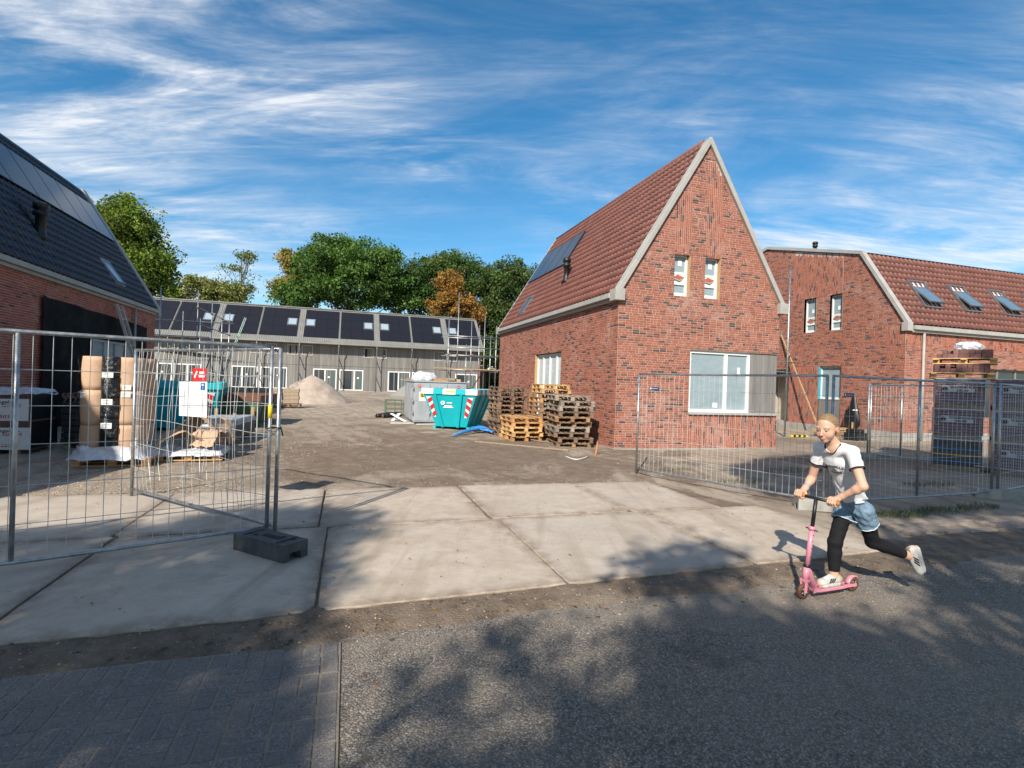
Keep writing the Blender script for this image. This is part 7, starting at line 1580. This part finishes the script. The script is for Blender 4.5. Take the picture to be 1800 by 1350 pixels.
# hair
hr = Sdf(np.array(HC)-0.24, np.array(HC)+0.20, 0.004); fr_n = (FD*0.80-HU*0.60).normalized()
hr.ell(hp(0, -0.010, 0.026), (0.0795, 0.0985, 0.0950), HF, 0.006); hr.cut(hp(0, 0.052, 0.066), np.array(fr_n))
for r in (-1, 1): hr.ell(hp(0.084*r, 0.010, -0.030), (0.030, 0.034, 0.036), HF, 0.012, 'sub')
hr.cut(hp(0, -0.05, -0.072), np.array((-HU*0.9+FD*0.43).normalized()))
pt = [hp(-0.006, -0.090, -0.004), hp(-0.018, -0.114, -0.026), hp(-0.032, -0.114, -0.066), hp(-0.040, -0.096, -0.108), hp(-0.044, -0.082, -0.138)]
for a, c, ra, rb in zip(pt, pt[1:], (0.016, 0.021, 0.022, 0.015), (0.021, 0.022, 0.015, 0.004)): hr.cone(a, c, ra, rb, 0.014)
hr.ripple(lambda X, Y, Z: 0.0006*np.sin(240*((X-HC.x)*HR.x+(Y-HC.y)*HR.y+(Z-HC.z)*HR.z)+14*np.sin(20*(Z-HC.z)))+0*X)
hm = hr.mesh('hair')
def hair_mat():
    k = NT('blond_hair'); v0 = k.vec('World', (1, 1, 1), (0, 0, -math.atan2(FD.y, FD.x))); m2 = k.n('ShaderNodeMapping'); m2.inputs['Scale'].default_value = (7, 190, 190); k.l(v0, m2.inputs[0]); v = m2.outputs[0]; n = k.noise(1.0, 4, 0.6, v); c = k.mix(k.rng(n, 0.3, 0.7), (0.12, 0.072, 0.036), (0.35, 0.225, 0.115)); k.bump(n, 0.25, 0.002); return k.fin(c, 0.45, spec=0.4)
hm.materials.append(hair_mat()); mobj('hair', hm, girl, GM)
# loose strands swept back to the tie
ms = MB(); tie = hp(-0.006, -0.092, -0.002); rs_ = random.Random(5)
for i in range(120):
    a = math.pi*(i+rs_.random())/120; st_ = Vector((math.cos(a), 0, math.sin(a)))      # fan from ear over the crown to the other ear
    p_ = []
    for t_ in range(9):
        q = t_/8; f_ = 0.062*(0.25+0.75*math.sin(a))*(1-q)-0.100*q; rad = max(0.0, 1-((f_+0.010)/0.0985)**2)**0.5
        sx = 0.0805*rad*math.cos(a)*(1-q*0.25); sz = 0.026+0.0962*rad*math.sin(a)*(1-q*0.25)-0.012*(1-math.sin(a))
        p_.append(hp(sx+rs_.uniform(-0.0008, 0.0008), f_, sz+rs_.uniform(-0.0004, 0.0010)))
    ms.tube(p_, [0.0004, 0.0011, 0.0012, 0.0012, 0.0012, 0.0012, 0.0011, 0.001, 0.0006], 4, caps=False)
for i in range(46):
    o1, o2 = rs_.uniform(-1, 1), rs_.uniform(-1, 1); ms.tube([p+HR*o1*0.021*w_+FD*o2*0.021*w_ for p, w_ in zip(pt, (0.7, 1.0, 1.0, 0.8, 0.9))]+[pt[-1]+HR*o1*0.014-HU*rs_.uniform(0.005, 0.03)+FD*o2*0.012], [0.001, 0.0014, 0.0014, 0.0013, 0.001, 0.0003], 4, caps=False)
tag(ms.build('hair_strands', bpy.data.materials['blond_hair'], girl, True, GM, fix=False), kind='stuff')
# eyes, lashes, brows
M_eye = pm('eye_white', (0.42, 0.40, 0.38), 0.25, var=0.05); M_iris = pm('grey_iris', (0.06, 0.07, 0.08), 0.2, var=0.2); M_lash = pm('dark_lash', (0.05, 0.03, 0.02), 0.7); M_brow = pm('fair_brow', (0.24, 0.14, 0.08), 0.8, var=0.3, scale=200)
for r in (-1, 1):
    e = MB(); n = 14
    e.lathe([(0.0115*math.sin(math.pi*(i+0.02)/14.04), -0.0115*math.cos(math.pi*(i+0.02)/14.04)) for i in range(15)], 16, M=Matrix.Translation(hp(0.030*r, 0.0772, -0.0050))); eo = e.build('eye', M_eye, girl, True, GM)
    gz = (FD*0.93-HU*0.30).normalized(); i_ = MB(); c = hp(0.030*r, 0.0772, -0.0050)+gz*0.0106; x = gz.cross(HR).normalized(); y = gz.cross(x); i_.add([c+x*0.0052*math.cos(a)+y*0.0052*math.sin(a)+gz*0.0009 for a in [k*math.pi/6 for k in range(12)]], [tuple(range(12))]); i_.build('iris', M_iris, eo)
    l_ = MB(); l_.tube([hp(r*(0.030+t*0.0135), 0.0886-abs(t)**2*0.0070, -0.0024-0.0010*t*t) for t in (-1, -0.5, 0, 0.5, 1)], [0.0006, 0.0014, 0.0016, 0.0016, 0.0008], 6); l_.build('eyelash', M_lash, girl, True, GM)
bvh_b = BVHTree.FromPolygons([tuple(v.co) for v in body_me.vertices], [tuple(p.vertices) for p in body_me.polygons])
def stick(bvh, p, d, off):       # project p along d on a surface, lift by off
    h = bvh.ray_cast(Vector(p)-Vector(d)*0.15, Vector(d), 0.4); return (h[0]-Vector(d)*off) if h[0] is not None else None
for r in (-1, 1):
    q = [stick(bvh_b, hp(r*(0.030+t*0.019), 0.09, 0.0195+0.0028*(1-(t-0.25)**2)), -FD, 0.0002) for t in (-1, -0.5, 0, 0.5, 1)]
    if all(q): m = MB(); m.tube(q, [0.0010, 0.0018, 0.0018, 0.0014, 0.0006], 6); m.build('eyebrow', M_brow, girl, True, GM)
# ------------------------------------------------------------------ clothes
def cloth_mat(name, c, c2, fine=500, rough=0.85):
    k = NT(name); v = k.vec('World'); n = k.noise(fine, 2, 0.6, v); m = k.noise(14, 4, 0.6, v); wr_ = k.noise(11, 3, 0.5, k.vec('World', (1, 1, 0.6), (0.3, 0.2, 0)), 1.2); cc = k.mix(k.rng(m, 0.35, 0.7), c, c2); cc = k.mix(k.rng(n, 0.3, 0.7, 0, 0.25), cc, tuple(x*0.75 for x in c)); k.bump(k.math('ADD', k.math('MULTIPLY', n, 0.03), wr_), 0.55, 0.02 if fine > 100 else 0.004); return k.fin(cc, rough, spec=0.2)
M_tee = cloth_mat('white_jersey', (0.66, 0.66, 0.68), (0.74, 0.74, 0.75)); M_denim = cloth_mat('washed_denim', (0.085, 0.15, 0.22), (0.24, 0.34, 0.43), 350); M_leg = cloth_mat('black_legging', (0.008, 0.008, 0.010), (0.014, 0.014, 0.017), 90); M_trim = cloth_mat('black_trim', (0.010, 0.010, 0.012), (0.014, 0.014, 0.015))
sh_ = Sdf((2.5, 4.1, 0.72), (3.2, 4.95, 1.36), 0.0045); o_ = 0.010
sh_.cone(P0+TA*0.085, P0+TA*0.2, 0.088, 0.078, 0.03, LT, 1.34, cuts=[(P0+TA*0.075, np.array(-TA))]); sh_.cone(P0+TA*0.2, P0+TA*0.44, 0.078, 0.087, 0.03, LT, 1.42, cuts=[(P0+TA*0.075, np.array(-TA))]); sh_.cone(P0+TA*0.42, NK-UP*0.03, 0.088, 0.06, 0.03, LT, 1.5)
sh_.ell(P0+TA*0.45+CF*0.042, (0.105, 0.058, 0.08), TF, 0.03)
for s_, e_ in ((shR, elR), (shL, elL)):
    d = (e_-s_).normalized(); sh_.cone(NK-UP*0.043, s_, 0.056, 0.052, 0.03); sh_.cone(s_, s_+d*0.20, 0.050, 0.0535, 0.022, cuts=[(s_+d*0.152, np.array(d))])
sh_.cut(P0+TA*0.078, np.array(-TA)); nd = (hp(0, -0.022, -0.055)-NK).normalized(); sh_.cone(NK+CF*0.034+TA*0.012, NK+nd*0.20+CF*0.012, 0.062, 0.080, 0.006, op='sub')
def folds(X, Y, Z):
    t = (X-P0.x)*TA.x+(Y-P0.y)*TA.y+(Z-P0.z)*TA.z; l = (X-P0.x)*LT.x+(Y-P0.y)*LT.y+(Z-P0.z)*LT.z; f = (X-P0.x)*CF.x+(Y-P0.y)*CF.y+(Z-P0.z)*CF.z
    w = np.clip((0.30-t)/0.2, 0, 1); return 0.0062*w*np.sin(70*t+22*l+5*np.sin(28*l+20*f))+0.0030*np.sin(48*l-60*t+4*np.sin(30*f))
sh_.ripple(folds); tee_me = soft(sh_.mesh('t_shirt'), 2, 0.4); tee_me.materials.append(M_tee); tee = mobj('t_shirt', tee_me, girl, GM)
bvh_t = BVHTree.FromPolygons([tuple(v.co) for v in tee_me.vertices], [tuple(p.vertices) for p in tee_me.polygons])
for s_, e_ in ((shR, elR), (shL, elL)):
    d = (e_-s_).normalized(); c = s_+d*0.152; x = d.cross(UP).normalized(); y = d.cross(x); pts = []
    for k in range(25):
        a = 2*math.pi*k/24; dr = x*math.cos(a)+y*math.sin(a); h = bvh_t.ray_cast(c-d*0.006+dr*0.12, -dr, 0.14); pts.append((h[0]+d*0.002) if h[0] is not None else c+dr*0.058)
    m = MB(); m.tube(pts, 0.0068, 8, caps=False); m.build('sleeve_trim', M_trim, tee, True)
pts = []                                           # collar along the neckline
for k in range(33):
    a = 2*math.pi*k/32; dr = LT*math.cos(a)+CF*math.sin(a); best = None
    for j in range(24):
        q = NK+CF*0.030+dr*(0.0685+0.0035*j)+nd*0.16; h = bvh_t.ray_cast(q, -nd, 0.3)
        if h[0] is not None and h[1].dot(nd) > 0.15: best = h[0]; break
    if best is not None: pts.append(best)
for _ in range(6): pts = [(pts[i-1]+pts[i]*2+pts[(i+1) % len(pts)])/4 for i in range(len(pts))]
if len(pts) > 8: m = MB(); m.tube(pts+[pts[0]], 0.006, 8, caps=False); m.build('collar', M_trim, tee, True)
def chest_print(name, s, size, up, arc=0.0, sx=1.0):
    me = text_mesh(s, size, sx=sx, bold=0.0008); b = bmesh.new(); b.from_mesh(me); bmesh.ops.triangulate(b, faces=b.faces); bmesh.ops.subdivide_edges(b, edges=[e for e in b.edges if e.calc_length() > 0.012], cuts=1); ok = []
    for v in b.verts:
        x, y = v.co.x, v.co.y; y += -arc*x*x; q = stick(bvh_t, P0+TA*(0.41+up+y)+CF*0.12+LT*x, -CF, 0.0016)
        if q is None: q = P0+TA*(0.41+up+y)+CF*0.11+LT*x
        v.co = q
    b.to_mesh(me); b.free(); me.materials.clear(); me.materials.append(M_trim); mobj(name, me, tee)
chest_print('lettering', 'MARSEILLE', 0.034, 0.030, 2.2, 1.08); chest_print('lettering', '1975', 0.021, -0.008); chest_print('lettering', 'FRANCE', 0.024, -0.034, sx=1.1)
lg = Sdf((2.7, 4.4, 0.12), (3.6, 4.85, 0.80), 0.0045)
for hip, kn, an in ((hipR, kneR, ankR), (hipL, kneL, ankL)):
    m_ = kn.lerp(an, 0.32); dn = (an-kn).normalized(); e_ = kn.lerp(an, 0.86); lg.cone(hip, kn, 0.070, 0.057, 0.02); lg.cone(kn, m_, 0.055, 0.055, 0.02); lg.cone(m_, an, 0.055, 0.039, 0.012, cuts=[(e_, np.array(dn))])
lg.ripple(lambda X, Y, Z: 0.0012*np.sin(90*Z+25*X)); lm = soft(lg.mesh('leggings'), 2, 0.4); lm.materials.append(M_leg); mobj('leggings', lm, girl, GM)
so = Sdf((2.75, 4.35, 0.5), (3.3, 4.9, 0.98), 0.0045); tR, tL = (kneR-hipR).normalized(), (kneL-hipL).normalized()
so.cone(P0+TA*0.0, P0+TA*0.10, 0.086, 0.080, 0.02, LT, 1.27)
so.cone(hipR, hipR+tR*0.25, 0.081, 0.083, 0.008, cuts=[(hipR+tR*0.125, np.array(tR))]); so.cone(hipL, hipL+tL*0.25, 0.083, 0.087, 0.008, cuts=[(hipL+tL*0.155, np.array(tL))])
so.ripple(lambda X, Y, Z: 0.0028*np.sin(60*X+40*Z+5*np.sin(40*Y))+0.0022*np.sin(95*Z-50*Y)); so.cut(P0+TA*0.10, np.array(TA)); som = soft(so.mesh('shorts'), 2, 0.4); som.materials.append(M_denim); shorts = mobj('shorts', som, girl, GM)
bvh_s = BVHTree.FromPolygons([tuple(v.co) for v in som.vertices], [tuple(p.vertices) for p in som.polygons])
M_fray = cloth_mat('frayed_denim_hem', (0.52, 0.58, 0.63), (0.68, 0.71, 0.73)); M_seam = cloth_mat('denim_seam', (0.09, 0.15, 0.24), (0.12, 0.2, 0.3))
for hp_, td, L_ in ((hipR, tR, 0.123), (hipL, tL, 0.153)):
    x = td.cross(UP).normalized(); y = td.cross(x); c = hp_+td*(L_-0.006); pts = []
    for k in range(33):
        a = 2*math.pi*k/32; dr = x*math.cos(a)+y*math.sin(a); h = bvh_s.ray_cast(c+dr*0.16, -dr, 0.16); pts.append(h[0]+td*rnd.uniform(-0.001, 0.006) if h[0] is not None else c+dr*0.098)
    m = MB(); m.tube(pts, [0.0035+0.002*rnd.random() for _ in pts], 6, caps=False); m.build('frayed_hem', M_fray, shorts, True)
q0 = stick(bvh_s, hipL+LT*0.1+tL*0.075-HD*0.0, -LT, 0.001)
if q0 is not None:
    m = MB(); pr_ = [stick(bvh_s, hipL+LT*0.1+tL*(0.075+0.010*math.sin(a)*rnd.uniform(0.6, 1.2))+HD*0.026*math.cos(a), -LT, 0.0012) for a in [k*math.pi/7 for k in range(14)]]; m.add([p for p in pr_ if p], [tuple(range(len([p for p in pr_ if p])))]); m.build('tear', M_fray, shorts)
    m = MB(); pr_ = [stick(bvh_s, hipL+LT*0.1+tL*(0.075+0.004*math.sin(a))+HD*0.014*math.cos(a), -LT, 0.002) for a in [k*math.pi/5 for k in range(10)]]; m.add([p for p in pr_ if p], [tuple(range(len([p for p in pr_ if p])))]); m.build('tear_gap', M_leg, shorts)
for off in (-0.02, 0.03):
    pr_ = [stick(bvh_s, P0+LT*0.12+TA*(0.085-0.05*t)+HD*(off+0.055*t-0.01), -LT, -0.0005) for t in (0, 0.25, 0.5, 0.75, 1)]; pr_ = [p for p in pr_ if p]
    if len(pr_) > 2: m = MB(); m.tube(pr_, 0.0022, 5); m.build('seam', M_seam, shorts, True)
# shoes
M_shoe = cloth_mat('white_leather', (0.42, 0.41, 0.385), (0.52, 0.51, 0.48), 200, 0.5); M_sole = pm('off_white_sole', (0.50, 0.48, 0.44), 0.6, var=0.2, scale=30); M_gold = pm('gold_heel', (0.45, 0.30, 0.10), 0.4, 0.4)
def shoe(heel, toe, up_, side, an, label):
    """heel, toe: sole points; up_: away from the sole; side: visible outer side"""
    f = (toe-heel).normalized(); up_ = (up_-f*up_.dot(f)).normalized(); L = (toe-heel).length; Fm = np.array([f, f.cross(up_), up_]); c = (heel+toe)/2; lo = np.minimum(np.array(heel), np.array(toe))-0.14; hi = np.maximum(np.array(heel), np.array(toe))+0.14
    u = Sdf(lo, hi, 0.0038); A = heel+f*L*0.16; 
    u.cone(A+up_*0.045, heel+f*L*0.80+up_*0.032, 0.041, 0.031, 0.02, np.array(f.cross(up_)), 1.0); u.ell(heel+f*L*0.78+up_*0.030, (0.052, 0.041, 0.030), Fm, 0.02); u.cone(A+up_*0.05, A+f*0.012+up_*0.088, 0.038, 0.038, 0.015); u.cone(heel+f*L*0.40+up_*0.065, heel+f*L*0.58+up_*0.048, 0.026, 0.024, 0.02)
    u.cut(A+up_*0.088, np.array(up_)); u.cut(heel+up_*0.018, np.array(-up_)); me = soft(u.mesh('shoe'), 1, 0.3); me.materials.append(M_shoe); o = mobj('shoe', me, girl, GM); tag(o, label)
    s = Sdf(lo, hi, 0.0038); s.cone(A+up_*0.012, heel+f*L*0.76+up_*0.012, 0.041, 0.044, 0.01); s.cut(heel+up_*0.026, np.array(up_)); s.cut(heel, np.array(-up_)); ms = s.mesh('sole'); ms.materials.append(M_sole); mobj('sole', ms, o)
    bv = BVHTree.FromPolygons([tuple(v.co) for v in me.vertices], [tuple(p.vertices) for p in me.polygons])
    for sd in (side, -side):
        for k in range(3):
            x0 = L*(0.42+0.085*k); q = []
            for (a, b_) in ((x0, 0.030), (x0+0.016, 0.030), (x0+0.002, 0.048), (x0-0.014, 0.066), (x0-0.030, 0.066), (x0-0.014, 0.048)): q.append(stick(bv, heel+f*a+up_*b_+sd*0.06, -sd, 0.0012))
            if all(q): m = MB(); m.add(q, [(0, 1, 2, 5), (5, 2, 3, 4)]); m.build('stripe', M_trim, o)
    for k in range(5):
        a = L*(0.44+0.065*k); q = [stick(bv, heel+f*(a+0.008*(t % 2))+side*(0.018*(t-2)/2)+up_*0.12, -up_, 0.001) for t in range(5)]; q = [p for p in q if p]
        if len(q) > 2: m = MB(); m.tube(q, 0.0028, 5); m.build('lace', M_whiteprint, o, True)
    q = [stick(bv, heel+f*0.03+f*(0.02*math.sin(t))+f.cross(up_)*0.0+side*(0.03*math.cos(t))-f*0.1+up_*0.075, f, 0.001) for t in (0.2, 0.8, 1.57, 2.3, 2.9)]; q = [p for p in q if p]
    if len(q) > 2: m = MB(); m.tube(q, 0.006, 6); m.build('heel_tab', M_gold, o, True)
shoe(sp(0.425, -0.005, 0.0785), sp(0.178, -0.005, 0.0785), UP, LT, ankR, 'white striped shoe standing on the deck')
ff = (Vector((3.600, 4.60, 0.185))-Vector((3.567, 4.665, 0.445))).normalized(); h_ = Vector((3.578, 4.668, 0.432)); shoe(h_, h_+ff*0.25, Vector((-1, 0.02, -0.1)), Vector((-0.25, -0.97, 0)), ankL, 'white striped shoe kicked out behind')
m = MB(); d = (elR-wrR).normalized(); x = d.cross(UP).normalized(); y = d.cross(x); c = wrR+d*0.03; m.tube([c+(x*math.cos(a)+y*math.sin(a))*0.0268 for a in [k*math.pi/10 for k in range(21)]], 0.0035, 6, caps=False); m.build('bracelet', M_blue, girl, True, GM)
